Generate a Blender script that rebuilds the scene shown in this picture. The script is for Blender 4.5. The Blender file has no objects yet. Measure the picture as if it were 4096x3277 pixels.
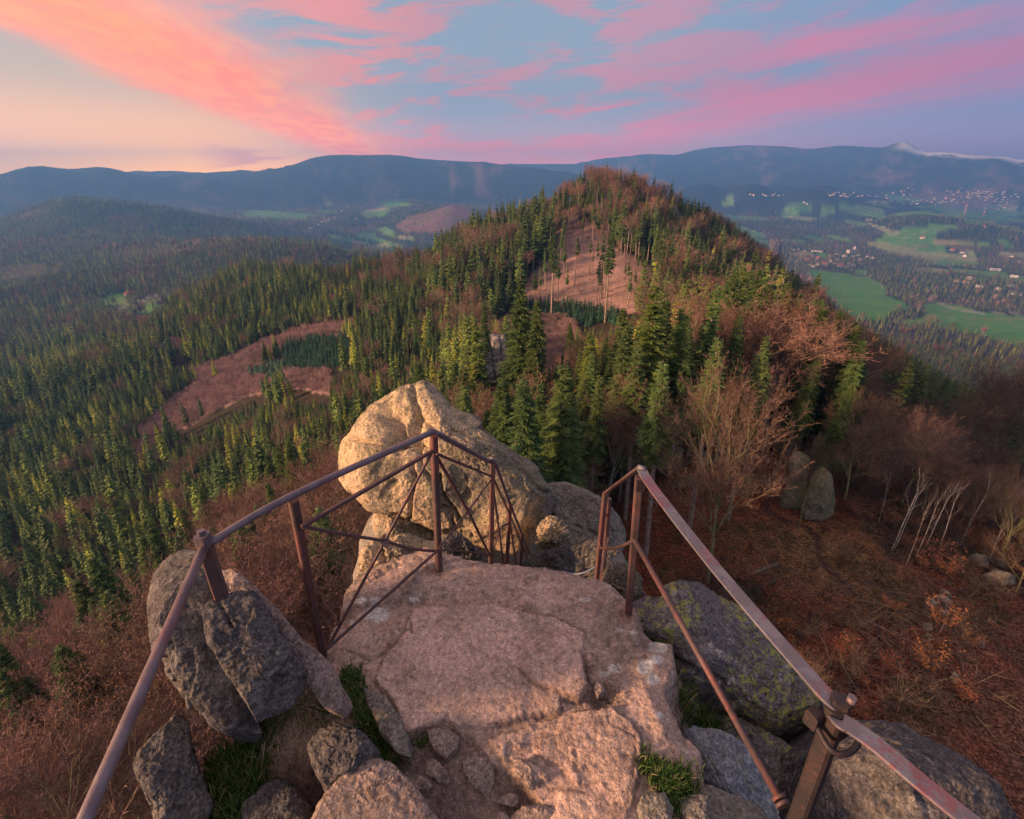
import bpy, math, random
import numpy as np
from mathutils import Vector, Matrix
random.seed(7)
RNG = np.random.default_rng(11)
R = math.radians
scene = bpy.context.scene
C = scene.collection

# ------------------------------------------------------------------ camera
FPX, CX, CY, PITCH = 1853.0, 2048.0, 1471.0, R(21)
cam_data = bpy.data.cameras.new("camera")
cam_data.sensor_width = 36.0
cam_data.lens = 36.0 * FPX / 4096.0
cam_data.shift_y = -(1638.5 - CY) / 4096.0
cam_data.clip_start = 0.05
cam_data.clip_end = 60000.0
cam = bpy.data.objects.new("camera", cam_data)
cam.rotation_euler = (R(90) - PITCH, 0, 0)
C.objects.link(cam)
scene.camera = cam
FWD = np.array([0, math.cos(PITCH), -math.sin(PITCH)])
UPV = np.array([0, math.sin(PITCH), math.cos(PITCH)])

# ------------------------------------------------------------------ render settings
scene.view_settings.view_transform = 'Standard'
scene.view_settings.look = 'None'
scene.view_settings.exposure = 1.6
scene.view_settings.gamma = 1.0
scene.view_settings.use_curve_mapping = False
cy = scene.cycles
cy.max_bounces = 4
cy.diffuse_bounces = 2
cy.glossy_bounces = 1
cy.transmission_bounces = 1
cy.volume_bounces = 0
cy.transparent_max_bounces = 4
cy.sample_clamp_indirect = 3.0
cy.sample_clamp_direct = 0.0
cy.use_denoising = True
try:
    cy.denoiser = 'OPENIMAGEDENOISE'
    cy.denoising_prefilter = 'ACCURATE'
except Exception:
    pass
cy.use_adaptive_sampling = True
cy.adaptive_threshold = 0.02
scene.render.use_persistent_data = False


# ------------------------------------------------------------------ node helper
class NT:
    def __init__(s, tree):
        s.t = tree
        s.t.nodes.clear()

    def node(s, kind, **kw):
        n = s.t.nodes.new(kind)
        for k, v in kw.items():
            setattr(n, k, v)
        return n

    def put(s, sock, v):
        if v is None:
            return
        if isinstance(v, bpy.types.NodeSocket):
            s.t.links.new(v, sock)
        elif isinstance(v, (tuple, list)):
            if sock.type == 'RGBA' and len(v) == 3:
                v = tuple(v) + (1.0,)
            sock.default_value = v
        else:
            if sock.type in ('RGBA',):
                v = (v, v, v, 1)
            elif sock.type == 'VECTOR':
                v = (v, v, v)
            sock.default_value = v

    def m(s, op, a, b=None, c=None, clamp=False):
        n = s.node('ShaderNodeMath', operation=op, use_clamp=clamp)
        s.put(n.inputs[0], a); s.put(n.inputs[1], b)
        if c is not None: s.put(n.inputs[2], c)
        return n.outputs[0]

    def add(s, a, b): return s.m('ADD', a, b)
    def sub(s, a, b): return s.m('SUBTRACT', a, b)
    def mul(s, a, b): return s.m('MULTIPLY', a, b)
    def mx(s, a, b): return s.m('MAXIMUM', a, b)
    def mn(s, a, b): return s.m('MINIMUM', a, b)

    def sstep(s, v, a, b, lo=0.0, hi=1.0):
        n = s.node('ShaderNodeMapRange', interpolation_type='SMOOTHSTEP', clamp=True)
        s.put(n.inputs[0], v)
        if b >= a:
            s.put(n.inputs[1], a); s.put(n.inputs[2], b); s.put(n.inputs[3], lo); s.put(n.inputs[4], hi)
        else:
            s.put(n.inputs[1], b); s.put(n.inputs[2], a); s.put(n.inputs[3], hi); s.put(n.inputs[4], lo)
        return n.outputs[0]

    def mix(s, f, a, b, blend='MIX'):
        n = s.node('ShaderNodeMix', data_type='RGBA', blend_type=blend)
        s.put(n.inputs[0], f); s.put(n.inputs[6], a); s.put(n.inputs[7], b)
        return n.outputs[2]

    def vm(s, op, a, b=None, scale=None):
        n = s.node('ShaderNodeVectorMath', operation=op)
        s.put(n.inputs[0], a)
        if b is not None: s.put(n.inputs[1], b)
        if scale is not None: s.put(n.inputs['Scale'], scale)
        return n.outputs[1] if op in ('DOT_PRODUCT', 'LENGTH', 'DISTANCE') else n.outputs[0]

    def xyz(s, x, y, z=0.0):
        n = s.node('ShaderNodeCombineXYZ')
        s.put(n.inputs[0], x); s.put(n.inputs[1], y); s.put(n.inputs[2], z)
        return n.outputs[0]

    def sep(s, v):
        n = s.node('ShaderNodeSeparateXYZ'); s.put(n.inputs[0], v)
        return n.outputs

    def noise(s, vec, scale, detail=4, rough=0.55, dist=0.0, dim='3D', typ=None, lac=2.0):
        n = s.node('ShaderNodeTexNoise', noise_dimensions=dim)
        if typ: n.noise_type = typ
        s.put(n.inputs['Vector'], vec); s.put(n.inputs['Scale'], scale)
        s.put(n.inputs['Detail'], detail); s.put(n.inputs['Roughness'], rough)
        s.put(n.inputs['Distortion'], dist); s.put(n.inputs['Lacunarity'], lac)
        return n.outputs[0]

    def voro(s, vec, scale, feature='F1', rand=1.0, out=0):
        n = s.node('ShaderNodeTexVoronoi', feature=feature)
        s.put(n.inputs['Vector'], vec); s.put(n.inputs['Scale'], scale)
        s.put(n.inputs['Randomness'], rand)
        return n.outputs[out]

    def ramp(s, f, stops, interp='LINEAR'):
        n = s.node('ShaderNodeValToRGB')
        cr = n.color_ramp; cr.interpolation = interp
        while len(cr.elements) > 1: cr.elements.remove(cr.elements[0])
        cr.elements[0].position = stops[0][0]
        cr.elements[0].color = tuple(stops[0][1]) + (1,)
        for p, c in stops[1:]:
            e = cr.elements.new(p); e.color = tuple(c) + (1,)
        s.put(n.inputs[0], f)
        return n.outputs[0]

    def attr(s, name, typ='GEOMETRY'):
        n = s.node('ShaderNodeAttribute', attribute_name=name, attribute_type=typ)
        return n.outputs


# ------------------------------------------------------------------ world: dusk sky with cirrus
SUN_AZ, SUN_EL = R(-106), R(13)
world = bpy.data.worlds.new("World")
scene.world = world
world.use_nodes = True
W = NT(world.node_tree)
tc = W.node('ShaderNodeTexCoord').outputs['Generated']
dx, dy, dz = W.sep(tc)
el = W.m('ARCSINE', dz)
eld = W.mul(el, 57.2958)
azd = W.mul(W.m('ARCTAN2', dx, dy), 57.2958)
elp = W.m('MAXIMUM', eld, 0.0)
e1 = W.m('DIVIDE', elp, 40.0, clamp=True)
rampL = W.ramp(e1, [(0, (3.0, 1.05, .0)), (.05, (2.5, .92, .0)), (.12, (1.7, .62, .03)), (.22, (.95, .56, .24)),
                    (.34, (.36, .42, .44)), (1, (.16, .26, .40))])
rampC = W.ramp(e1, [(0, (1.2, .26, .18)), (.08, (.80, .27, .25)), (.2, (.37, .36, .42)), (.34, (.30, .365, .43)), (1, (.13, .24, .40))])
rampR = W.ramp(e1, [(0, (.50, .17, .26)), (.06, (.36, .17, .29)), (.16, (.24, .19, .34)), (.34, (.19, .27, .43)), (1, (.12, .22, .38))])
wob = W.noise(W.xyz(W.mul(azd, 0.04), W.mul(eld, 0.12)), 1.0, 3)
azw = W.add(azd, W.mul(W.sub(wob, 0.5), 8.0))
base = W.mix(W.sstep(azw, -34, -6), rampL, rampC)
base = W.mix(W.sstep(azw, 8, 44), base, rampR)
# the side away from the view stays plain dusk sky: dim opposite the sun, glowing towards it
base = W.mix(W.mul(W.sstep(azd, 60, 110), 0.6), base, rampR)
base = W.mix(W.sstep(azd, -150, -178), base, rampR)
# cloud plane: streaks run along the world y axis and meet at the horizon ahead
den = W.add(W.mx(dz, 0.0), 0.08)
qx = W.m('DIVIDE', dx, den)
qy = W.m('DIVIDE', dy, den)
warp = W.noise(W.xyz(W.mul(qx, 0.9), W.mul(qy, 0.45)), 1.0, 4, 0.6)
warp2 = W.noise(W.xyz(W.mul(qx, 3.1), W.mul(qy, 1.7), 4.0), 1.0, 5, 0.62)
qxw = W.add(qx, W.add(W.mul(W.sub(warp, .5), 0.55), W.mul(W.sub(warp2, .5), 0.42)))
fine = W.noise(W.xyz(W.mul(qxw, 2.4), W.mul(qy, 0.8), 1.0), 1.6, 7, 0.55)
puff = W.noise(W.xyz(W.mul(qx, 7.0), W.mul(qy, 3.2), 2.0), 1.3, 6, 0.6)
cir = W.noise(W.xyz(W.mul(W.add(azd, W.mul(eld, 1.2)), 0.045), W.mul(W.sub(eld, W.mul(azd, .10)), 0.26), 5.0), 1.5, 7, 0.62, 0.5)
cir2 = W.noise(W.xyz(W.mul(qx, 0.55), W.mul(qy, 0.3), 9.0), 1.3, 3, 0.5)
# colours of lit cloud by azimuth
ccol = W.ramp(W.m('DIVIDE', W.add(azd, 60), 120.0, clamp=True),
              [(0, (1.75, .41, .0)), (.18, (1.85, .33, .0)), (.36, (1.6, .19, .0)), (.44, (1.0, .19, .13)), (.58, (.98, .19, .19)),
               (.70, (.92, .15, .21)), (.85, (.68, .12, .24)), (1, (.44, .11, .24))])
# orange band on the left
band = W.mul(W.sstep(qxw, -2.62, -2.2), W.sstep(qxw, -1.15, -1.9))
bandtex = W.sstep(W.add(W.mul(fine, .5), W.mul(puff, .55)), .36, .54, .74, 1.0)
a1 = W.mul(W.mul(band, bandtex), W.sstep(eld, 0.3, 3.0))
a1 = W.mn(a1, 1.0)
bandcol = W.mix(W.sstep(puff, .40, .62), ccol, W.mix(0.5, ccol, (1.9, .56, .0)))
# middle cirrus
mid = W.mul(W.sstep(qxw, -1.9, -.9), W.sstep(qx, 3.5, 1.8))
low = W.sstep(eld, 14.0, 6.0, .55, 1.0)
a2 = W.mul(W.mul(mid, W.sstep(W.add(W.mul(cir, .75), W.mul(cir2, .35)), .53, .63)), low)
a2 = W.mul(a2, .95)
def seg_dist(p0, p1, sx=1.0):
    # distance in the cloud plane to a straight line through p0, p1
    ax, ay = p0; bx, by = p1
    L = math.hypot(bx - ax, by - ay)
    nx, ny = -(by - ay) / L, (bx - ax) / L
    return W.add(W.mul(W.sub(qxd, ax), nx), W.mul(W.sub(qyd, ay), ny))
w3 = W.noise(W.xyz(W.mul(qx, .8), W.mul(qy, .55), 3.0), 1.0, 4, .55)
qxd = W.add(qx, W.mul(W.sub(w3, .5), .55))
qyd = W.add(qy, W.mul(W.sub(w3, .5), .55))
d1 = seg_dist((1.35, 5.17), (2.67, 2.94))
d2 = seg_dist((1.30, 3.06), (2.2, 2.45))
streak = W.noise(W.xyz(W.mul(W.add(W.mul(qx, .8), W.mul(qy, .5)), 2.4), W.mul(W.sub(W.mul(qy, .8), W.mul(qx, .5)), .5), 7.0), 1.2, 6, .58)
b1 = W.mul(W.sstep(d1, 1.3, .15), W.sstep(d1, -.62, -.10))
b1 = W.mul(W.mul(b1, W.sstep(qx, .9, 1.5)), W.sstep(streak, .30, .58, .45, 1.0))
b2 = W.mul(W.sstep(d2, .42, .05), W.sstep(d2, -.40, -.04))
b2 = W.mul(W.mul(b2, W.sstep(qx, 1.15, 1.7)), W.sstep(streak, .32, .6, .3, 1.0))
haze_low = W.mul(W.sstep(eld, 6.0, 1.0), W.mul(W.sstep(azd, -18, -6), W.sstep(streak, .35, .62, .2, .75)))
wisp = W.mul(W.mul(W.sstep(azd, -33, -27), W.sstep(azd, -14, -22)), W.mul(W.mul(W.sstep(eld, .8, 2.2), W.sstep(eld, 6.2, 4.0)), W.sstep(cir, .46, .56)))
front = W.mul(W.sstep(dy, -.2, .25), 1.0)
col = W.mix(W.mul(haze_low, .8), base, ccol)
col = W.mix(W.mul(a2, front), col, ccol)
col = W.mix(W.mul(W.mul(W.sstep(cir2, .45, .62), W.sstep(qx, .6, 1.8)), .3), col, (.26, .24, .38))
col = W.mix(W.mul(W.mn(b1, .95), front), col, ccol)
col = W.mix(W.mul(W.mn(b2, .8), front), col, W.mix(.3, ccol, (.8, .18, .25)))
col = W.mix(W.mul(wisp, .8), col, (1.3, .30, .12))
col = W.mix(W.mul(a1, front), col, bandcol)
# bright cloud veil added above the view to lift light on the ground
ov = W.noise(W.xyz(W.mul(qx, .9), W.mul(qy, .9), 8.0), 1.5, 5, .6)
col = W.mix(W.mul(W.sstep(eld, 17, 45), W.sstep(ov, .3, .6, .45, .9)), col, (.62, .44, .44))
# glow round the hidden sun
sdir = (math.sin(SUN_AZ) * math.cos(SUN_EL), math.cos(SUN_AZ) * math.cos(SUN_EL), math.sin(SUN_EL))
sd = W.vm('DOT_PRODUCT', tc, sdir)
col = W.mix(W.mul(W.sstep(sd, .2, 1.0), .5), col, (1.0, .55, .28))
col = W.vm('SCALE', col, scale=W.add(1.0, W.mul(W.m('POWER', W.sstep(eld, 11.0, 0.0), 1.6), 2.1)))
# ground side
col = W.mix(W.sstep(eld, 0.0, -3.0), col, (.06, .06, .06))
nish = W.node('ShaderNodeTexSky', sky_type='NISHITA', sun_disc=False)
nish.sun_elevation = SUN_EL
nish.sun_rotation = SUN_AZ
nish.altitude = 700
bg1 = W.node('ShaderNodeBackground'); W.put(bg1.inputs[0], col); bg1.inputs[1].default_value = 0.43
bg2 = W.node('ShaderNodeBackground'); W.put(bg2.inputs[0], nish.outputs[0]); bg2.inputs[1].default_value = 0.06
ads = W.node('ShaderNodeMixShader'); ads.inputs[0].default_value = 0.12
W.t.links.new(bg1.outputs[0], ads.inputs[1]); W.t.links.new(bg2.outputs[0], ads.inputs[2])
wo = W.node('ShaderNodeOutputWorld')
W.t.links.new(ads.outputs[0], wo.inputs[0])
world.cycles.sampling_method = 'MANUAL'
world.cycles.sample_map_resolution = 512

sun_data = bpy.data.lights.new("sun", 'SUN')
sun_data.energy = 5.0
sun_data.angle = R(9)
sun_data.color = (1.0, .58, .33)
sun = bpy.data.objects.new("sun", sun_data)
sun.rotation_euler = Vector(sdir).to_track_quat('Z', 'Y').to_euler()
sun.location = (-20, -8, 6)
C.objects.link(sun)
# ------------------------------------------------------------------ helpers
def ray(px, py):
    u = (np.asarray(px, float) - CX) / FPX; v = (np.asarray(py, float) - CY) / FPX
    return np.stack([u, FWD[1] - v * UPV[1], FWD[2] - v * UPV[2]], -1)

def at(px, py, depth):
    return ray(px, py) * depth

def project(P):
    P = np.asarray(P, float)
    d = P @ FWD
    dd = np.where(d > 1e-3, d, 1e-3)
    return CX + FPX * P[..., 0] / dd, CY - FPX * (P @ UPV) / dd, d

def _hash(ix, iy, iz):
    h = (ix.astype(np.uint32) * np.uint32(374761393) + iy.astype(np.uint32) * np.uint32(668265263) + iz.astype(np.uint32) * np.uint32(2147483647 - 1013904223))
    h = (h ^ (h >> np.uint32(13))) * np.uint32(1274126177)
    h = h ^ (h >> np.uint32(16))
    h = h * np.uint32(2246822519)
    return h ^ (h >> np.uint32(15))

def perlin(P):
    """gradient noise, about -1..1, for an (n,3) array"""
    P = np.asarray(P, float)
    i = np.floor(P).astype(np.int64); f = P - i
    w = f * f * f * (f * (f * 6 - 15) + 10)
    out = 0.0
    for cx_ in (0, 1):
        for cy_ in (0, 1):
            for cz_ in (0, 1):
                h = _hash(i[:, 0] + cx_, i[:, 1] + cy_, i[:, 2] + cz_)
                gx = ((h & 1023).astype(float) / 511.5 - 1); gy = (((h >> np.uint32(10)) & 1023).astype(float) / 511.5 - 1)
                gz = (((h >> np.uint32(20)) & 1023).astype(float) / 511.5 - 1)
                d = gx * (f[:, 0] - cx_) + gy * (f[:, 1] - cy_) + gz * (f[:, 2] - cz_)
                ww = (w[:, 0] if cx_ else 1 - w[:, 0]) * (w[:, 1] if cy_ else 1 - w[:, 1]) * (w[:, 2] if cz_ else 1 - w[:, 2])
                out = out + d * ww
    return out * 1.3

def fbm(P, octv=4, gain=.5, ridged=False):
    a, s, o = 1.0, 0.0, 0.0
    P = np.asarray(P, float).copy()
    for k in range(octv):
        n = perlin(P + 17.3 * k)
        if ridged: n = 1 - 2 * np.abs(n)
        s = s + a * n; o += a; a *= gain; P *= 2.03
    return s / o

def sm(x, a, b):
    t = np.clip((x - a) / (b - a), 0, 1); return t * t * (3 - 2 * t)

def inpoly(px, py, poly):
    poly = np.asarray(poly, float)
    res = np.zeros(px.shape, bool)
    bb = (px >= poly[:, 0].min()) & (px <= poly[:, 0].max()) & (py >= poly[:, 1].min()) & (py <= poly[:, 1].max())
    if not bb.any(): return res
    x, y = px[bb], py[bb]; r = np.zeros(x.shape, bool)
    n = len(poly)
    for k in range(n):
        x0, y0 = poly[k]; x1, y1 = poly[(k + 1) % n]
        if y0 == y1: continue
        c = (y0 > y) != (y1 > y)
        r ^= c & (x < (x1 - x0) * (y - y0) / (y1 - y0) + x0)
    res[bb] = r
    return res

def mesh_obj(name, verts, faces, mat=None, parent=None, smooth=False, link=True, props=None):
    """verts (n,3) array, faces (m,3|4) array or list of lists"""
    me = bpy.data.meshes.new(name)
    verts = np.asarray(verts, np.float32)
    if isinstance(faces, np.ndarray):
        m, k = faces.shape
        me.vertices.add(len(verts)); me.vertices.foreach_set('co', verts.ravel())
        me.loops.add(m * k); me.loops.foreach_set('vertex_index', faces.ravel().astype(np.int32))
        me.polygons.add(m)
        me.polygons.foreach_set('loop_start', np.arange(0, m * k, k, dtype=np.int32))
        try: me.polygons.foreach_set('loop_total', np.full(m, k, np.int32))
        except Exception: pass
        me.update(calc_edges=True)
    else:
        me.from_pydata(verts.tolist(), [], [list(f) for f in faces])
    if smooth:
        me.polygons.foreach_set('use_smooth', np.ones(len(me.polygons), bool))
    if mat is not None:
        for mm in (mat if isinstance(mat, (list, tuple)) else [mat]): me.materials.append(mm)
    ob = bpy.data.objects.new(name, me)
    if link: C.objects.link(ob)
    if parent is not None: ob.parent = parent
    for k, v in (props or {}).items(): ob[k] = v
    return ob

def empty(name, loc, label, cat, group=None, rot=0.0, scale=1.0):
    o = bpy.data.objects.new(name, None)
    o.location = loc; o.rotation_euler = (0, 0, rot); o.scale = (scale,) * 3
    o.empty_display_size = .1
    C.objects.link(o); o['label'] = label; o['category'] = cat
    if group: o['group'] = group
    return o

def tag(o, label, cat, group=None, kind=None):
    o['label'] = label; o['category'] = cat
    if group: o['group'] = group
    if kind: o['kind'] = kind
    return o

def new_mat(name):
    m = bpy.data.materials.new(name); m.use_nodes = True
    t = NT(m.node_tree)
    out = t.node('ShaderNodeOutputMaterial')
    b = t.node('ShaderNodeBsdfPrincipled')
    m.node_tree.links.new(b.outputs[0], out.inputs[0])
    b.inputs['Roughness'].default_value = .9
    b.inputs['Specular IOR Level'].default_value = .25
    return m, t, b

# ------------------------------------------------------------------ terrain: stations along each azimuth
def Pp(px, py, r):
    d = ray(px, py); h = math.hypot(d[0], d[1])
    return (math.degrees(math.atan2(d[0], d[1])), r, r * d[2] / h)
def A(az, r, z): return (az, r, z)
CURVES = [
    [A(-75, 2.5, -24), A(75, 2.5, -24)],
    [A(-75, 13, -29), A(-40, 13, -29), A(0, 13, -26.5), A(75, 13, -26)],
    [A(-75, 30, -38), A(-45, 30, -37), A(-10, 28, -32), A(15, 28, -29), A(45, 30, -28), A(75, 30, -28)],
    [A(-75, 70, -60), A(-45, 70, -56), A(-20, 60, -44), A(0, 55, -36), A(25, 55, -31), A(45, 55, -31), A(75, 60, -36)],
    [A(-75, 130, -84), A(-55, 130, -80), A(-40, 120, -72), A(-20, 110, -56), A(5, 100, -41), A(25, 100, -38), A(45, 100, -46), A(75, 100, -56)],
    [A(-75, 240, -110), Pp(0, 1900, 260), Pp(700, 1700, 230), A(-20, 170, -64), Pp(2400, 1290, 170), A(17, 170, -42), A(30, 160, -48), A(45, 150, -60), A(75, 150, -78)],
    [A(-75, 400, -140), Pp(0, 1650, 400), Pp(700, 1450, 330), Pp(1300, 1300, 260), A(-8, 230, -46), Pp(2300, 1000, 235), A(13, 240, -26), A(25, 230, -42), A(35, 220, -66), A(45, 205, -76), A(75, 200, -100)],
    [A(-75, 700, -160), A(-47, 700, -158), A(-42, 560, -140), A(-40, 520, -132), A(-36.5, 500, -102), A(-29, 560, -82), A(-20, 370, -70), A(-12, 320, -54), A(-4, 300, -34),
     A(4, 300, -19), A(8.5, 300, -6), A(11, 300, -2), A(14, 300, -6), A(19, 300, -21), A(23.4, 300, -31), A(27.5, 290, -43), A(31.7, 280, -58), A(39.6, 262, -77), A(47, 245, -86), A(52, 235, -88), A(75, 250, -110)],
    [A(-75, 1000, -165), A(-47, 1000, -168), A(-38, 860, -165), A(-29, 900, -150), A(-20, 700, -200), A(-10, 600, -190), A(10, 600, -190), A(25, 600, -190), A(32, 560, -210), A(45, 520, -215), A(75, 500, -230)],
    [A(-75, 1500, -140), Pp(0, 1080, 1500), Pp(500, 1020, 1450), Pp(750, 1000, 1350), Pp(1000, 970, 1300), Pp(1250, 985, 1300), Pp(1480, 1020, 1300), A(-10, 1400, -240), A(10, 1400, -300), A(30, 1400, -298), Pp(3800, 1280, 1600), Pp(4096, 1400, 1420), A(75, 1400, -300)],
    [A(-75, 2100, -120), Pp(0, 960, 2100), Pp(500, 950, 2000), A(-29, 1900, -190), A(-20, 2000, -250), A(-10, 2200, -262), A(10, 2200, -300), A(30, 2200, -304), A(47, 2200, -304), A(75, 2200, -300)],
    [A(-75, 2900, -60), Pp(0, 890, 2800), Pp(130, 840, 2700), Pp(250, 800, 2600), Pp(420, 806, 2600), Pp(650, 835, 2600), Pp(900, 885, 2600), Pp(1200, 965, 2500), Pp(1500, 1000, 2600), Pp(1700, 865, 2900), Pp(1800, 822, 3000), Pp(1900, 835, 3000), A(0, 3000, -200), A(10, 3000, -250), A(30, 3000, -304), A(47, 3000, -302), A(75, 3000, -300)],
    [A(-75, 4000, -150), A(-47, 4000, -180), A(-35, 4000, -200), Pp(1000, 865, 3900), Pp(1200, 862, 4000), Pp(1500, 848, 4300), Pp(1650, 800, 4600), A(-6, 4200, -200), A(0, 4200, -230), Pp(2800, 870, 4200), Pp(3000, 900, 4200), Pp(3300, 960, 3800), Pp(3450, 900, 4200), Pp(3600, 850, 4500), Pp(3700, 842, 4500), Pp(3900, 880, 4200), Pp(4096, 942, 3900), A(52, 3900, -240), A(75, 4000, -280)],
    [A(-75, 5200, -100), A(-47, 5200, -120), A(-29, 5200, -180), A(-15, 5400, -190), A(0, 5500, -200), A(20, 5500, -230), A(33, 5500, -270), A(47, 5500, -300), A(75, 5500, -300)],
    [A(-75, 6900, 60), Pp(0, 738, 6900), Pp(100, 712, 6900), Pp(180, 706, 6900), Pp(300, 716, 6900), Pp(430, 702, 6900), Pp(520, 710, 6900), Pp(640, 716, 6900), Pp(730, 704, 6900), Pp(850, 710, 6900), Pp(940, 713, 6900), Pp(1040, 706, 6900),
     Pp(1100, 692, 6900), Pp(1250, 642, 6900), Pp(1400, 627, 6900), Pp(1560, 624, 6900), Pp(1750, 642, 6900), Pp(2000, 667, 6900), Pp(2180, 685, 6900), Pp(2400, 730, 6900), Pp(2700, 762, 7000), Pp(2800, 745, 7000), Pp(2900, 765, 7000), Pp(3020, 748, 6900), Pp(3100, 785, 6800), Pp(3230, 765, 6600), Pp(3330, 775, 6600), Pp(3450, 820, 6600), Pp(3600, 835, 7000), A(47, 7000, -300), A(75, 7000, -300)],
    [A(-75, 8600, -100), A(-47, 8600, -150), A(-29, 8600, 0), A(-10, 8600, -100), A(0, 8600, -120), Pp(2800, 775, 8600), Pp(3200, 790, 8600), Pp(3600, 812, 8800), Pp(4096, 870, 8800), A(75, 8800, -260)],
    [A(-75, 10500, -150), A(-47, 10500, -150), A(-10, 10500, 0), Pp(2300, 720, 10500), Pp(2500, 700, 10500), Pp(2800, 690, 10500), Pp(3100, 690, 10500), Pp(3400, 705, 10500), Pp(3600, 715, 10500), Pp(3900, 745, 10500), Pp(4096, 765, 10500), A(75, 10500, -100)],
    [A(-75, 12500, -150), A(-47, 12500, -150), A(-20, 12500, 50), Pp(1900, 680, 12500), Pp(2020, 664, 12500), Pp(2200, 664, 12500), Pp(2260, 669, 12500), Pp(2400, 647, 12500), Pp(2490, 636, 12500), Pp(2570, 623, 12500), Pp(2630, 626, 12500), Pp(2700, 633, 12500), Pp(2780, 608, 12500), Pp(2850, 595, 12500), Pp(2950, 589, 12500), Pp(3100, 593, 12500),
     Pp(3190, 602, 12500), Pp(3255, 608, 12500), Pp(3300, 597, 12500), Pp(3350, 592, 12500), Pp(3420, 596, 12500), Pp(3480, 600, 12500), Pp(3550, 597, 12500), Pp(3585, 580, 12500), Pp(3612, 556, 12500), Pp(3645, 586, 12500), Pp(3675, 613, 12500), Pp(3730, 624, 12500), Pp(3800, 618, 12500), Pp(3860, 627, 12500), Pp(3920, 632, 12500), Pp(4000, 637, 12500), Pp(4050, 648, 12500), Pp(4096, 655, 12500), A(49, 12500, 380), A(75, 12500, 200)],
    [A(-75, 15500, -300), A(75, 15500, -300)],
]
az_in = np.radians(np.linspace(-72, 72, 721))
az_out = np.radians(np.concatenate([np.linspace(72, 288, 37)[1:-1]]))
AZ = np.concatenate([az_in, az_out])
NR = 430
LR = np.linspace(math.log(2.5), math.log(9100), NR)
def pchip(xk, yk, x):
    h = np.diff(xk); d = np.diff(yk) / h
    m = np.zeros_like(yk)
    for k in range(1, len(xk) - 1):
        if d[k - 1] * d[k] > 0:
            w1 = 2 * h[k] + h[k - 1]; w2 = h[k] + 2 * h[k - 1]
            m[k] = (w1 + w2) / (w1 / d[k - 1] + w2 / d[k])
    m[0] = d[0]; m[-1] = d[-1]
    i = np.clip(np.searchsorted(xk, x) - 1, 0, len(xk) - 2)
    t = (x - xk[i]) / h[i]
    return ((2 * t**3 - 3 * t**2 + 1) * yk[i] + (t**3 - 2 * t**2 + t) * h[i] * m[i] + (-2 * t**3 + 3 * t**2) * yk[i + 1] + (t**3 - t**2) * h[i] * m[i + 1])
azd_all = np.degrees(np.where(AZ > math.pi, AZ - 2 * math.pi, AZ))
Rk = []; Zk = []
kern = np.exp(-0.5 * (np.arange(-6, 7) / 2.2) ** 2); kern /= kern.sum()
for ci, cv in enumerate(CURVES):
    cv = sorted(cv); a = np.array([c[0] for c in cv]); r = np.array([c[1] for c in cv]); z = np.array([c[2] for c in cv])
    rr = np.exp(np.interp(azd_all, a, np.log(r))); tt = np.interp(azd_all, a, z / r)
    rr = np.interp(rr, [0, 2600, 4000, 5500, 6900, 8600, 10500, 12500, 15500], [0, 2600, 3500, 4300, 5100, 6000, 7000, 8000, 9100])
    n = len(az_in)
    def smth(v):
        w = v[:n]; p = np.pad(w, 6, mode='edge'); v[:n] = np.convolve(p, kern, 'valid'); return v
    tt = smth(tt.copy())
    Rk.append(np.log(rr)); Zk.append(tt * rr)
Rk = np.array(Rk); Zk = np.array(Zk)
for k in range(1, len(Rk)): Rk[k] = np.maximum(Rk[k], Rk[k - 1] + .06)
Z = np.zeros((len(AZ), NR))
for j in range(len(AZ)): Z[j] = pchip(Rk[:, j], Zk[:, j], LR)
RR = np.exp(LR)[None, :] * np.ones((len(AZ), 1))
XX = RR * np.sin(AZ)[:, None]; YY = RR * np.cos(AZ)[:, None]
PXY = np.stack([XX.ravel(), YY.ravel(), np.zeros(XX.size)], 1)
near_crest = np.zeros_like(Z)
for k in (7, 11, 14, 17):
    near_crest = np.maximum(near_crest, np.exp(-((LR[None, :] - Rk[k][:, None]) / .05) ** 2))
cw = 1 - .8 * near_crest
def nz(lam, amp, r0, r1, octv=3, ridged=False, seed=0):
    w = sm(RR, r0, r1) * cw
    return (fbm(PXY / lam + seed, octv, .5, ridged).reshape(Z.shape)) * amp * w
Z += nz(7, .45, 8, 20, 3, seed=3) + nz(28, 1.3, 20, 60, 3, seed=5)
Z += nz(140, 7, 150, 420, 3, seed=9)
TAN0 = Z / RR
flat_valley = 1 - .85 * np.maximum(sm(-Z, 255, 290), sm(-TAN0, .03, .05) * (RR > 3300))
Z += nz(600, 34, 700, 1800, 4, seed=13) * flat_valley
Z += nz(1100, 115, 3300, 5000, 5, True, seed=21) * flat_valley * sm(Z, -200, 0)
Z += nz(340, 24, 3800, 5000, 4, True, seed=31) * flat_valley * sm(Z, -200, -80)
TAN = Z / RR
HORIZ = np.maximum.accumulate(TAN, axis=1)   # running skyline along each azimuth
LR0, DLR = LR[0], LR[1] - LR[0]
AZ0, DAZ = az_in[0], az_in[1] - az_in[0]
def _grid(G, x, y):
    r = np.hypot(x, y); a = np.arctan2(x, y)
    fi = np.clip((a - AZ0) / DAZ, 0, len(az_in) - 1.001); fj = np.clip((np.log(np.maximum(r, 2.5)) - LR0) / DLR, 0, NR - 1.001)
    i = fi.astype(int); j = fj.astype(int); fi = fi - i; fj = fj - j
    return (G[i, j] * (1 - fi) * (1 - fj) + G[i + 1, j] * fi * (1 - fj) + G[i, j + 1] * (1 - fi) * fj + G[i + 1, j + 1] * fi * fj)
def ground(x, y): return _grid(Z, np.asarray(x, float), np.asarray(y, float))
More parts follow.
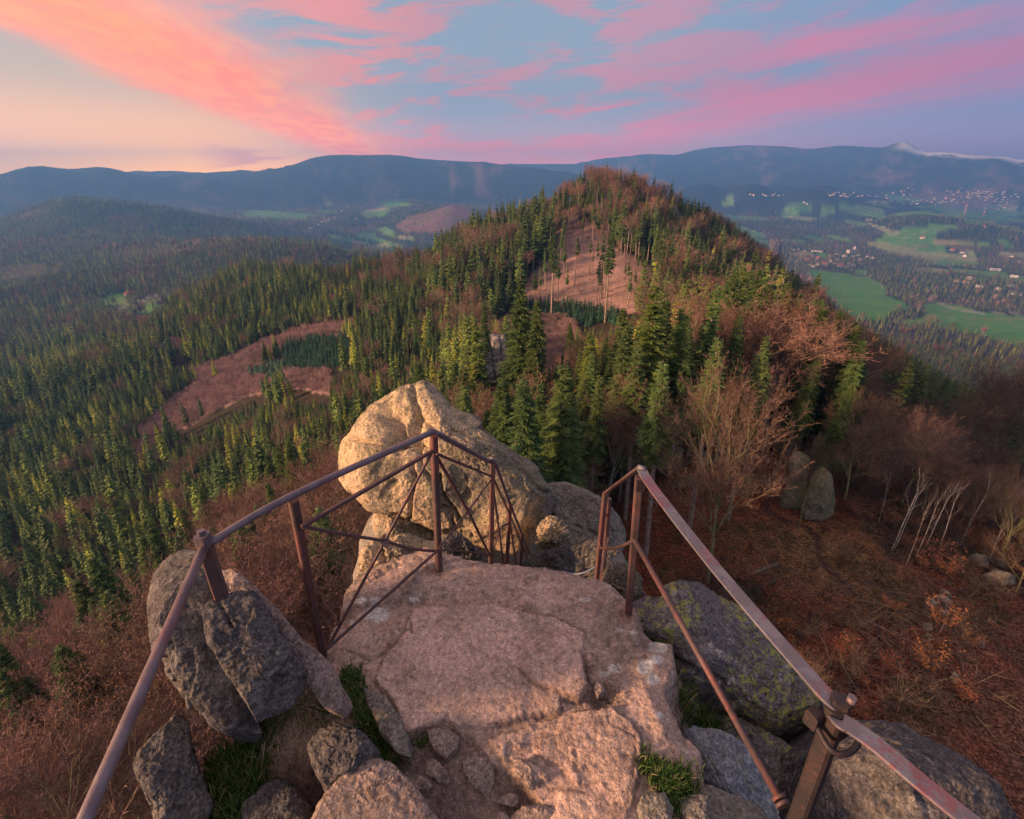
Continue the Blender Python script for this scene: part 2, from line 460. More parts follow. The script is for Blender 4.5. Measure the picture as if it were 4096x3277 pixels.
def hidden(x, y, z, top):
    """true where even the top of a thing standing at x,y lies behind nearer terrain"""
    r = np.hypot(x, y)
    h = _grid(HORIZ, x * (1 - 25 / np.maximum(r, 60)), y * (1 - 25 / np.maximum(r, 60)))
    return (z + top) / r < h - .002
def hit(px, py, t0=8.0, t1=16000.0):
    """where the view ray of a photograph point meets the terrain"""
    d = ray(px, py); t = np.exp(np.linspace(math.log(t0), math.log(t1), 6000))
    P = d[None, :] * t[:, None]
    below = P[:, 2] < ground(P[:, 0], P[:, 1])
    k = int(np.argmax(below)) if below.any() else len(t) - 1
    p = P[k].copy(); p[2] = float(ground(p[0:1], p[1:2])[0]); return p
# ------------------------------------------------------------------ land cover (outlines given as photograph points, laid on the terrain)
def ZP(ox, oy, s, pts): return [(ox + x * s, oy + y * s) for x, y in pts]
g = lambda *p: ZP(2700, 560, .6475, p)
k_ = lambda *p: ZP(900, 700, .464, p)
h_ = lambda *p: ZP(0, 650, .464, p)
t_ = lambda *p: ZP(0, 1300, .7537, p)
b_ = lambda *p: ZP(1600, 600, .742, p)
MEADOWS = [  # (outline, tone) tone 0 fresh green, 1 pale, 2 brownish
    (g((840, 795), (1200, 850), (1310, 900), (1300, 960), (1430, 1010), (1430, 1045), (1330, 1060), (1300, 1120), (1100, 1100), (980, 1000), (880, 890), (820, 840)), 0),
    (g((1530, 1010), (1700, 1010), (1900, 1060), (2300, 1110), (2300, 1330), (2156, 1285), (1900, 1210), (1700, 1170), (1560, 1125), (1440, 1150), (1400, 1120), (1550, 1090)), 0),
    (g((1170, 640), (1280, 630), (1450, 670), (1690, 705), (1690, 740), (1500, 735), (1330, 700)), 1),
    (g((620, 400), (740, 395), (830, 395), (850, 430), (750, 445), (620, 415)), 0),
    (g((870, 450), (930, 420), (1000, 440), (980, 470), (900, 475)), 0),
    (g((1000, 390), (1180, 400), (1290, 440), (1200, 460), (1030, 420)), 0),
    (g((660, 465), (800, 470), (870, 490), (830, 503), (700, 482)), 1),
    (g((1040, 500), (1120, 495), (1200, 520), (1150, 533), (1060, 515)), 0),
    (g((800, 585), (850, 590), (940, 620), (900, 632), (820, 612)), 0), (g((925, 590), (980, 585), (1100, 620), (1090, 637), (960, 605)), 0),
    (g((345, 470), (375, 480), (400, 530), (490, 560), (560, 590), (560, 610), (450, 585), (390, 560), (350, 510)), 0),
    (g((1600, 620), (1700, 610), (1850, 630), (1830, 660), (1690, 665), (1610, 650)), 2), (g((1860, 625), (1900, 620), (1960, 650), (1940, 672), (1870, 655)), 0), (g((1990, 615), (2060, 620), (2100, 660), (2040, 672)), 0),
    (g((1700, 790), (1850, 800), (2300, 860), (2300, 900), (1980, 855), (1860, 833), (1720, 812)), 0),
    (g((1560, 790), (1640, 793), (1690, 815), (1640, 827), (1570, 812)), 1), (g((1470, 780), (1560, 785), (1560, 812), (1480, 805)), 2),
    (g((690, 692), (845, 690), (860, 725), (760, 728)), 2), (g((860, 700), (950, 700), (940, 735), (870, 735)), 0), (g((1110, 800), (1170, 800), (1200, 825), (1180, 840), (1110, 825)), 0),
    (g((310, 350), (400, 350), (400, 378), (330, 378)), 0), (g((240, 370), (300, 368), (290, 395), (230, 390)), 0),
    (g((1690, 700), (1850, 690), (1870, 760), (1760, 750), (1690, 735)), 1),
    (g((1780, 490), (1880, 490), (1900, 520), (1800, 520)), 0), (g((1480, 570), (1560, 575), (1550, 595), (1480, 590)), 0), (g((1190, 510), (1260, 530), (1400, 575), (1330, 575), (1230, 545)), 1),
    (g((2000, 690), (2300, 700), (2300, 730), (2000, 715)), 1), (g((1250, 350), (1500, 365), (1800, 385), (1750, 400), (1400, 385)), 0), (g((1880, 400), (2300, 400), (2300, 440), (2000, 425)), 1),
    (g((1500, 405), (1750, 415), (1700, 425), (1480, 420)), 0), (g((1200, 375), (1350, 378), (1300, 395), (1180, 390)), 1),
    (k_((110, 345), (230, 305), (450, 315), (700, 335), (860, 345), (720, 360), (700, 390), (560, 385), (440, 370), (300, 370), (200, 370)), 0),
    (k_((860, 235), (960, 260), (1110, 270), (1080, 287), (960, 272), (870, 267)), 1), (k_((800, 300), (960, 305), (960, 328), (870, 333), (790, 315)), 0),
    (k_((1170, 330), (1300, 290), (1430, 235), (1600, 245), (1620, 265), (1440, 280), (1410, 320), (1380, 350), (1210, 370)), 0), (k_((1220, 300), (1400, 275), (1395, 300), (1180, 325)), 2),
    (k_((1290, 460), (1400, 450), (1460, 475), (1470, 545), (1400, 530), (1330, 490)), 0), (k_((1130, 520), (1200, 485), (1290, 500), (1300, 540), (1450, 580), (1430, 602), (1260, 572), (1150, 550)), 0),
    (k_((1010, 565), (1060, 540), (1130, 560), (1230, 570), (1240, 600), (1180, 610), (1080, 582)), 0), (k_((880, 505), (1010, 520), (1000, 557), (890, 540)), 0),
    (k_((935, 620), (1100, 640), (1110, 672), (1080, 682), (960, 652)), 0), (k_((1400, 620), (1460, 590), (1535, 600), (1530, 647), (1440, 640)), 0), (k_((660, 470), (750, 475), (740, 497), (680, 492)), 1),
    (k_((1240, 600), (1400, 590), (1440, 620), (1380, 635), (1250, 620)), 1), (k_((1480, 520), (1640, 535), (1640, 570), (1500, 560)), 1),
    (h_((790, 1200), (940, 1150), (1060, 1122), (1100, 1180), (1090, 1240), (900, 1225)), 0),
    (h_((1120, 1296), (1200, 1228), (1350, 1168), (1540, 1132), (1500, 1190), (1350, 1245), (1289, 1300)), 0),
]
HEATH = [k_((1590, 355), (1750, 320), (1980, 228), (2100, 290), (2156, 330), (2050, 400), (1900, 500), (1500, 500), (1470, 420)), k_((1000, 470), (1280, 430), (1300, 460), (1150, 490), (1010, 500)),
         h_((1590, 400), (1700, 395), (1790, 430), (1760, 455), (1600, 420)), h_((920, 470), (1150, 455), (1060, 490), (930, 500)), h_((985, 990), (1130, 965), (1130, 1000), (1000, 1030))]
THICKET = [t_((740, 560), (900, 420), (1050, 310), (1300, 260), (1480, 270), (1500, 340), (1300, 380), (1130, 470), (930, 570), (880, 640), (800, 760), (740, 740)),
           t_((1000, 250), (1250, 180), (1400, 90), (1650, 10), (1900, -5), (1890, 30), (1500, 140), (1280, 260), (1060, 300)),
           t_((880, 80), (1000, 90), (1030, 160), (940, 200), (870, 170)), t_((0, 400), (170, 230), (180, 330), (60, 420), (0, 440)), t_((1510, 250), (1740, 250), (1770, 380), (1520, 330)),
           t_((700, 620), (760, 640), (780, 800), (730, 780)),
           b_((580, 905), (690, 885), (850, 915), (960, 955), (930, 1040), (860, 1120), (790, 1200), (690, 1200), (640, 1100), (590, 1000))]
BARE = [b_((650, 770), (690, 690), (820, 580), (850, 470), (1040, 400), (1150, 520), (1300, 600), (1370, 660), (1400, 720), (1340, 880), (1190, 880), (1000, 855), (850, 830), (660, 800))]
YOUNG = [b_((470, 800), (620, 735), (655, 800), (560, 900), (460, 890)), b_((650, 890), (700, 825), (850, 825), (1080, 855), (1180, 875), (1160, 945), (980, 955), (850, 912), (720, 902)),
         t_((1490, 110), (1650, 70), (1850, 60), (1860, 180), (1740, 250), (1530, 255), (1500, 180))]
PALEYOUNG = [t_((1270, 255), (1500, 190), (1515, 310), (1330, 275))]
LARCH = [t_((150, 240), (360, 140), (450, 165), (450, 270), (300, 310), (190, 310)), t_((290, 680), (440, 560), (480, 600), (420, 720), (310, 780)), h_((0, 1000), (200, 880), (400, 850), (420, 960), (250, 1030), (60, 1160), (0, 1150)),
         h_((40, 700), (150, 620), (320, 620), (300, 660), (120, 700)), h_((1290, 760), (1500, 740), (1480, 800), (1290, 830)), h_((1660, 690), (1900, 640), (1950, 650), (1700, 720)),
         t_((580, 950), (700, 880), (760, 930), (640, 1000)), [(2850, 1180), (2950, 1200), (3120, 1290), (3300, 1380), (3250, 1400), (3000, 1300)],
         [(3600, 1330), (3760, 1420), (3950, 1500), (4096, 1560), (4096, 1620), (3900, 1560), (3700, 1460)]]
HILLTOP = [b_((740, 340), (820, 190), (950, 100), (1200, 30), (1420, 140), (1470, 300), (1420, 420), (1250, 500), (1000, 430), (850, 480))]
LITTER = [[(2350, 2450), (2420, 2150), (2560, 1950), (2800, 1830), (3060, 1800), (3380, 2020), (3560, 2230), (4200, 2420), (4200, 3400), (2300, 3400)]]
BUSHY = [[(3330, 1640), (3550, 1600), (4200, 1750), (4200, 2500), (3560, 2230), (3380, 2050)]]
PATHLINE = [(3100, 1990), (3060, 2010), (3070, 2050), (3150, 2090), (3230, 2110), (3270, 2160), (3275, 2220), (3320, 2290), (3400, 2350), (3480, 2430), (3520, 2520), (3500, 2620), (3440, 2700), (3390, 2780)]
FORESTROAD = [(560, 1830), (575, 1880), (560, 1920), (540, 1960)]
VALLEYROAD = [(440, 1260), (480, 1240), (540, 1210), (590, 1195), (640, 1175)]
VROAD2 = [(3700, 1190), (3800, 1230), (3900, 1250), (4096, 1255), (4200, 1260)]
def any_poly(px, py, polys):
    r = np.zeros(px.shape, bool)
    for p in polys: r |= inpoly(px, py, p)
    return r
def dist_line(px, py, pts):
    d = np.full(px.shape, 1e9)
    for (x0, y0), (x1, y1) in zip(pts[:-1], pts[1:]):
        L2 = (x1 - x0) ** 2 + (y1 - y0) ** 2
        t = np.clip(((px - x0) * (x1 - x0) + (py - y0) * (y1 - y0)) / L2, 0, 1)
        d = np.minimum(d, np.hypot(px - x0 - t * (x1 - x0), py - y0 - t * (y1 - y0)))
    return d
FOREST, MEADOW, HTH, THK, BAR, YNG, PYN, LCH, TOP, LIT, BSH, OPEN = range(12)
def cover(x, y, z):
    """land-cover class of ground points"""
    px, py, d = project(np.stack([x, y, z], -1))
    r = np.hypot(x, y)
    q = np.stack([x, y, np.zeros_like(x)], -1)
    jit = np.clip(14 * 0 + r * 0, 0, 1)
    # let outlines wander a little
    wx = fbm(q / np.maximum(r, 30)[..., None] * 34, 3) * 11; wy = fbm(q / np.maximum(r, 30)[..., None] * 34 + 50, 3) * 7
    px = px + wx; py = py + wy * np.where(r > 900, .35, 1)
    cls = np.full(x.shape, FOREST)
    front = d > 5
    def put(polys, c, r0=0, r1=1e9):
        mask = front & (r >= r0) & (r < r1)
        if mask.any():
            mm = np.zeros(x.shape, bool); mm[mask] = any_poly(px[mask], py[mask], polys); cls[mm] = c
    put([m[0] for m in MEADOWS], MEADOW, 700)
    put(HEATH, HTH, 800)
    put(THICKET, THK, 90, 700); put(BARE, BAR, 120, 330); put(YOUNG, YNG, 90, 600); put(PALEYOUNG, PYN, 90, 600)
    put([LARCH[0], LARCH[1]] + LARCH[6:], LCH, 90, 700); put(LARCH[2:6], LCH, 600, 5000)
    put(HILLTOP, TOP, 240, 345)
    put(BUSHY, BSH, 25, 130); put(LITTER, LIT, 0, 75)
    # open plain in the far right basin
    azg = np.degrees(np.arctan2(x, y))
    far = (r > 2300) & (azg > 16) & (z / r < -.022) & (cls == FOREST)
    fld = fbm(q / 520 + 7, 3)
    cls[far & (fld > .14)] = MEADOW
    cls[(r > 4950) & (r < 6700) & (azg > 24) & (z / r < -.024) & (fld > -.12) & (cls == FOREST)] = MEADOW
    road = front & (cls != 99) & (dist_line(px - wx, py - wy * np.where(r > 900, .35, 1), VALLEYROAD) < 4) & (r > 500) & (r < 1500)
    cls[road] = OPEN
    return cls
fx, fy, fz = XX.ravel(), YY.ravel(), Z.ravel()
CLS = cover(fx, fy, fz)
q = np.stack([fx, fy, np.zeros_like(fx)], -1)
fr = np.hypot(fx, fy)
n1 = fbm(q / 900, 4, .6); n2 = fbm(q / 160 + 3, 4, .6); n3 = fbm(q / 30 + 9, 4, .6); n4 = fbm(q / 5 + 9, 4, .6)
col = np.zeros((fx.size, 3))
def lerp(a, b, t): return np.asarray(a)[None, :] * (1 - t[:, None]) + np.asarray(b)[None, :] * t[:, None]
dark_f, brown_f, olive_f = (.026, .046, .028), (.15, .10, .09), (.12, .14, .05)
# woods: spruce and leafless broadleaf in patches
tt = sm(n1 * .9 + n2 * .9, -.12, .22)
wood = lerp(dark_f, brown_f, tt * .8)
wood = wood * (1 - .5 * sm(n3, .1, .5)[:, None]) + .5 * sm(n3, .1, .5)[:, None] * np.array(olive_f)
mnt = fr > 4400
wood_m = lerp((.016, .03, .024), (.115, .075, .07), sm(n2 * .8 + n1 * .8, .06, .30))
wood[mnt] = wood_m[mnt]
floorc = lerp((.06, .045, .028), (.04, .045, .02), sm(n3 + .5 * n4, -.1, .35))
nearw = 1 - sm(fr, 300, 900)
nearlit = 1 - sm(fr, 70, 110)
litc = lerp((.09, .04, .024), (.05, .034, .02), sm(n3 * .7 + n4 * .8, -.2, .4))
floorc = floorc * (1 - nearlit[:, None]) + litc * nearlit[:, None]
col[:] = wood * (1 - nearw[:, None]) + floorc * .75 * nearw[:, None]
mead = {0: ((.085, .25, .04), (.15, .28, .06)), 1: ((.24, .30, .11), (.29, .30, .15)), 2: ((.33, .25, .13), (.20, .25, .09))}
tone = np.zeros(fx.size, int)
ppx, ppy, pdd = project(np.stack([fx, fy, fz], -1))
for poly, tn in MEADOWS:
    mm = (CLS == MEADOW) & inpoly(ppx, ppy, poly); tone[mm] = tn
outm = (CLS == MEADOW) & (fr > 2500)
for tn, (a, b) in mead.items():
    mm = (CLS == MEADOW) & (tone == tn)
    cc = lerp(a, b, sm(n2 + .6 * n3, -.3, .35))
    st = sm(fbm(np.stack([fx / 900, fy / 60, fx * 0], -1), 3), .10, .35)
    cc = cc * (1 - .5 * st[:, None]) + .5 * st[:, None] * np.array((.30, .26, .13))
    col[mm] = cc[mm]
hth = lerp((.20, .105, .085), (.14, .12, .06), sm(n3 + n2, -.1, .35)); col[CLS == HTH] = hth[CLS == HTH]
bar = lerp((.40, .24, .19), (.26, .17, .13), sm(n3 * .5 + n4 * .7, -.25, .35)); col[CLS == BAR] = bar[CLS == BAR]
thk = lerp((.30, .19, .165), (.20, .14, .12), sm(n3 + n4 * .5, -.2, .35)); col[CLS == THK] = thk[CLS == THK]
col[CLS == TOP] = bar[CLS == TOP] * .8
lit = lerp((.175, .052, .028), (.075, .042, .026), sm(n3 * .7 + n4 * .8, -.2, .4))
moss = sm(n3 * .8 + n2 + n4 * .5, .12, .42) * (.35 + .5 * sm(fr, 30, 60))
lit = lit * (1 - moss[:, None]) + moss[:, None] * np.array((.055, .06, .02))
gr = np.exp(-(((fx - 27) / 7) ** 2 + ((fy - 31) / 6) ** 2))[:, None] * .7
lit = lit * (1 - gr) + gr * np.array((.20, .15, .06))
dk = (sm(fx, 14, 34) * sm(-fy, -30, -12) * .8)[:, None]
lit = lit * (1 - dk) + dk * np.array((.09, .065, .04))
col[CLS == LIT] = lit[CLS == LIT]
bsh = lerp((.08, .045, .03), (.035, .035, .022), sm(n3 + n4 * .6, -.2, .3)); col[CLS == BSH] = bsh[CLS == BSH]
col[CLS == OPEN] = (.42, .36, .33)
# near ground outside the drawn outlines
pth = (pdd > 5) & (fr < 80)
dl = dist_line(ppx, ppy, PATHLINE)
wpath = np.where(pth, 1 - sm(dl, 7, 18 + 0 * dl), 0)[:, None] * .85
col = col * (1 - wpath) + wpath * np.array((.055, .035, .03))
dl = dist_line(ppx, ppy, FORESTROAD); wpath = np.where((fr > 120) & (fr < 320), 1 - sm(dl, 6, 12), 0)[:, None]
col = col * (1 - wpath) + wpath * np.array((.25, .16, .14))
for rd in (VROAD2,):
    dl = dist_line(ppx, ppy, rd); wpath = np.where((fr > 1000) & (fr < 3200), 1 - sm(dl, 2, 5), 0)[:, None] * .7
    col = col * (1 - wpath) + wpath * np.array((.4, .36, .3))
# far brown moor patches on mountain flanks
moor = np.where(fr > 5800, sm(fbm(q / 900 + 40, 3, .5), .08, .2) * sm(-fz, -230, -60), 0)[:, None]
col = col * (1 - moor * .8) + moor * .8 * np.array((.20, .12, .11))

def grid_faces(na, nr, wrap):
    a = np.arange(na if wrap else na - 1); b = np.arange(nr - 1)
    aa, bb = np.meshgrid(a, b, indexing='ij'); a2 = (aa + 1) % na
    return np.stack([aa * nr + bb, a2 * nr + bb, a2 * nr + bb + 1, aa * nr + bb + 1], -1).reshape(-1, 4)[:, ::-1]
m_ground, T, B = new_mat("ground")
geo = T.node('ShaderNodeNewGeometry')
pos = geo.outputs['Position']
ca = T.attr('col')[0]
na_ = T.noise(pos, .9, 6, .7)
nb_ = T.noise(pos, 7.0, 5, .7)
litm = T.attr('lit')[2]
far_ = T.attr('farr')[2]
fn1 = T.noise(pos, .035, 5, .7); fn2 = T.noise(pos, .009, 5, .65)
famt = T.sstep(far_, 1500, 4500)
ca = T.mix(famt, ca, T.mix(1.0, ca, T.ramp(T.add(T.mul(fn1, .6), T.mul(fn2, .4)), [(.36, (.45, .5, .55)), (.5, (.95, .95, .95)), (.64, (2.0, 1.75, 1.65))]), 'MULTIPLY'))
sx_, sy_, sz_ = T.sep(pos)
sn = T.noise(T.vm('MULTIPLY', pos, (1, .3, 1.6)), .016, 6, .75)
sxy = T.m('DIVIDE', sx_, sy_)
sz_ = T.add(sz_, T.mul(T.sstep(sxy, .84, 1.0), 130))
snf = T.sstep(T.add(sz_, T.mul(T.sub(sn, .5), 520)), 345, 365)
snf = T.mul(snf, T.mul(T.sstep(far_, 7400, 7600), T.sstep(T.m('DIVIDE', sx_, sy_), .74, .78)))
ca = T.mix(snf, ca, (.82, .80, .84))
cc = T.mix(1.0, ca, T.ramp(na_, [(.25, (.55, .55, .55)), (.5, (1, 1, 1)), (.75, (1.5, 1.45, 1.4))]), 'MULTIPLY')
leaf = T.voro(pos, 9.0, out=1)
leaf2 = T.ramp(T.sep(leaf)[0], [(0, (.35, .25, .2)), (.45, (.9, .8, .75)), (.8, (1.6, 1.5, 1.5)), (1, (2.3, 2.2, 2.2))])
cc = T.mix(litm, cc, T.mix(1.0, cc, leaf2, 'MULTIPLY'))
T.put(B.inputs['Base Color'], cc)
bm_ = T.node('ShaderNodeBump'); bm_.inputs['Strength'].default_value = .6; bm_.inputs['Distance'].default_value = .3
T.put(bm_.inputs['Height'], T.add(na_, T.mul(nb_, .3)))
T.t.links.new(bm_.outputs[0], B.inputs['Normal'])
B.inputs['Specular IOR Level'].default_value = .1
terr = mesh_obj('terrain', np.stack([fx, fy, fz], -1), grid_faces(len(AZ), NR, True), m_ground, smooth=True, props={'kind': 'structure'})
at_ = terr.data.attributes.new('col', 'FLOAT_COLOR', 'POINT')
at_.data.foreach_set('color', np.concatenate([col, np.ones((len(col), 1))], 1).astype(np.float32).ravel())
at_ = terr.data.attributes.new('lit', 'FLOAT', 'POINT')
at_.data.foreach_set('value', np.where((fr < 110), 1.0, 0.0).astype(np.float32))
at_ = terr.data.attributes.new('farr', 'FLOAT', 'POINT')
at_.data.foreach_set('value', fr.astype(np.float32))


# ------------------------------------------------------------------ haze
mh = bpy.data.materials.new("haze_air"); mh.use_nodes = True
H = NT(mh.node_tree)
ho = H.node('ShaderNodeOutputMaterial'); hvn = H.node('ShaderNodeVolumePrincipled')
hvn.inputs['Color'].default_value = (.15, .41, 1.0, 1)
hvn.inputs['Density'].default_value = 2.1e-4
hvn.inputs['Anisotropy'].default_value = .15
H.t.links.new(hvn.outputs[0], ho.inputs['Volume'])
hx0, hx1, hy0, hy1, hz0, hz1 = -9200, 9200, -9200, 9200, float(fz.min()) - 20, float(fz.max()) + 60
hvv = [(hx0, hy0, hz0), (hx1, hy0, hz0), (hx1, hy1, hz0), (hx0, hy1, hz0), (hx0, hy0, hz1), (hx1, hy0, hz1), (hx1, hy1, hz1), (hx0, hy1, hz1)]
haze = mesh_obj('haze', hvv, [(0, 3, 2, 1), (4, 5, 6, 7), (0, 1, 5, 4), (1, 2, 6, 5), (2, 3, 7, 6), (3, 0, 4, 7)], mh, props={'kind': 'stuff'})
haze['label'] = 'pale blue evening haze filling the valleys and fading the far mountains'
haze['category'] = 'haze'
# ------------------------------------------------------------------ materials for vegetation
def veg_mat(name, c_dark, c_light, bark=False, trans=0.0):
    m, T, B = new_mat(name)
    geo = T.node('ShaderNodeNewGeometry')
    pos = geo.outputs['Position']
    n = T.noise(pos, .9 if not bark else 2.5, 4, .7)
    rnd = T.node('ShaderNodeObjectInfo').outputs['Random']
    c = T.mix(T.sstep(n, .3, .7), c_dark, c_light)
    hs = T.node('ShaderNodeHueSaturation')
    T.put(hs.inputs['Color'], c)
    T.put(hs.inputs['Value'], T.add(.68, T.mul(rnd, .66)))
    T.put(hs.inputs['Hue'], T.add(.485, T.mul(T.m('FRACT', T.mul(rnd, 7.3)), .03)))
    T.put(B.inputs['Base Color'], hs.outputs[0])
    B.inputs['Roughness'].default_value = .8
    B.inputs['Specular IOR Level'].default_value = .12
    return m
M_SPRUCE = veg_mat('spruce_needles', (.036, .066, .023), (.105, .155, .045))
M_SPRUCE_L = veg_mat('light_spruce_needles', (.065, .115, .026), (.17, .22, .05))
M_YOUNG = veg_mat('young_spruce_needles', (.018, .055, .032), (.05, .12, .06))
M_PALE = veg_mat('pale_fir_needles', (.05, .11, .07), (.11, .19, .11))
M_LARCH = veg_mat('larch_needles', (.20, .25, .03), (.36, .38, .07))
M_PINE = veg_mat('pine_needles', (.05, .09, .035), (.13, .16, .05))
M_TWIG = veg_mat('copper_twigs', (.17, .098, .075), (.31, .185, .14))
M_TWIG2 = veg_mat('grey_brown_twigs', (.12, .075, .055), (.23, .15, .115))
M_TWIGP = veg_mat('purple_brown_twigs', (.26, .16, .14), (.44, .29, .25))
M_BARKB = veg_mat('beech_bark', (.16, .145, .11), (.38, .33, .26), True)
M_BARKS = veg_mat('spruce_bark', (.17, .125, .10), (.38, .29, .235), True)
M_BARKP = veg_mat('pine_bark', (.17, .08, .045), (.30, .16, .09), True)
M_BIRCH = veg_mat('birch_bark', (.30, .25, .20), (.75, .68, .58), True)
M_MOSSBARK = veg_mat('mossy_bark', (.12, .13, .055), (.30, .27, .15), True)

# ------------------------------------------------------------------ tree meshes
class MB:
    """collects triangles and quads with a material slot each"""
    def __init__(s): s.v = []; s.f = []; s.mi = []
    def tri(s, a, b, c, m=0):
        n = len(s.v); s.v += [a, b, c]; s.f.append((n, n + 1, n + 2)); s.mi.append(m)
    def quad(s, a, b, c, d, m=0):
        n = len(s.v); s.v += [a, b, c, d]; s.f.append((n, n + 1, n + 2, n + 3)); s.mi.append(m)
    def tube(s, pts, rad, sides=4, m=0, cap=False):
        pts = [Vector(p) for p in pts]; rings = []
        for i, p in enumerate(pts):
            d = (pts[min(i + 1, len(pts) - 1)] - pts[max(i - 1, 0)])
            if d.length < 1e-9: d = Vector((0, 0, 1))
            d.normalize()
            a = d.cross(Vector((.3, .9, .1))); 
            if a.length < .1: a = d.cross(Vector((1, 0, 0)))
            a.normalize(); b = d.cross(a)
            base = len(s.v)
            for k in range(sides):
                t = 2 * math.pi * k / sides
                s.v.append(tuple(p + (a * math.cos(t) + b * math.sin(t)) * rad[i]))
            rings.append(base)
        for r0, r1 in zip(rings[:-1], rings[1:]):
            for k in range(sides):
                s.f.append((r0 + k, r0 + (k + 1) % sides, r1 + (k + 1) % sides, r1 + k)); s.mi.append(m)
        if cap:
            s.f.append(tuple(rings[-1] + k for k in range(sides))); s.mi.append(m)
            s.f.append(tuple(rings[0] + k for k in reversed(range(sides)))); s.mi.append(m)
    def mesh(s, name, mats, smooth=False):
        me = bpy.data.meshes.new(name)
        me.from_pydata([tuple(p) for p in s.v], [], s.f)
        for m in mats: me.materials.append(m)
        if max(s.mi or [0]) > 0: me.polygons.foreach_set('material_index', s.mi)
        if smooth: me.polygons.foreach_set('use_smooth', [True] * len(s.f))
        me.update(); return me
def rv(a, b, rg): return a + (b - a) * rg.random()

def spruce(seed, h, crown0, rmax, whorls, per, twigs, sides=6, droop=.35, shape=.8, bare=.0):
    """crown and trunk builders; crown0 = height where the crown starts"""
    rg = random.Random(seed); cr = MB(); tr = MB()
    lean = (rv(-.02, .02, rg) * h, rv(-.02, .02, rg) * h)
    tr.tube([(0, 0, -1.2), (lean[0] * .3, lean[1] * .3, h * .35), (lean[0] * .7, lean[1] * .7, h * .7), (lean[0], lean[1], h)], [h * .013, h * .0095, h * .006, .01], sides)
    for w in range(whorls):
        t = (w + rv(-.6, .6, rg)) / whorls; t = min(max(t, 0), .985)
        z = crown0 + (h - crown0) * t
        rr = rmax * (1 - t) ** shape * rv(.75, 1.12, rg) + .12
        if t < .12: rr *= rv(.45, .95, rg)
        cx_, cy_ = lean[0] * z / h, lean[1] * z / h
        a0 = rg.random() * 6.28
        zw = z
        for b in range(per):
            if rg.random() < bare: continue
            z = zw + rv(-.5, .5, rg) * (h - crown0) / whorls
            a = a0 + 6.283 * b / per + rv(-.25, .25, rg)
            L = rr * rv(.65, 1.15, rg); dr = droop * rv(.6, 1.4, rg) * (1.15 - t)
            ca, sa = math.cos(a), math.sin(a)
            if twigs <= 1:
                wd = L * rv(.30, .45, rg) if twigs else L * .5
                p0 = (cx_, cy_, z + L * .12); px_, py_ = -sa * wd, ca * wd
                tip = (cx_ + ca * L, cy_ + sa * L, z - dr * L)
                mid = (cx_ + ca * L * .55, cy_ + sa * L * .55, z - dr * L * .35 - L * .12)
                m1 = (mid[0] + px_, mid[1] + py_, mid[2] - L * .12); m2 = (mid[0] - px_, mid[1] - py_, mid[2] - L * .12)
                cr.tri(p0, m1, tip); cr.tri(p0, tip, m2)
                if twigs == 1: cr.tri(m1, m2, (cx_ + ca * L * .5, cy_ + sa * L * .5, z - dr * L - L * .35))
            else:
                for k in range(twigs):
                    s_ = (k + .6) / twigs; u = s_ * L
                    bz = z + L * .05 - dr * L * s_ ** 1.5
                    bp = (cx_ + ca * u, cy_ + sa * u, bz)
                    tl = L * .42 * (1.15 - s_) + .18; wv = tl * .32 + .05
                    for sd in (-1, 1):
                        aa = a + sd * rv(.5, .95, rg)
                        e = (bp[0] + math.cos(aa) * tl, bp[1] + math.sin(aa) * tl, bz - tl * rv(.15, .5, rg))
                        nx, ny = -math.sin(aa) * wv * .5, math.cos(aa) * wv * .5
                        mz = (bp[2] + e[2]) / 2
                        mx_, my_ = (bp[0] + e[0]) / 2, (bp[1] + e[1]) / 2
                        cr.quad(bp, (mx_ + nx, my_ + ny, mz - wv * .2), e, (mx_ - nx, my_ - ny, mz - wv * rv(.2, 1., rg)))
                    hp = (bp[0], bp[1], bz - tl * rv(.4, .75, rg))
                    cr.tri(bp, (bp[0] + ca * tl * .35, bp[1] + sa * tl * .35, bz - .04), hp)
                e = (cx_ + ca * L * 1.08, cy_ + sa * L * 1.08, z - dr * L * 1.05)
                q_ = (cx_ + ca * L * .8, cy_ + sa * L * .8, z - dr * L * .8)
                wd = .09 * L
                cr.tri((q_[0] - sa * wd, q_[1] + ca * wd, q_[2]), e, (q_[0] + sa * wd, q_[1] - ca * wd, q_[2] - .03))
    if twigs > 1:   # dead stubs under the crown
        for _ in range(14):
            z = rv(crown0 * .35, crown0 * 1.05, rg); a = rg.random() * 6.28; L = rv(.4, 1.3, rg)
            tr.tube([(0, 0, z), (math.cos(a) * L, math.sin(a) * L, z - L * .2)], [.03, .008], 3)
    return cr, tr

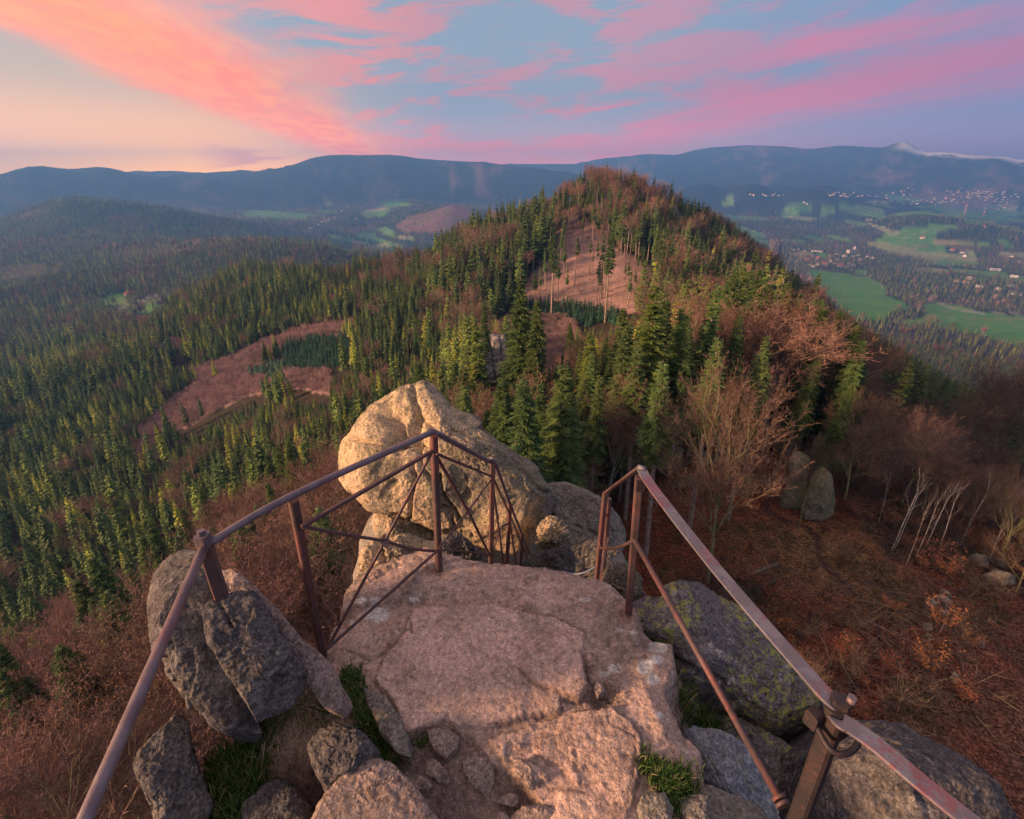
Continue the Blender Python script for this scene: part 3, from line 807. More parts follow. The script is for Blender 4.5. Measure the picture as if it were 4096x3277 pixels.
def broadleaf(seed, h, trunk_r, levels, nchild, spread, fork=.55, twig_n=3, twig_len=.8, upright=.55, stems=1, tw=.035, sides=(7, 5, 4, 3), budsize=0.0, bole=.42):
    """leafless tree: trunk/limbs mesh and a crown mesh of fine twigs"""
    rg = random.Random(seed); tr = MB(); cr = MB()
    def grow(p, d, L, r, lv):
        n = 4 if lv < 2 else 3; pts = [p]; rad = [r]; dd = d.copy()
        for i in range(n):
            j_ = .07 if lv == 0 else .17
            dd = (dd + Vector((rv(-1, 1, rg), rv(-1, 1, rg), rv(-.6, .6, rg))) * j_ + Vector((0, 0, upright * (.05 if lv < 2 else .10)))).normalized()
            pts.append(pts[-1] + dd * L / n); rad.append(r * (1 - (.30 if lv == 0 else .5) * (i + 1) / n))
        (tr if lv < levels else cr).tube(pts, [max(x, .007) for x in rad], sides[min(lv, 3)] if lv < levels else 3)
        if lv >= levels:
            for k in range(twig_n):
                i = rg.randrange(0, n + 1); b = pts[i]
                e = (dd * .8 + Vector((rv(-1, 1, rg), rv(-1, 1, rg), rv(-.6, .8, rg)))).normalized()
                l2 = twig_len * rv(.4, 1.15, rg); sdv = e.cross(Vector((rv(-1, 1, rg), rv(-1, 1, rg), rv(-1, 1, rg))))
                if sdv.length < .01: continue
                sdv = sdv.normalized() * tw
                cr.tri(tuple(b - sdv), tuple(b + sdv), tuple(b + e * l2))
                if budsize:
                    for _ in range(3):
                        c = b + e * l2 * rv(.35, 1.05, rg); o1 = Vector((rv(-1, 1, rg), rv(-1, 1, rg), rv(-1, 1, rg))) * budsize; o2 = Vector((rv(-1, 1, rg), rv(-1, 1, rg), rv(-1, 1, rg))) * budsize
                        cr.tri(tuple(c), tuple(c + o1), tuple(c + o2))
            return
        nc = nchild[min(lv, len(nchild) - 1)]; off = rg.random() * 6.28
        for k in range(nc):
            s_ = 1.0 if k < 2 else rv(fork if lv == 0 else .30, 1.0, rg)
            fi = s_ * n; i = min(int(fi), n - 1); b = pts[i].lerp(pts[i + 1], fi - i)
            a = off + 6.283 * k / nc + rv(-.4, .4, rg)
            side = dd.cross(Vector((1, .3, .2)))
            if side.length < .05: side = Vector((0, 1, 0))
            side.normalize(); side.rotate(Matrix.Rotation(a, 3, dd))
            sp = spread * rv(.6, 1.25, rg) * (.4 if k == 0 else 1)
            nd = (dd + side * sp).normalized()
            if lv < 3: nd = Vector((nd.x, nd.y, max(nd.z, .18))).normalized()
            Lc = (h * (1 - bole) * .42 if lv == 0 else L * rv(.60, .78, rg)) * rv(.85, 1.12, rg)
            grow(b, nd, Lc, r * (.40 if k else .58) * (1.0 if lv else .9), lv + 1)
    for s_ in range(stems):
        a = rg.random() * 6.28; o = .0 if stems == 1 else .25
        d = Vector((math.cos(a) * (.0 if stems == 1 else rv(.08, .28, rg)), math.sin(a) * (.0 if stems == 1 else rv(.08, .28, rg)), 1)).normalized()
        grow(Vector((math.cos(a) * o, math.sin(a) * o, -.8)), d, h * bole * rv(.9, 1.1, rg), trunk_r * rv(.8, 1.1, rg), 0)
    zmax = max([p[2] for p in cr.v] + [1]); k = h / zmax
    for mb in (tr, cr): mb.v = [(p[0] * k, p[1] * k, p[2] * k if p[2] > 0 else p[2]) for p in mb.v]
    return cr, tr

def pine(seed, h, lod):
    rg = random.Random(seed); cr = MB(); tr = MB()
    tr.tube([(0, 0, -1), (.2, 0, h * .5), (.1, .3, h * .97)], [h * .013, h * .009, h * .003], 5)
    for b in range(9 if lod else 16):
        z = h * rv(.62, .98, rg); a = rg.random() * 6.28; L = h * .16 * rv(.6, 1.2, rg) * (1.25 - z / h)*2.2
        c = Vector((math.cos(a) * L, math.sin(a) * L, z + L * .25))
        tr.tube([(0, 0, z - .4), tuple(c)], [.06, .02], 3)
        for _ in range(10 if lod else 46):
            o = Vector((rg.gauss(0, .55), rg.gauss(0, .55), rg.gauss(0, .28))) * (h / 16)
            s1 = Vector((rv(-1, 1, rg), rv(-1, 1, rg), rv(-.6, .6, rg))) * (.75 if lod else .38); s2 = Vector((rv(-1, 1, rg), rv(-1, 1, rg), rv(-.6, .6, rg))) * (.75 if lod else .38)
            p = c + o; cr.tri(tuple(p), tuple(p + s1), tuple(p + s2))
    return cr, tr

def far_broadleaf(seed, h, n, mat_twig=1):
    """small far tree: stem and a loose dome of thin twigs"""
    rg = random.Random(seed); mb = MB()
    mb.tube([(0, 0, -1), (0, 0, h * .6)], [h * .012, h * .006], 3, 0)
    for _ in range(n):
        th = rg.random() * 6.28; rr = math.sqrt(rg.random()) * h * .24; zz = h * (.42 + .56 * rg.random() * (1 - (rr / (h * .27)) ** 2 * .6))
        b = Vector((math.cos(th) * rr * .45, math.sin(th) * rr * .45, zz * .7)); e = Vector((math.cos(th) * rr, math.sin(th) * rr, zz))
        sdv = (e - b).cross(Vector((rv(-1, 1, rg), rv(-1, 1, rg), rv(-1, 1, rg))))
        if sdv.length < .01: continue
        sdv = sdv.normalized() * h * .017
        mb.tri(tuple(b - sdv), tuple(b + sdv), tuple(e + (e - b) * .15), mat_twig)
    return mb

def combine(cr, tr):
    mb = MB(); mb.v = list(tr.v) + list(cr.v); n = len(tr.v)
    mb.f = list(tr.f) + [tuple(i + n for i in f) for f in cr.f]
    mb.mi = [0] * len(tr.f) + [1] * len(cr.f); return mb

# every kind: list of variants at three levels of detail -------------------------------------------------
# near: (trunk mesh, crown mesh, height); mid/far: one mesh with both
KIN = {}
def kind(name, bark, leaf, near, mid, far, cat, treename):
    KIN[name] = dict(bark=bark, leaf=leaf, cat=cat, tname=treename,
                     near=[(tr.mesh(treename + '_trunk', [bark]), cr.mesh(treename + '_crown', [leaf])) for cr, tr in near],
                     mid=[combine(cr, tr).mesh(treename, [bark, leaf]) for cr, tr in mid],
                     far=[combine(*x).mesh(treename, [bark, leaf]) if isinstance(x, tuple) else x.mesh(treename, [bark, leaf]) for x in far])
H0 = 20.0   # all prototypes are 20 m tall and scaled per tree
kind('spruce', M_BARKS, M_SPRUCE,
     [spruce(1, H0, 6.5, 2.6, 42, 8, 7), spruce(2, H0, 4.5, 2.9, 44, 8, 7), spruce(3, H0, 9, 2.3, 34, 8, 6, bare=.1)],
     [spruce(11, H0, 4, 2.9, 26, 7, 1), spruce(12, H0, 6.5, 2.6, 24, 7, 1, bare=.1), spruce(13, H0, 2.5, 3.3, 28, 7, 1), spruce(14, H0, 8, 2.4, 20, 7, 1, bare=.15), spruce(113, H0, 3, 3.6, 26, 7, 1, shape=.65), spruce(114, H0, 5, 2.3, 24, 6, 1, bare=.28)],
     [spruce(21, H0, 3, 2.6, 9, 6, 0, 3), spruce(22, H0, 5, 2.3, 9, 6, 0, 3), spruce(23, H0, 4, 2.9, 8, 6, 0, 3)], 'spruce', 'spruce_tree')
kind('tallspruce', M_BARKS, M_SPRUCE,
     [spruce(31, H0, 11, 1.8, 28, 8, 6, bare=.12)],
     [spruce(32, H0, 10.5, 1.5, 17, 7, 1, bare=.1), spruce(33, H0, 12.0, 1.45, 15, 7, 1, bare=.12), spruce(34, H0, 8.5, 1.6, 19, 7, 1, bare=.06)],
     [spruce(35, H0, 9, 1.8, 8, 6, 0, 3)], 'spruce', 'tall_spruce_tree')
kind('lightspruce', M_BARKS, M_SPRUCE_L,
     [spruce(5, H0, 4.0, 2.9, 42, 8, 7), spruce(6, H0, 5.5, 2.6, 40, 8, 7)],
     [spruce(15, H0, 3.5, 3.1, 26, 7, 1), spruce(16, H0, 5, 2.8, 24, 7, 1, bare=.12), spruce(115, H0, 3, 3.4, 26, 7, 1, shape=.6)],
     [spruce(24, H0, 3, 2.6, 9, 6, 0, 3)], 'spruce', 'light_spruce_tree')
kind('young', M_BARKS, M_YOUNG,
     [spruce(7, H0, 1, 4.4, 30, 8, 5)], [spruce(17, H0, .8, 4.4, 14, 7, 1, shape=.95), spruce(18, H0, .8, 5, 13, 7, 1, shape=.9)],
     [spruce(25, H0, 1, 4.5, 7, 6, 0, 3)], 'young spruce', 'young_spruce_tree')
kind('paleyoung', M_BARKS, M_PALE,
     [spruce(8, H0, 1, 5.5, 26, 8, 4)], [spruce(19, H0, .8, 5.6, 12, 7, 1)], [spruce(26, H0, 1, 5.5, 7, 6, 0, 3)], 'fir', 'pale_fir_tree')
kind('larch', M_BARKP, M_LARCH,
     [spruce(9, H0, 4, 2.4, 36, 7, 6, droop=.2, bare=.2)], [spruce(27, H0, 3, 3.0, 24, 7, 1, droop=.1, bare=.12), spruce(28, H0, 4.5, 2.7, 22, 7, 1, droop=.1, bare=.15)],
     [spruce(29, H0, 3, 2.7, 8, 6, 0, 3, bare=.1)], 'larch', 'larch_tree')
kind('pine', M_BARKP, M_PINE, [pine(1, H0, 0)], [pine(2, H0, 1), pine(3, H0, 1)], [pine(4, H0, 1)], 'pine', 'pine_tree')
kind('beech', M_BARKB, M_TWIG,
     [broadleaf(41, H0, .30, 4, [8, 6, 5, 4], .78, twig_n=15, twig_len=.7, tw=.017, budsize=.075, bole=.48, upright=.75, fork=.66), broadleaf(42, H0, .22, 4, [8, 5, 4, 3], .62, twig_n=15, twig_len=.7, tw=.017, budsize=.075, bole=.48, stems=1, fork=.75, upright=.9)],
     [broadleaf(43, H0, .26, 3, [7, 6, 5], .8, twig_n=12, twig_len=1.1, tw=.028, sides=(4, 3, 3, 3), bole=.5, upright=.9, fork=.75), broadleaf(44, H0, .22, 3, [7, 6, 5], .68, twig_n=12, twig_len=1.1, tw=.028, sides=(4, 3, 3, 3), bole=.42)],
     [far_broadleaf(45, H0, 90), far_broadleaf(46, H0, 80)], 'beech', 'beech_tree')
kind('greybeech', M_MOSSBARK, M_TWIG2,
     [broadleaf(47, H0, .22, 4, [8, 5, 5, 4], .66, twig_n=15, twig_len=.7, tw=.015, budsize=.06, bole=.50, upright=.9, fork=.58), broadleaf(48, H0, .17, 4, [6, 5, 4, 3], .5, upright=1.2, twig_n=7, twig_len=.8, stems=2, tw=.011, budsize=.03, bole=.4)],
     [broadleaf(49, H0, .22, 3, [6, 6, 5], .7, twig_n=9, twig_len=1.1, tw=.024, sides=(4, 3, 3, 3), bole=.42)],
     [far_broadleaf(50, H0, 80)], 'broadleaf tree', 'bare_broadleaf_tree')
kind('bush', M_BARKB, M_TWIGP,
     [broadleaf(51, H0, .16, 3, [7, 5, 4], .6, fork=.1, twig_n=7, twig_len=1.4, stems=3, tw=.022, upright=1.0, bole=.15)],
     [broadleaf(52, H0, .14, 2, [7, 6], .6, fork=.1, twig_n=8, twig_len=2.8, stems=2, tw=.08, upright=1.0, bole=.15, sides=(3, 3, 3, 3)), broadleaf(53, H0, .14, 2, [8, 6], .5, fork=.1, twig_n=8, twig_len=2.8, stems=2, tw=.08, upright=1.2, bole=.12, sides=(3, 3, 3, 3))],
     [far_broadleaf(54, H0, 50)], 'young beech', 'young_beech_tree')
kind('birch', M_BIRCH, M_TWIG2,
     [broadleaf(55, H0, .13, 3, [7, 4, 3], .45, fork=.45, twig_n=6, twig_len=1.0, tw=.008, upright=1.3, bole=.66), broadleaf(56, H0, .12, 3, [6, 4, 3], .42, fork=.5, twig_n=6, twig_len=1.0, tw=.008, upright=.9, bole=.66)],
     [broadleaf(57, H0, .12, 2, [8, 5], .42, fork=.4, twig_n=6, twig_len=2, tw=.03, upright=1.2, bole=.55, sides=(3, 3, 3, 3))],
     [far_broadleaf(58, H0, 40)], 'birch', 'birch_tree')
# ------------------------------------------------------------------ where the trees stand
def candidates(r0, r1, spacing, a0=-62, a1=62):
    n = int((r1**2 - r0**2) * .5 * R(a1 - a0) / spacing**2)
    # jittered rings for even cover
    pts = []
    r = r0
    while r < r1:
        m = max(1, int(r * R(a1 - a0) / spacing))
        a = R(a0) + (np.arange(m) + RNG.random(m)) * R(a1 - a0) / m
        rr = r + RNG.random(m) * spacing
        pts.append(np.stack([rr * np.sin(a), rr * np.cos(a)], 1)); r += spacing
    return np.concatenate(pts)
ALL = []   # x,y,z,kind index,height
KN = list(KIN.keys())
KI = {k: i for i, k in enumerate(KN)}
HEROES = []
def zone(r0, r1, spacing, hscale=1.0, keepfar=1.0):
    P = candidates(r0, r1, spacing)
    x, y = P[:, 0], P[:, 1]; z = ground(x, y); r = np.hypot(x, y)
    px, py, d = project(np.stack([x, y, z], -1)); pxt, pyt, dt = project(np.stack([x, y, z + 24 * hscale], -1))
    ok = (dt > 3) & (np.maximum(px, pxt) > -260) & (np.minimum(px, pxt) < 4356) & (np.minimum(pyt, py) < 3500)
    ok &= ~hidden(x, y, z, 26 * hscale)
    x, y, z, r = x[ok], y[ok], z[ok], r[ok]; px, py = px[ok], py[ok]
    c = cover(x, y, z); n = len(x); u = RNG.random(n); v = RNG.random(n)
    q = np.stack([x, y, np.zeros(n)], -1)
    p1 = fbm(q / 70, 3, .6); p2 = fbm(q / 45 + 31, 3, .6); big = fbm(q / 900, 4, .6) * .9 + fbm(q / 160 + 3, 4, .6) * .9
    az = np.degrees(np.arctan2(x, y))
    kd = np.full(n, -1); hh = np.full(n, 18.0)
    S, TS, LS, Y, PY_, L, PN, BE, GB, BU, BI = [KI[k] for k in ('spruce', 'tallspruce', 'lightspruce', 'young', 'paleyoung', 'larch', 'pine', 'beech', 'greybeech', 'bush', 'birch')]
    def assign(mask, table, hlo, hhi):
        # table: cumulative list (prob, kind)
        acc = 0.0; left = mask.copy()
        for pr, k in table:
            m = left & (u >= acc) & (u < acc + pr); kd[m] = k; acc += pr
        hh[mask] = hlo + (hhi - hlo) * v[mask]
    f = c == FOREST
    if r1 <= 1500:
        assign(f, [(.60, S), (.20, LS), (.03, TS), (.03, BE), (.02, GB), (.12, L)], 12, 20)
        m = f & (p1 > .22); assign(m, [(.25, S), (.08, L), (.32, BE), (.25, GB)], 10, 15)
        m = f & (p2 > .26) & (p1 < .1); assign(m, [(.35, LS), (.50, L), (.1, PN)], 12, 19)
        lv_ = f & (az < -15) & (r > 500); assign(lv_, [(.44, S), (.26, LS), (.20, L), (.05, GB), (.05, BE)], 13, 21)
        # the pyramid hill: tall dark spruces, high crowns
        hill = f & (az > -19) & (az < 34) & (r > 185) & (r < 420)
        assign(hill, [(.50, S), (.30, TS), (.12, LS), (.06, BE)], 15.5, 22.5)
        hl = hill & (az > 18); assign(hl, [(.62, S), (.18, TS), (.05, LS), (.10, BE)], 14.5, 21)
        sad = f & (az > -14) & (az < 30) & (r > 75) & (r <= 185); assign(sad, [(.34, S), (.32, LS), (.10, TS), (.10, BE), (.05, GB)], 13, 21)
        rt = f & (az > 24) & (r > 60) & (r <= 240); assign(rt, [(.80, S), (.03, LS), (.07, GB), (.04, BE)], 15, 24)
        nl = f & (az < -8) & (r < 58); assign(nl, [(.16, TS), (.14, S), (.42, BE), (.22, GB)], 10, 16)
        nl = f & (az < -8) & (r < 160) & (r >= 58); assign(nl, [(.60, S), (.17, LS), (.07, BE), (.05, GB), (.06, L)], 11, 18)
        nl2 = f & (az < -28) & (r < 58) & (r > 30); assign(nl2, [(.12, TS), (.40, S), (.26, BE), (.14, GB)], 10, 16)
        ctr = f & (az >= -8) & (az < 22) & (r < 75); assign(ctr, [(.20, TS), (.12, S), (.08, BE), (.03, GB)], 15, 21)
        near_clear = (r < 17) | ((az > 8) & (r < 34)); kd[near_clear & (c != BSH)] = -1
    else:
        bt = big > .16
        assign(f, [(.44, S), (.26, L), (.27, LS), (.03, BE)], 15, 22)
        assign(f & bt, [(.30, S), (.18, L), (.16, LS), (.20, GB), (.16, BU)], 14, 21)
    assign(c == THK, [(.75, BU), (.012, L)], 2.6, 4.2)
    assign(c == TOP, [(.26, S), (.22, TS), (.26, BE), (.10, GB)], 12, 17.5)
    assign(c == BAR, [(.16, TS), (.02, BU)], 14, 24)
    m = (c == BAR) & (kd == BU); hh[m] = 4
    assign(c == YNG, [(.97, Y)], 3.6, 6.0)
    assign(c == PYN, [(.97, PY_)], 2.5, 4.0)
    assign(c == LCH, [(.78, L), (.12, S)], 10, 15)
    assign(c == BSH, [(.10, BU), (.44, GB), (.06, BI)], 6, 12)
    assign(c == LIT, [(.03, GB)], 3, 6)
    assign(c == HTH, [(.10, GB), (.12, BU), (.04, S)], 8, 16)
    assign(c == MEADOW, [(.012, BU)] if r1 > 1500 else [], 8, 12)
    for hx, hy in HEROXY: kd[np.hypot(x - hx, y - hy) < (2.2 if hy < 75 else 1.5)] = -1
    # trees that would cut into the lookout rock
    stand = fbm(q / 38 + 77, 3, .6); hh = hh * (1 + .32 * np.clip(stand * 1.6, -1, 1) * (r > 60))
    gap = (fbm(q / 22 + 120, 2) > .33) & (RNG.random(n) < .6) & (r > 75) & (r < 1300); kd[gap & (c == FOREST)] = -1
    k = kd >= 0
    ALL.append(np.stack([x[k], y[k], z[k], kd[k].astype(float), hh[k] * hscale * (.68 + .5 * RNG.random(k.sum()))], 1))

# single trees the photograph shows clearly: (kind, px, py of the foot, py of the top, variant, width factor, label)
SPEC = [
    ('beech', 3052, 1822, 1120, 0, 1.25, 'largest bare beech with wide crown, standing left of the mossy rock towers'),
    ('beech', 2990, 1800, 1080, 1, .95, 'tall grey bare beech just left of the largest beech'),
    ('greybeech', 2830, 2335, 1380, 0, .78, 'mossy trunked bare tree rising from red leaf litter below the band handrail'),
    ('beech', 2420, 2080, 1440, 1, .85, 'pinkish many branched beech right behind the rounded grey boulder'),
    ('beech', 2330, 1990, 1560, 0, .8, 'small copper twigged beech left of the pinkish beech behind the stairs'),
    ('lightspruce', 2540, 1930, 1125, 0, 1.15, 'tallest light green spruce rising behind the stairs in the middle'),
    ('lightspruce', 2650, 1880, 1215, 1, 1.05, 'second tall light green spruce right of the tallest one'),
    ('spruce', 2440, 1960, 1310, 1, 1.0, 'dark spruce left of the tallest light green spruce'),
    ('lightspruce', 2340, 1900, 1330, 1, 1.0, 'light green spruce with pointed top behind the pinkish beech'),
    ('spruce', 2180, 1960, 1560, 2, .9, 'spruce with bare lower trunk right behind the big boulder'),
    ('spruce', 2240, 1900, 1440, 0, .9, 'dark green spruce standing over the right shoulder of the big boulder'),
    ('lightspruce', 1985, 1780, 1600, 1, 1.3, 'short green spruce just above the crest of the big boulder'),
    ('spruce', 2745, 1860, 1260, 1, 1.0, 'dark spruce between the twin light spruces and the beeches'),
    ('spruce', 3195, 1400, 1085, 0, 1.1, 'dark spruce with yellow green top above the large beech crown'),
    ('beech', 2800, 1760, 1100, 1, 1.1, 'bare beech with coppery dome crown left of the largest beech'),
    ('beech', 2700, 1790, 1290, 0, .9, 'bare beech with tangled copper crown between spruces in the middle'),
    ('tallspruce', 2420, 1290, 905, 0, 1, 'slender tall spruce standing alone in the pink clearing'),
    ('tallspruce', 2205, 1262, 930, 0, 1, 'slender spruce with long bare trunk at the foot of the pink clearing'),
    ('tallspruce', 2140, 1245, 1080, 0, 1.2, 'short slender spruce left of the pink clearing foot'),
    ('tallspruce', 2620, 1200, 900, 0, 1.3, 'dark slender spruce at the right edge of the pink clearing'),
    ('pine', 3330, 1800, 1520, 0, 1.2, 'bent pine with blue green crown above the rock towers'),
    ('spruce', 3400, 1600, 1400, 0, 1.1, 'dark spruce standing above the mossy rock towers on the right'),
    ('greybeech', 3930, 1990, 1380, 0, 1.1, 'bare tree with pale branches near the right edge above the boulders'),
    ('greybeech', 3650, 1950, 1500, 1, .9, 'bare many stemmed tree behind the birches'),
    ('greybeech', 3190, 2130, 1720, 1, .6, 'thin bare tree in front of the mossy rock towers'),
    ('greybeech', 3850, 1900, 1420, 0, .9, 'bare tree in the dark forest beside the pale branched one'),
    ('tallspruce', 2582, 2224, 1420, 0, 1.1, 'straight pole like spruce trunk rising beside the right stair posts'),
    ('tallspruce', 2758, 2107, 1330, 0, 1.1, 'tall thin spruce standing left of the mossy trunked tree'),
    ('tallspruce', 2676, 1903, 1290, 0, 1.1, 'tall thin spruce by the left end of the rock band'),
    ('tallspruce', 2910, 2091, 1400, 0, 1.0, 'tall thin spruce right of the mossy trunked tree'),
    ('tallspruce', 2969, 1923, 1330, 0, 1.0, 'thin spruce by the low mossy stone left of the path'),
    ('tallspruce', 2500, 2080, 1380, 0, 1.1, 'thin spruce directly behind the pinkish many branched beech'),
    ('greybeech', 2862, 2040, 1400, 1, .7, 'slim bare tree between the thin spruces above the leaf litter'),
    ('tallspruce', 2860, 1860, 1240, 0, 1.0, 'thin spruce behind the right end of the rock band'),
    ('tallspruce', 1270, 2500, 2080, 0, 1.2, 'spruce with reddish bare trunk between the left railing posts'),
    ('tallspruce', 1395, 2480, 2160, 0, 1.1, 'thin spruce just left of the platform corner'),
    ('tallspruce', 1330, 2420, 2060, 0, 1.1, 'thin spruce behind the node of the left railing braces'),
    ('birch', 3566, 2200, 1790, 0, .8, 'leftmost tall white birch of the group'),
    ('birch', 3578, 2195, 1810, 1, .7, 'second white birch from the left of the group'),
    ('birch', 3620, 2270, 1880, 1, .5, 'white birch with foot nearest to the viewer'),
    ('birch', 3664, 2230, 1850, 0, .7, 'white birch in the middle of the group'),
    ('birch', 3700, 2190, 1830, 1, .8, 'leaning white birch right of the middle'),
    ('birch', 3752, 2215, 1850, 0, .8, 'rightmost white birch of the group'),
    ('birch', 3515, 2090, 1830, 1, .7, 'white birch standing behind the left end of the group'),
    ('birch', 3940, 2280, 2020, 0, .5, 'lone thin birch beside the three boulders at the right edge'),
    ('pine', 1815, 2050, 1440, 0, .9, 'placeholder'),
    ('beech', 1010, 2560, 2030, 0, 1.1, 'orange brown beech behind the split left boulder'),
    ('beech', 1230, 2440, 1920, 1, 1.1, 'orange brown beech seen under the left handrail'),
    ('beech', 1330, 2330, 2050, 0, .9, 'orange brown beech left of the lowest big boulder stones'),
    ('greybeech', 1120, 2560, 2080, 1, .9, 'pale stemmed bare tree between the left handrail posts'),
    ('spruce', 1265, 2530, 2110, 2, .9, 'dark spruce whose bare trunk stands between the left posts'),
    ('spruce', 1345, 2520, 2180, 2, .7, 'dark spruce behind the crossing braces of the left railing'),
    ('beech', 430, 2650, 2270, 0, 1.2, 'wide bare beech left of the split boulder'),
    ('greybeech', 250, 2560, 2330, 0, 1.1, 'wide grey bare tree at the left edge'),
    ('greybeech', 560, 2850, 2360, 1, 1.0, 'bare tree below the long left handrail'),
    ('spruce', 560, 2560, 2330, 0, 1.0, 'dark green spruce just left of the split boulder'),
    ('larch', 3100, 1200, 1060, 0, 1.2, 'yellow tipped tree above the far beech crown'),
    ('larch', 2570, 1310, 1180, 0, 1.0, 'placeholder'),
]
SPEC = [s for s in SPEC if s[6] != 'placeholder']
HEROXY = []
HPOS = []
for kd_, px_, pf, pt, var, wf, lab in SPEC:
    p = hit(px_, pf); 
    dd = ray(px_, pt); hd = math.hypot(p[0], p[1]); he = math.hypot(dd[0], dd[1])
    top = dd[2] / he * hd
    HPOS.append((p, max(2.0, top - p[2]))); HEROXY.append((p[0], p[1]))
zone(9, 60, 2.6)
zone(60, 420, 3.5)
zone(420, 1250, 5.4)
zone(1250, 3100, 13, 1.15)
zone(3100, 4500, 24, 1.3)
ALLT = np.concatenate(ALL)
# nearer trees stay low enough to leave the clearings, plantings, rocks and fields behind them in view
CLEAR = THICKET + BARE + YOUNG + PALEYOUNG + [MEADOWS[-1][0], MEADOWS[-2][0], [(1895, 1320), (2070, 1320), (2080, 1520), (1900, 1540)]]
CCLS = [FOREST]
for it in range(5):
    base_cls = cover(ALLT[:, 0], ALLT[:, 1], ALLT[:, 2]) if it == 0 else base_cls
    tpx, tpy, _ = project(ALLT[:, :3] + np.array([0, 0, 1.0])[None, :] * ALLT[:, 4:5] * .97)
    bpx, bpy_, _ = project(ALLT[:, :3])
    own = np.isin(base_cls, [THK, BAR, YNG, PYN, MEADOW])
    bad = any_poly(tpx, tpy, CLEAR) & ~own & (DI0 < 2500) if it else None
    if it == 0:
        DI0 = np.linalg.norm(ALLT[:, :3], axis=1); bad = any_poly(tpx, tpy, CLEAR) & ~own & (DI0 < 2500)
    keep = ~(bad & (it == 4))
    ALLT[bad, 4] *= .74
    ALLT = ALLT[keep]; base_cls = base_cls[keep]; DI0 = DI0[keep]
for _ in range(10):   # the wooded ridge on the right keeps its falling skyline
    tpx, tpy, _d = project(ALLT[:, :3] + np.array([0, 0, 1.0])[None, :] * ALLT[:, 4:5])
    line = np.interp(tpx, [2500, 2700, 2900, 3080, 3200, 3500, 3800, 4096, 4400], [640, 700, 850, 985, 1090, 1320, 1490, 1630, 1760])
    bad = (tpx > 2650) & (tpy < line) & (DI0 < 420) & (_d > 5)
    ALLT[bad, 4] *= .87
azq = np.degrees(np.arctan2(ALLT[:, 0], ALLT[:, 1]))
keep = ~((ALLT[:, 4] < 4) & np.isin(ALLT[:, 3], [KI['spruce'], KI['tallspruce'], KI['lightspruce']]) & (DI0 < 420)) & ~((azq > 34) & (DI0 < 62) & np.isin(ALLT[:, 3], [KI['spruce'], KI['lightspruce'], KI['tallspruce']]))
ALLT = ALLT[keep]; base_cls = base_cls[keep]; DI0 = DI0[keep]
rockd = float(np.linalg.norm(hit(1985, 1560))) + 2
for _ in range(14):
    tpx, tpy, _d = project(ALLT[:, :3] + np.array([0, 0, 1.0])[None, :] * ALLT[:, 4:5])
    bad = (tpx > 1955) & (tpx < 2065) & (tpy < 1490) & (DI0 < rockd) & (DI0 > 20)
    ALLT[bad, 4] *= .82
keep = ~(((DI0 < rockd) & (tpx > 1950) & (tpx < 2070) & (ALLT[:, 4] < 3.0) & (base_cls == FOREST)))
ALLT = ALLT[keep]; base_cls = base_cls[keep]; DI0 = DI0[keep]
azt = np.degrees(np.arctan2(ALLT[:, 0], ALLT[:, 1]))
lowz = (azt < -9) & (DI0 > 75) & (DI0 < 330)
ALLT[lowz, 4] *= .72
nr_ = (DI0 < 75) & (ALLT[:, 3] == KI['lightspruce']); ALLT[nr_, 3] = KI['spruce']
nr_ = (DI0 < 75) & (ALLT[:, 3] == KI['larch']); ALLT[nr_, 3] = KI['spruce']
# low growth is planted closer
def infill(cls_, kd_, r0, r1, spacing, lo, hi, prob=1.0):
    P = candidates(r0, r1, spacing, -50, 30); x, y = P.T; z = ground(x, y)
    px, py, d = project(np.stack([x, y, z], -1)); ok = (d > 5) & (px > -50) & (px < 4150) & ~hidden(x, y, z, 5)
    x, y, z = x[ok], y[ok], z[ok]; c = cover(x, y, z); k = (c == cls_) & (RNG.random(len(x)) < prob)
    for hx, hy in HEROXY: k &= np.hypot(x - hx, y - hy) > 1.2
    return np.stack([x[k], y[k], z[k], np.full(k.sum(), float(KI[kd_])), lo + (hi - lo) * RNG.random(k.sum())], 1)
ALLT = np.concatenate([ALLT, infill(THK, 'bush', 90, 700, 1.9, 2.4, 4.2), infill(YNG, 'young', 90, 600, 2.4, 3.2, 6), infill(PYN, 'paleyoung', 90, 600, 2.2, 2.2, 4),
                       infill(BAR, 'bush', 150, 330, 3.4, 1.0, 2.2, .45), infill(BSH, 'greybeech', 30, 130, 3.4, 4, 8, .5)])
DIST = np.linalg.norm(ALLT[:, :3], axis=1)
px, py, _ = project(ALLT[:, :3] + np.array([0, 0, 1.0])[None, :] * (ALLT[:, 4] * .6)[:, None])
infr = (px > -20) & (px < 4116) & (py < 3290)

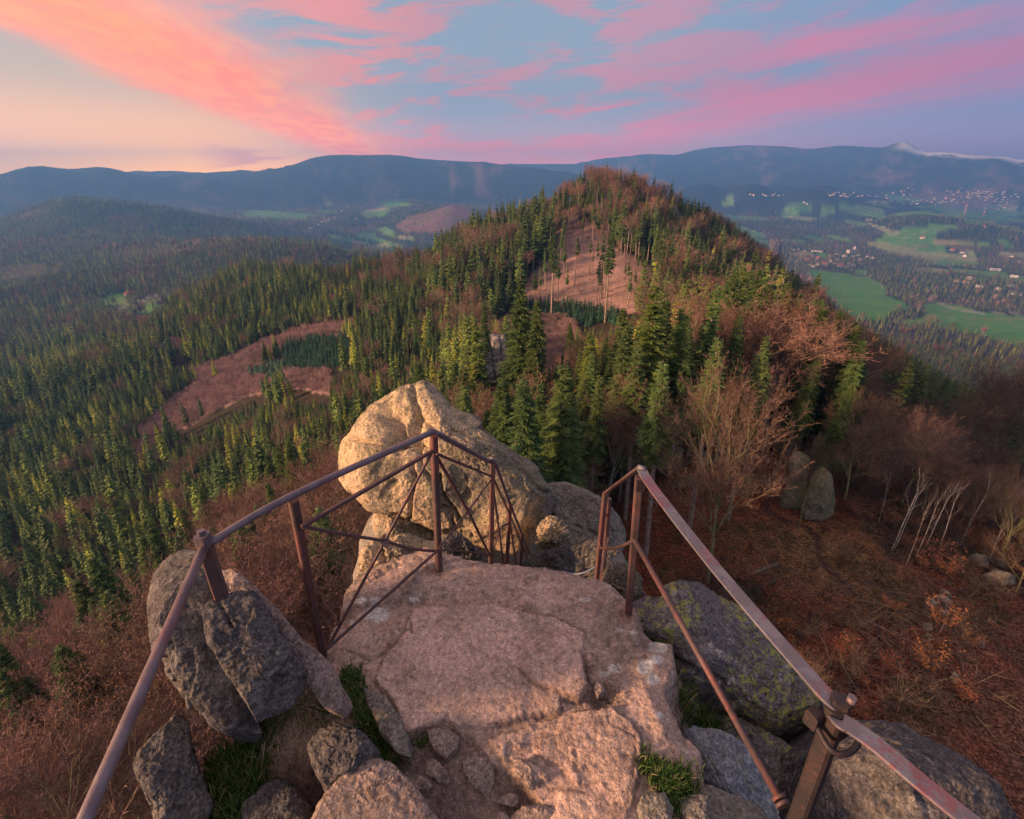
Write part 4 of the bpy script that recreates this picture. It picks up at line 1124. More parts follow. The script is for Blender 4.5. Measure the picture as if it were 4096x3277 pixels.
# ------------------------------------------------------------------ place them: nearest ones as objects, the rest as forest stands
FREE = bpy.data.collections.new('tree_forms')   # not linked to the scene
def tree_obj(kd_, mesh_i, lod, loc, hgt, wf, rot, label, group):
    K = KIN[kd_]; s = hgt / H0; w = s * wf
    if lod == 'near':
        tm, cm = K['near'][mesh_i % len(K['near'])]
        o = bpy.data.objects.new(K['tname'], None); o.empty_display_size = .3
        for nm, me in (('trunk', tm), ('crown', cm)):
            c = bpy.data.objects.new(nm, me); c.parent = o; C.objects.link(c)
    else:
        o = bpy.data.objects.new(K['tname'], K['mid'][mesh_i % len(K['mid'])])
    o.location = loc; o.rotation_euler = (rv(-.03, .03, random), rv(-.03, .03, random), rot); o.scale = (w, w, s)
    C.objects.link(o); o['label'] = label; o['category'] = K['cat']
    if group: o['group'] = group
    return o
for (kd_, px_, pf, pt, var, wf, lab), (p, hgt) in zip(SPEC, HPOS):
    tree_obj(kd_, var, 'near', p, hgt, wf, rv(0, 6.28, random), lab, None if kd_ != 'birch' else 'white birches above the boulders')
LAB = {'spruce': ('dark green spruce among others in the near forest', 'dark spruces of the near forest'),
       'tallspruce': ('slender spruce with long bare trunk on the pyramid hill', 'bare trunked spruces of the pyramid hill'),
       'lightspruce': ('light green spruce among darker ones in the forest', 'light green spruces of the near forest'),
       'young': ('small blue green spruce in a dense young planting', 'young spruces of the plantings'),
       'paleyoung': ('small pale green fir in the young planting', 'pale firs of the planting'),
       'larch': ('yellow green larch lighting up among dark spruces', 'yellow green larches in the forest'),
       'pine': ('pine with reddish bare trunk and tufted crown', 'pines in the forest'),
       'beech': ('leafless beech with copper brown twigs in the forest', 'copper brown bare beeches'),
       'greybeech': ('leafless tree with grey brown twigs in the forest', 'grey brown bare trees'),
       'bush': ('thin young beech without leaves in a pinkish thicket', 'young beeches of the thickets'),
       'birch': ('thin leafless birch among grey bare trees', 'birches among bare trees')}
STUFF_NAME = {'spruce': 'spruce_forest', 'tallspruce': 'tall_spruce_forest', 'lightspruce': 'light_spruce_forest', 'young': 'young_spruce_planting', 'paleyoung': 'pale_fir_planting', 'larch': 'larch_forest',
              'pine': 'pine_forest', 'beech': 'beech_forest', 'greybeech': 'bare_broadleaf_forest', 'bush': 'beech_thicket', 'birch': 'birch_wood'}
def gn_forest(name, meshes, pts, hs, label, ids):
    col_ = bpy.data.collections.new(name + '_forms')
    for i, me in enumerate(meshes):
        ob = bpy.data.objects.new('form_%02d' % i, me); col_.objects.link(ob)
    ng = bpy.data.node_groups.new(name, 'GeometryNodeTree')
    ng.interface.new_socket('Geometry', in_out='INPUT', socket_type='NodeSocketGeometry')
    ng.interface.new_socket('Geometry', in_out='OUTPUT', socket_type='NodeSocketGeometry')
    nd = ng.nodes; gi = nd.new('NodeGroupInput'); go = nd.new('NodeGroupOutput')
    ci = nd.new('GeometryNodeCollectionInfo'); ci.inputs[0].default_value = col_
    ci.inputs['Separate Children'].default_value = True; ci.inputs['Reset Children'].default_value = True
    ip = nd.new('GeometryNodeInstanceOnPoints'); ip.inputs['Pick Instance'].default_value = True
    def att(nm, typ):
        a = nd.new('GeometryNodeInputNamedAttribute'); a.data_type = typ; a.inputs['Name'].default_value = nm; return a.outputs['Attribute']
    L = ng.links
    L.new(gi.outputs[0], ip.inputs['Points']); L.new(ci.outputs[0], ip.inputs['Instance'])
    L.new(att('form', 'INT'), ip.inputs['Instance Index']); L.new(att('scl', 'FLOAT_VECTOR'), ip.inputs['Scale'])
    a = att('rot', 'FLOAT_VECTOR'); L.new(a, ip.inputs['Rotation'])
    L.new(ip.outputs[0], go.inputs[0])
    me = bpy.data.meshes.new(name); me.vertices.add(len(pts)); me.vertices.foreach_set('co', pts.astype(np.float32).ravel())
    n = len(pts)
    me.attributes.new('form', 'INT', 'POINT').data.foreach_set('value', (RNG.integers(0, len(meshes), n)).astype(np.int32))
    s = hs / H0; w = s * (.8 + .45 * RNG.random(n))
    me.attributes.new('scl', 'FLOAT_VECTOR', 'POINT').data.foreach_set('vector', np.stack([w, w, s], 1).astype(np.float32).ravel())
    me.attributes.new('rot', 'FLOAT_VECTOR', 'POINT').data.foreach_set('vector', np.stack([RNG.normal(0, .025, n), RNG.normal(0, .025, n), RNG.random(n) * 6.28], 1).astype(np.float32).ravel())
    ob = bpy.data.objects.new(name, me); C.objects.link(ob)
    md = ob.modifiers.new('stand', 'NODES'); md.node_group = ng
    ob['kind'] = 'stuff'; ob['label'] = label; ob['category'] = 'forest'
    return ob
print('TREES', len(ALLT), [(k, int((ALLT[:, 3] == i).sum())) for k, i in KI.items()])
for kname, ki in KI.items():
    idx = np.where(ALLT[:, 3] == ki)[0]
    if not len(idx): continue
    vis = idx[infr[idx]]; order = vis[np.argsort(DIST[vis] / ALLT[vis, 4])]
    lim = 240 if kname in ('beech', 'spruce', 'greybeech', 'birch', 'lightspruce', 'tallspruce') else 280
    pick = order[:lim]
    for j in pick:
        x, y, z, _, h = ALLT[j]
        d_ = DIST[j]; lod = 'near' if (d_ < 100 and kname not in ('young',)) or (d_ < 140 and kname in ('beech', 'greybeech') and False) else 'mid'
        tree_obj(kname, int(RNG.integers(0, 9)), lod, (x, y, z), h, .85 + .35 * RNG.random(), RNG.random() * 6.28, *LAB[kname])
    rest = np.setdiff1d(idx, pick)
    K = KIN[kname]
    for lo, hi, key, suffix in ((0, 650, 'mid', ''), (650, 1e9, 'far', 'far_')):
        rr = rest[(DIST[rest] >= lo) & (DIST[rest] < hi)]
        if len(rr):
            gn_forest(suffix + STUFF_NAME[kname], K[key], ALLT[rr, :3], ALLT[rr, 4], ('distant ' if suffix else 'remaining ') + STUFF_NAME[kname].replace('_', ' ') + ' covering the slopes', rr)
# ------------------------------------------------------------------ rock materials
def rock_mat(name, c1, c2, dark=(.035, .033, .035), pale=(.42, .38, .34), k_dark=.5, k_pale=.3, yellow=0.0, moss=0.0, rust=.3, scale=1.0, bump=.5, attr=False, whitel=0.0, fleck=1.0, rustcol=(.28, .13, .07), patch=0.0):
    m, T, B = new_mat(name)
    tcx = T.node('ShaderNodeTexCoord').outputs['Object']
    geo = T.node('ShaderNodeNewGeometry')
    p = T.vm('SCALE', tcx, scale=scale)
    n1 = T.noise(p, 2.2, 6, .62); n2 = T.noise(p, 9, 6, .65); n3 = T.noise(p, 38, 5, .7); n4 = T.noise(p, 150, 3, .7)
    pit = T.voro(p, 34.0, 'SMOOTH_F1'); cell = T.voro(p, 120.0, out=1)
    c = T.mix(T.sstep(T.add(T.mul(n1, .55), T.mul(n2, .45)), .38, .62), c1, c2)
    if attr:
        c = T.attr('pc')[0]
        c = T.mix(1.0, c, T.ramp(n2, [(.28, (.72, .70, .70)), (.5, (1, 1, 1)), (.72, (1.22, 1.2, 1.18))]), 'MULTIPLY')
    c = T.mix(T.mul(T.sstep(T.add(T.mul(n2, .5), T.mul(n3, .5)), .56, .66), rust), c, rustcol)
    dk = T.sstep(T.add(T.mul(n1, .35), T.add(T.mul(n2, .3), T.mul(n3, .38))), .50, .60)
    c = T.mix(T.mul(dk, k_dark), c, dark)
    pl = T.sstep(T.add(T.mul(T.noise(p, 5.5, 5, .6, 1.0), .6), T.mul(n3, .42)), .54, .64)
    c = T.mix(T.mul(pl, k_pale), c, pale)
    if patch:
        pn = T.add(T.mul(T.noise(p, 1.0, 3, .5), .6), T.mul(n2, .4))
        c = T.mix(T.mul(T.sstep(pn, .46, .53), patch), c, T.mix(n3, (.10, .095, .08), (.30, .26, .21)))
    # crystals
    fl = T.ramp(T.sep(cell)[0], [(0, (.45, .42, .42)), (.35, (.85, .83, .82)), (.7, (1.1, 1.1, 1.1)), (1, (1.75, 1.7, 1.65))])
    c = T.mix(T.mul(.75, fleck), c, T.mix(1.0, c, fl, 'MULTIPLY'))
    c = T.mix(1.0, c, T.ramp(n4, [(.3, (.75, .75, .75)), (.7, (1.22, 1.22, 1.22))]), 'MULTIPLY')
    c = T.mix(1.0, c, T.ramp(T.add(T.mul(n3, .55), T.mul(pit, .45)), [(.22, (.42, .41, .40)), (.38, (.92, .92, .92)), (.55, (1.1, 1.1, 1.1)), (.75, (1.45, 1.42, 1.38))]), 'MULTIPLY')
    if yellow:
        blot = T.noise(p, 3.0, 3, .5); yn = T.noise(p, 26, 5, .75, .6)
        f = T.mul(T.sstep(blot, .40, .52), T.sstep(yn, .515, .56))
        c = T.mix(T.mul(f, yellow), c, T.mix(n3, (.20, .22, .05), (.50, .50, .12)))
    if whitel:
        w = T.noise(p, 4.0, 2, .5); v = T.voro(p, 7.0)
        f = T.mul(T.sstep(T.add(v, T.mul(T.sub(T.noise(p, 30, 4, .7), .5), .3)), .22, .17), T.sstep(w, .48, .55))
        c = T.mix(T.mul(f, whitel), c, (.50, .50, .44))
    if moss:
        up = T.sep(geo.outputs['Normal'])[2]
        f = T.mul(T.sstep(T.add(T.add(T.mul(n1, .5), T.mul(n2, .5)), T.mul(up, .12)), .50, .62), moss)
        c = T.mix(f, c, T.mix(n3, (.035, .045, .012), (.11, .12, .03)))
    T.put(B.inputs['Base Color'], c)
    B.inputs['Roughness'].default_value = .88
    B.inputs['Specular IOR Level'].default_value = .22
    h = T.add(T.add(T.mul(n2, .9), T.mul(n3, .55)), T.add(T.mul(pit, .5), T.mul(n4, .12)))
    bn = T.node('ShaderNodeBump'); bn.inputs['Strength'].default_value = bump; bn.inputs['Distance'].default_value = .03 / scale
    T.put(bn.inputs['Height'], h); T.t.links.new(bn.outputs[0], B.inputs['Normal'])
    return m
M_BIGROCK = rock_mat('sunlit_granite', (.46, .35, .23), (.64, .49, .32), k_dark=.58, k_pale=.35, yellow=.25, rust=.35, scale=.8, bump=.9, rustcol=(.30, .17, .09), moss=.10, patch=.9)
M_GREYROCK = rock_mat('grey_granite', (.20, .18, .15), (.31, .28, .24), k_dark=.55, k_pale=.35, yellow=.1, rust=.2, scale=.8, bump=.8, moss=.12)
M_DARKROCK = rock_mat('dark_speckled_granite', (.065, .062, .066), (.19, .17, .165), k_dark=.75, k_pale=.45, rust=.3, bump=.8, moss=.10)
M_LICHROCK = rock_mat('lichened_granite', (.12, .11, .115), (.22, .20, .20), k_dark=.75, k_pale=.75, yellow=.85, rust=.3, bump=.8, whitel=.5)
M_BLUEROCK = rock_mat('blue_grey_granite', (.16, .18, .21), (.27, .30, .34), k_dark=.6, k_pale=.4, yellow=.2, rust=.15, bump=.8, whitel=.3)
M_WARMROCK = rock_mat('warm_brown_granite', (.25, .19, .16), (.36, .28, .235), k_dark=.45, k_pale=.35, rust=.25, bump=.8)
M_PLAT = rock_mat('worn_platform_stone', (.4, .3, .25), (.4, .3, .25), k_dark=.45, k_pale=.28, rust=.35, bump=.95, attr=True, fleck=.6, rustcol=(.36, .21, .15))
M_MOSSROCK = rock_mat('mossy_rock', (.19, .175, .12), (.34, .31, .22), k_dark=.45, k_pale=.1, rust=.1, scale=.25, bump=.9, moss=.55)
M_PALEROCK = rock_mat('pale_cliff_rock', (.19, .175, .165), (.32, .29, .27), k_dark=.45, k_pale=.3, rust=.2, scale=.2, bump=.9, moss=.1)

# ------------------------------------------------------------------ boulders
def boulder(name, outline, z=None, depth=None, normal=None, front=.4, back=.6, e=.75, nth=150, ns=100, mat=None, seed=1, rough=.03, lump=.06, cracks=(), label=None, cat='boulder', group=None, parent=None, strata=None, lam=None, kind=None, cuts=9):
    pl = np.array(outline, float); c = pl.mean(0)
    d = ray(c[0], c[1])
    if depth is None: depth = z / d[2]
    O = d * depth
    w = np.array(normal, float) if normal is not None else -d / np.linalg.norm(d)
    w /= np.linalg.norm(w)
    u = np.cross(np.array([0, 1., .0]) if abs(w[1]) < .9 else np.array([0, 0, 1.]), w); u /= np.linalg.norm(u); v = np.cross(w, u)
    # dense outline on the plane
    dense = np.concatenate([pl[i] + (pl[(i + 1) % len(pl)] - pl[i]) * np.linspace(0, 1, 14)[:-1, None] for i in range(len(pl))])
    rd = ray(dense[:, 0], dense[:, 1]); t = (O @ w) / (rd @ w); Q = rd * t[:, None] - O
    a, b = Q @ u, Q @ v
    ca, cb = (a.max() + a.min()) / 2, (b.max() + b.min()) / 2
    ca, cb = ca * .5 + a.mean() * .5, cb * .5 + b.mean() * .5
    th = np.arctan2(b - cb, a - ca); rr = np.hypot(a - ca, b - cb)
    TH = np.linspace(-math.pi, math.pi, nth, endpoint=False)
    bins = np.round((th + math.pi) / (2 * math.pi) * 720).astype(int) % 720
    prof = np.full(720, np.nan)
    for k, r_ in zip(bins, rr): prof[k] = r_ if np.isnan(prof[k]) else max(prof[k], r_)
    okb = np.where(~np.isnan(prof))[0]
    prof = np.interp(np.arange(720), np.concatenate([okb - 720, okb, okb + 720]), np.tile(prof[okb], 3))
    kk = np.exp(-.5 * (np.arange(-8, 9) / 3.) ** 2); kk /= kk.sum()
    prof = np.convolve(np.concatenate([prof[-8:], prof, prof[:8]]), kk, 'valid')
    RT = np.interp((TH + math.pi) / (2 * math.pi) * 720, np.arange(721), np.append(prof, prof[0]))
    S = np.linspace(0.0, 1.0, ns)
    S = S * .98 + .01
    rho = np.sin(S * math.pi) ** e; hh = np.cos(S * math.pi); hh = np.sign(hh) * np.abs(hh) ** e
    X = ca + rho[None, :] * (RT * np.cos(TH))[:, None]; Y = cb + rho[None, :] * (RT * np.sin(TH))[:, None]
    Wd = np.where(hh > 0, hh * front, hh * back)[None, :] * np.ones((nth, 1))
    P = O + X[..., None] * u + Y[..., None] * v + Wd[..., None] * w
    size = float(RT.mean()); lam = lam or size * .8
    ctr = O + ca * u + cb * v
    dirn = P - ctr; dirn /= np.maximum(np.linalg.norm(dirn, axis=2, keepdims=True), 1e-6)
    V = P.reshape(-1, 3); D = dirn.reshape(-1, 3)
    rg = np.random.default_rng(seed + 500)
    for _ in range(cuts):
        nn = rg.normal(size=3) * .6 + w * rg.uniform(.5, 1.3); nn /= np.linalg.norm(nn)
        s_ = (V - ctr) @ nn; k0_ = s_.max() * rg.uniform(.74, .93)
        ov = np.maximum(s_ - k0_, 0); V = V - nn * (ov * .92)[:, None]
    rim = (1 - np.abs(hh) ** 1.5)[None, :].repeat(nth, 0).ravel()   # keep the outline
    damp = 1 - .55 * rim
    disp = lump * (fbm(V / lam + seed * 7.7, 3) * 1.2) * damp
    disp += lump * .55 * np.round(fbm(V / (lam * .6) + seed * 3.1, 2) * 3) / 3 * damp
    fq = fbm(V / (lam * .13) + seed * 2, 3, .6) * 2.6
    disp += rough * .9 * (np.floor(fq) + sm(fq - np.floor(fq), .70, 1.0)) * .5
    disp += rough * .35 * fbm(V / (lam * .16) + seed, 4, .6, ridged=True) + rough * .45 * fbm(V / (lam * .05) + seed, 3, .6)
    if strata:
        sdirv, sl, sa = strata; sdirv = np.array(sdirv, float); sdirv /= np.linalg.norm(sdirv)
        ph = (V @ sdirv) / sl + .8 * fbm(V / (lam * .9) + 3, 2)
        disp += -sa * np.exp(-((ph - np.round(ph)) / .10) ** 2)
    px, py, _ = project(V)
    for cr_ in cracks:
        pts, wd, dp = cr_
        wv = fbm(V / (lam * .2) + 9, 3) * wd * 1.5
        dl = dist_line(px + wv, py - wv, pts)
        fr_ = (Wd.ravel() > -.2 * back)
        disp += np.where(fr_, -dp * np.exp(-(dl / wd) ** 2), 0)
    V = V + D * disp[:, None]
    f = []
    i = np.arange(nth); j = np.arange(ns - 1); ii, jj = np.meshgrid(i, j, indexing='ij'); i2 = (ii + 1) % nth
    F = np.stack([ii * ns + jj, i2 * ns + jj, i2 * ns + jj + 1, ii * ns + jj + 1], -1).reshape(-1, 4)
    n = len(V); caps = np.array([V[np.arange(nth) * ns].mean(0), V[np.arange(nth) * ns + ns - 1].mean(0)])
    V = np.concatenate([V, caps])
    tri1 = np.stack([i * ns, ((i + 1) % nth) * ns, np.full(nth, n), np.full(nth, n)], 1)
    me_faces = [tuple(x) for x in F.tolist()] + [(int(a_), int(n), int(b_)) for a_, b_ in zip(i * ns, ((i + 1) % nth) * ns)] + [(int(a_), int(b_), int(n + 1)) for a_, b_ in zip(i * ns + ns - 1, ((i + 1) % nth) * ns + ns - 1)]
    base = V.mean(0)
    if parent is not None: base = np.array(parent.location)
    ob = mesh_obj(name, V - base, me_faces, mat, smooth=True)
    # outward normals
    me = ob.data; k0 = me.polygons[nth * ns // 3]
    if parent is not None: ob.parent = parent
    else: ob.location = base
    cc_ = Vector(ctr - base)
    if (k0.center - cc_).dot(k0.normal) < 0: me.flip_normals()
    if label and parent is None: tag(ob, label, cat, group, kind)
    elif label: ob['label'] = label
    return ob
z1 = lambda *p: ZP(1200, 1450, .6494, p)
z2 = lambda *p: ZP(400, 2050, .7112, p)
z3 = lambda *p: ZP(2300, 1800, .856, p)
z7 = lambda *p: ZP(1300, 2200, .6957, p)
z5 = lambda *p: ZP(2300, 1050, .7828, p)
z6 = lambda *p: ZP(3000, 1300, .8698, p)

# big sunlit boulder beyond the stairs
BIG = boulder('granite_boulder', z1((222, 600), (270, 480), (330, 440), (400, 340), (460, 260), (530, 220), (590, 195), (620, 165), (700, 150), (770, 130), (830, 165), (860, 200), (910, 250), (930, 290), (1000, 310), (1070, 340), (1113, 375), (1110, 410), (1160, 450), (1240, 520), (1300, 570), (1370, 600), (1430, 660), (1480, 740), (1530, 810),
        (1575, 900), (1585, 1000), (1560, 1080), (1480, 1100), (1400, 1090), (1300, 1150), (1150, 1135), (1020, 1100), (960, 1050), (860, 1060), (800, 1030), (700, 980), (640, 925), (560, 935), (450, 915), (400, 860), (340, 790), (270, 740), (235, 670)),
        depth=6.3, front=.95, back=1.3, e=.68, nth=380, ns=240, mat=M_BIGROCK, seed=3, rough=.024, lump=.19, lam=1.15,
        cracks=[(z1((500, 300), (560, 420), (560, 510), (700, 500), (800, 500)), 22, .10), (z1((300, 470), (450, 500), (600, 505)), 7, .08), (z1((540, 300), (600, 440), (700, 460), (720, 380)), 42, .12),
                (z1((700, 620), (720, 700), (690, 860), (680, 960)), 6, .06), (z1((735, 400), (720, 500), (760, 640), (850, 780)), 6, .06), (z1((940, 410), (1000, 430), (1110, 415)), 10, .16), (z1((860, 700), (900, 850), (1000, 1000)), 8, .09),
                (z1((1300, 600), (1420, 740), (1500, 800)), 7, .08), (z1((1080, 440), (1110, 520), (1250, 640)), 6, .07), (z1((870, 900), (930, 950), (960, 1040)), 10, .08), (z1((700, 170), (720, 260), (700, 330)), 14, .10)],
        cuts=4, label='biggest sunlit peach coloured granite boulder beyond the stairs')
boulder('ledge', z1((740, 420), (760, 370), (820, 340), (890, 365), (950, 425), (1060, 405), (1120, 420), (1170, 480), (1290, 575), (1400, 660), (1470, 760), (1440, 860), (1250, 830), (1000, 700), (850, 600), (760, 520)),
        depth=5.75, front=.42, back=.7, e=.8, nth=220, ns=140, mat=M_BIGROCK, seed=8, rough=.022, lump=.12, lam=.7, parent=BIG)
boulder('granite_boulder', z1((1410, 1130), (1480, 1092), (1550, 1090), (1580, 1000), (1590, 950), (1640, 1010), (1657, 1070), (1640, 1120), (1590, 1150), (1500, 1168)), depth=5.4, front=.25, back=.4, mat=M_BIGROCK, seed=4, lump=.05,
        label='small rounded stone squeezed under the right end of the biggest boulder')
boulder('granite_boulder', z1((1400, 1200), (1480, 1165), (1560, 1160), (1640, 1120), (1690, 1180), (1690, 1290), (1600, 1330), (1450, 1300), (1380, 1260)), depth=5.0, front=.3, back=.5, mat=M_DARKROCK, seed=5, lump=.07,
        label='dark blocky stone behind the platform edge beside the stair railing')
boulder('granite_boulder', z1((1490, 780), (1560, 750), (1650, 750), (1740, 785), (1830, 830), (1880, 860), (1960, 950), (2000, 1040), (1995, 1150), (1960, 1220), (1900, 1290), (1760, 1370), (1640, 1330), (1590, 1150), (1560, 950), (1530, 850)),
        depth=6.6, front=.75, back=.9, e=.62, nth=240, ns=170, mat=M_GREYROCK, seed=6, lump=.12, lam=1.0, cracks=[(z1((1700, 1010), (1780, 1040), (1900, 1090)), 8, .06), (z1((1860, 860), (1880, 960), (1960, 1100)), 5, .04)],
        label='rounded grey boulder right of the biggest one, behind the right stair posts')
boulder('granite_boulder', z1((450, 930), (560, 925), (660, 935), (760, 990), (860, 1050), (850, 1100), (700, 1095), (560, 1105), (480, 1070), (452, 1010)), depth=5.9, front=.5, back=.6, mat=M_BIGROCK, seed=7, lump=.09,
        label='flat sunlit stone directly under the left half of the biggest boulder')
boulder('granite_boulder', z1((370, 1260), (385, 1180), (410, 1130), (470, 1100), (560, 1110), (600, 1075), (700, 1065), (820, 1090), (860, 1150), (900, 1200), (880, 1300), (620, 1400), (450, 1420), (330, 1400)), depth=4.4, front=.5, back=.7, e=.7, nth=220, ns=150, mat=M_BIGROCK, seed=9, lump=.10,
        cracks=[(z1((480, 1130), (520, 1230), (560, 1350)), 10, .08)], label='sunlit ochre boulder between platform edge and biggest boulder, left of the stairs')
boulder('granite_boulder', z1((860, 1200), (870, 1110), (930, 1060), (970, 1050), (1030, 1090), (1112, 1190), (1105, 1260), (1000, 1290), (880, 1290)), depth=3.9, front=.2, back=.4, mat=M_DARKROCK, seed=12, lump=.06,
        label='small dark pointed stone behind the tall middle post of the left railing')
boulder('granite_boulder', z1((1890, 1260), (1940, 1245), (2030, 1290), (2090, 1350), (2100, 1420), (2060, 1470), (1960, 1440), (1880, 1380)), depth=3.3, front=.12, back=.5, normal=(.1, -.3, .9), mat=M_GREYROCK, seed=13, lump=.03,
        label='flat grey stone between the stairs and the lichen covered rock')
# masses carrying them, standing on the forest floor
def pillar(name, x, y, rx, ry, z0, z1_, mat, seed, label, cat='rock'):
    nth, nz_ = 80, 80
    th = np.linspace(0, 2 * math.pi, nth, endpoint=False); zz = np.linspace(z0, z1_, nz_)
    TT, ZZ = np.meshgrid(th, zz, indexing='ij')
    k = (ZZ - z0) / (z1_ - z0); taper = (1.25 - .35 * k) * np.where(k > .94, np.sqrt(np.clip(1 - ((k - .94) / .06) ** 2, 0.02, 1)), 1)
    P = np.stack([x + rx * taper * np.cos(TT), y + ry * taper * np.sin(TT), ZZ], -1).reshape(-1, 3)
    D = np.stack([np.cos(TT), np.sin(TT), 0 * TT], -1).reshape(-1, 3)
    w = fbm(P / np.array([2.6, 2.6, 3.4]) + seed, 3) * .55 + fbm(P / .8 + seed, 4, .6, True) * .10
    ph = P[:, 2] / 2.3 + fbm(P / 4 + 5, 2) * .6; w -= .28 * np.exp(-((ph - np.round(ph)) / .06) ** 2)
    P = P + D * (w * min(rx, 1.6))[:, None]
    i = np.arange(nth); j = np.arange(nz_ - 1); ii, jj = np.meshgrid(i, j, indexing='ij'); i2 = (ii + 1) % nth
    F = np.stack([ii * nz_ + jj, i2 * nz_ + jj, i2 * nz_ + jj + 1, ii * nz_ + jj + 1], -1).reshape(-1, 4).tolist()
    F.append([int(q_ * nz_ + nz_ - 1) for q_ in i])
    b = np.array([x, y, z0]); ob = mesh_obj(name, P - b, F, mat, smooth=True); ob.location = b
    tag(ob, label, cat); return ob
TOWER = pillar('rock_tower', .0, 1.0, 1.5, 1.55, -31, -3.6, M_GREYROCK, 2, 'granite tower carrying the worn viewing platform'); TOWER['kind'] = 'structure'
pillar('rock_tower', -1.0, 6.6, 1.7, 1.3, -31, -4.6, M_GREYROCK, 5, 'granite pillar under the biggest sunlit boulder')
pillar('rock_tower', 1.1, 6.4, 1.1, 1.0, -31, -5.6, M_GREYROCK, 8, 'granite pillar under the rounded grey boulder')

# ------------------------------------------------------------------ the worn platform (one rock, walked smooth)
def flat(pts, z=-2.1):
    p = np.array(pts, float); d = ray(p[:, 0], p[:, 1]); t = z / d[:, 2]; return (d * t[:, None])[:, :2]
EDGE = flat([(1290, 2640), (1330, 2520), (1375, 2470), (1385, 2390), (1440, 2320), (1500, 2290), (1560, 2262), (1640, 2235), (1700, 2205), (1790, 2212), (1850, 2238), (1950, 2260), (2060, 2268), (2150, 2280), (2330, 2308), (2430, 2332), (2510, 2395), (2560, 2480), (2610, 2560), (2680, 2575),
             (2688, 2680), (2650, 2760), (2690, 2850), (2720, 2930), (2790, 3000), (2800, 3090), (2740, 3150), (2700, 3210), (2760, 3400), (2500, 3900), (1200, 3900), (950, 3900), (860, 3600), (850, 3300), (860, 3060), (1000, 2920), (1180, 2780)])
nx_, ny_ = 480, 410
gx = np.linspace(-1.75, 1.75, nx_); gy = np.linspace(.05, 2.75, ny_)
GX, GY = np.meshgrid(gx, gy, indexing='ij'); gxf, gyf = GX.ravel(), GY.ravel()
q2 = np.stack([gxf, gyf, np.zeros_like(gxf)], -1)
wxp = fbm(q2 / .14 + 2, 5, .68) * .028; wyp = fbm(q2 / .14 + 60, 5, .68) * .028
def sd(poly, warp=1.0):
    x = gxf + wxp * warp; y = gyf + wyp * warp
    P = np.asarray(poly); d = dist_line(x, y, [tuple(a) for a in P] + [tuple(P[0])])
    return np.where(inpoly(x, y, P), d, -d)
sde = sd(EDGE, 1.6)
zf = np.full_like(gxf, -2.1) + .035 * fbm(q2 / .8, 3) + .012 * fbm(q2 / .2, 3) + .0035 * fbm(q2 / .05, 4, .65)
def raised(poly, h, soft=.006, warp=1.0, z=-2.1):
    global zf
    s = sd(flat(poly, z), warp); w = sm(s, -soft, soft); zf = zf + h * w; return s, w
c1s, c1w = raised([(1650, 2445), (1800, 2435), (1950, 2425), (2100, 2460), (2230, 2490), (2340, 2540), (2330, 2620), (2350, 2760), (2320, 2812), (2240, 2795), (2240, 2845), (2150, 2860), (2030, 2890), (1930, 2915), (1830, 2905), (1760, 2905), (1700, 2920), (1640, 2955), (1610, 2930), (1590, 2850), (1560, 2790), (1500, 2730), (1530, 2640), (1620, 2540)], .026, .003)
c2s, c2w = raised([(2225, 2560), (2260, 2558), (2290, 2590), (2325, 2615), (2335, 2700), (2345, 2770), (2315, 2806), (2230, 2780), (2130, 2745), (2085, 2690), (2110, 2625), (2170, 2585)], .018, .003)
c3s, c3w = raised([(1450, 2500), (1600, 2420), (1800, 2380), (2000, 2400), (2330, 2520), (2560, 2560), (2560, 2300), (2330, 2200), (1700, 2100), (1300, 2400)], .03, .03)
c4s, c4w = raised([(1380, 2480), (1500, 2440), (1640, 2400), (1680, 2330), (1780, 2260), (1700, 2180), (1400, 2250), (1300, 2420)], .035, .02, 2.0)
ds, dw = raised([(1590, 2960), (1700, 2930), (1830, 2925), (1900, 2945), (1960, 3040), (2030, 3080), (2090, 3150), (2140, 3200), (2170, 3290), (2100, 3500), (1780, 3500), (1640, 3200), (1560, 3060)], -.032, .010)
ms, mw = raised([(2370, 2740), (2420, 2720), (2480, 2770), (2450, 2820), (2390, 2830), (2350, 2800)], -.03, .02)
es, ew = raised([(1960, 2960), (2240, 2860), (2450, 2840), (2560, 2950), (2550, 3100), (2500, 3400), (2260, 3400), (2180, 3230), (2100, 3150), (2020, 3060)], .018, .004, 1.6)
fs, fw = raised([(2040, 3080), (2110, 3050), (2170, 3090), (2200, 3120), (2120, 3155)], .02, .004)
gs, gw = raised([(2450, 2700), (2690, 2560), (2720, 2700), (2660, 2760), (2700, 2900), (2560, 2930), (2440, 2860)], .008, .015, 2.0)
# fracture lines
for pts, wd, dp in (([(1650, 2545), (1640, 2480), (1660, 2430), (1800, 2430)], .004, .012), ([(1950, 2430), (1960, 2480), (1990, 2500)], .004, .015), ([(2330, 2620), (2360, 2720), (2440, 2790)], .010, .02),
                    ([(2420, 2830), (2440, 2900), (2530, 2960), (2540, 3060), (2500, 3250)], .003, .005), ([(1390, 2600), (1480, 2640), (1640, 2530)], .004, .01), ([(2030, 3040), (2200, 3160), (2330, 3190)], .003, .004), ([(2230, 3000), (2300, 3060)], .004, .004)):
    dl = dist_line(gxf + wxp, gyf + wyp, [tuple(a) for a in flat(pts)]); zf = zf - dp * np.exp(-(dl / wd) ** 2)
pits = fbm(q2 / .035 + 8, 3, .6); rough_ = sm(fbm(q2 / .3 + 4, 3), -.1, .25) * (1 - .85 * c1w) * (1 - .9 * dw)
zf = zf - .010 * sm(pits, .18, .45) * rough_ + .012 * rough_ * fbm(q2 / .09 + 5, 4, .65)
zf = zf + dw * .006 * fbm(q2 / .02, 2)
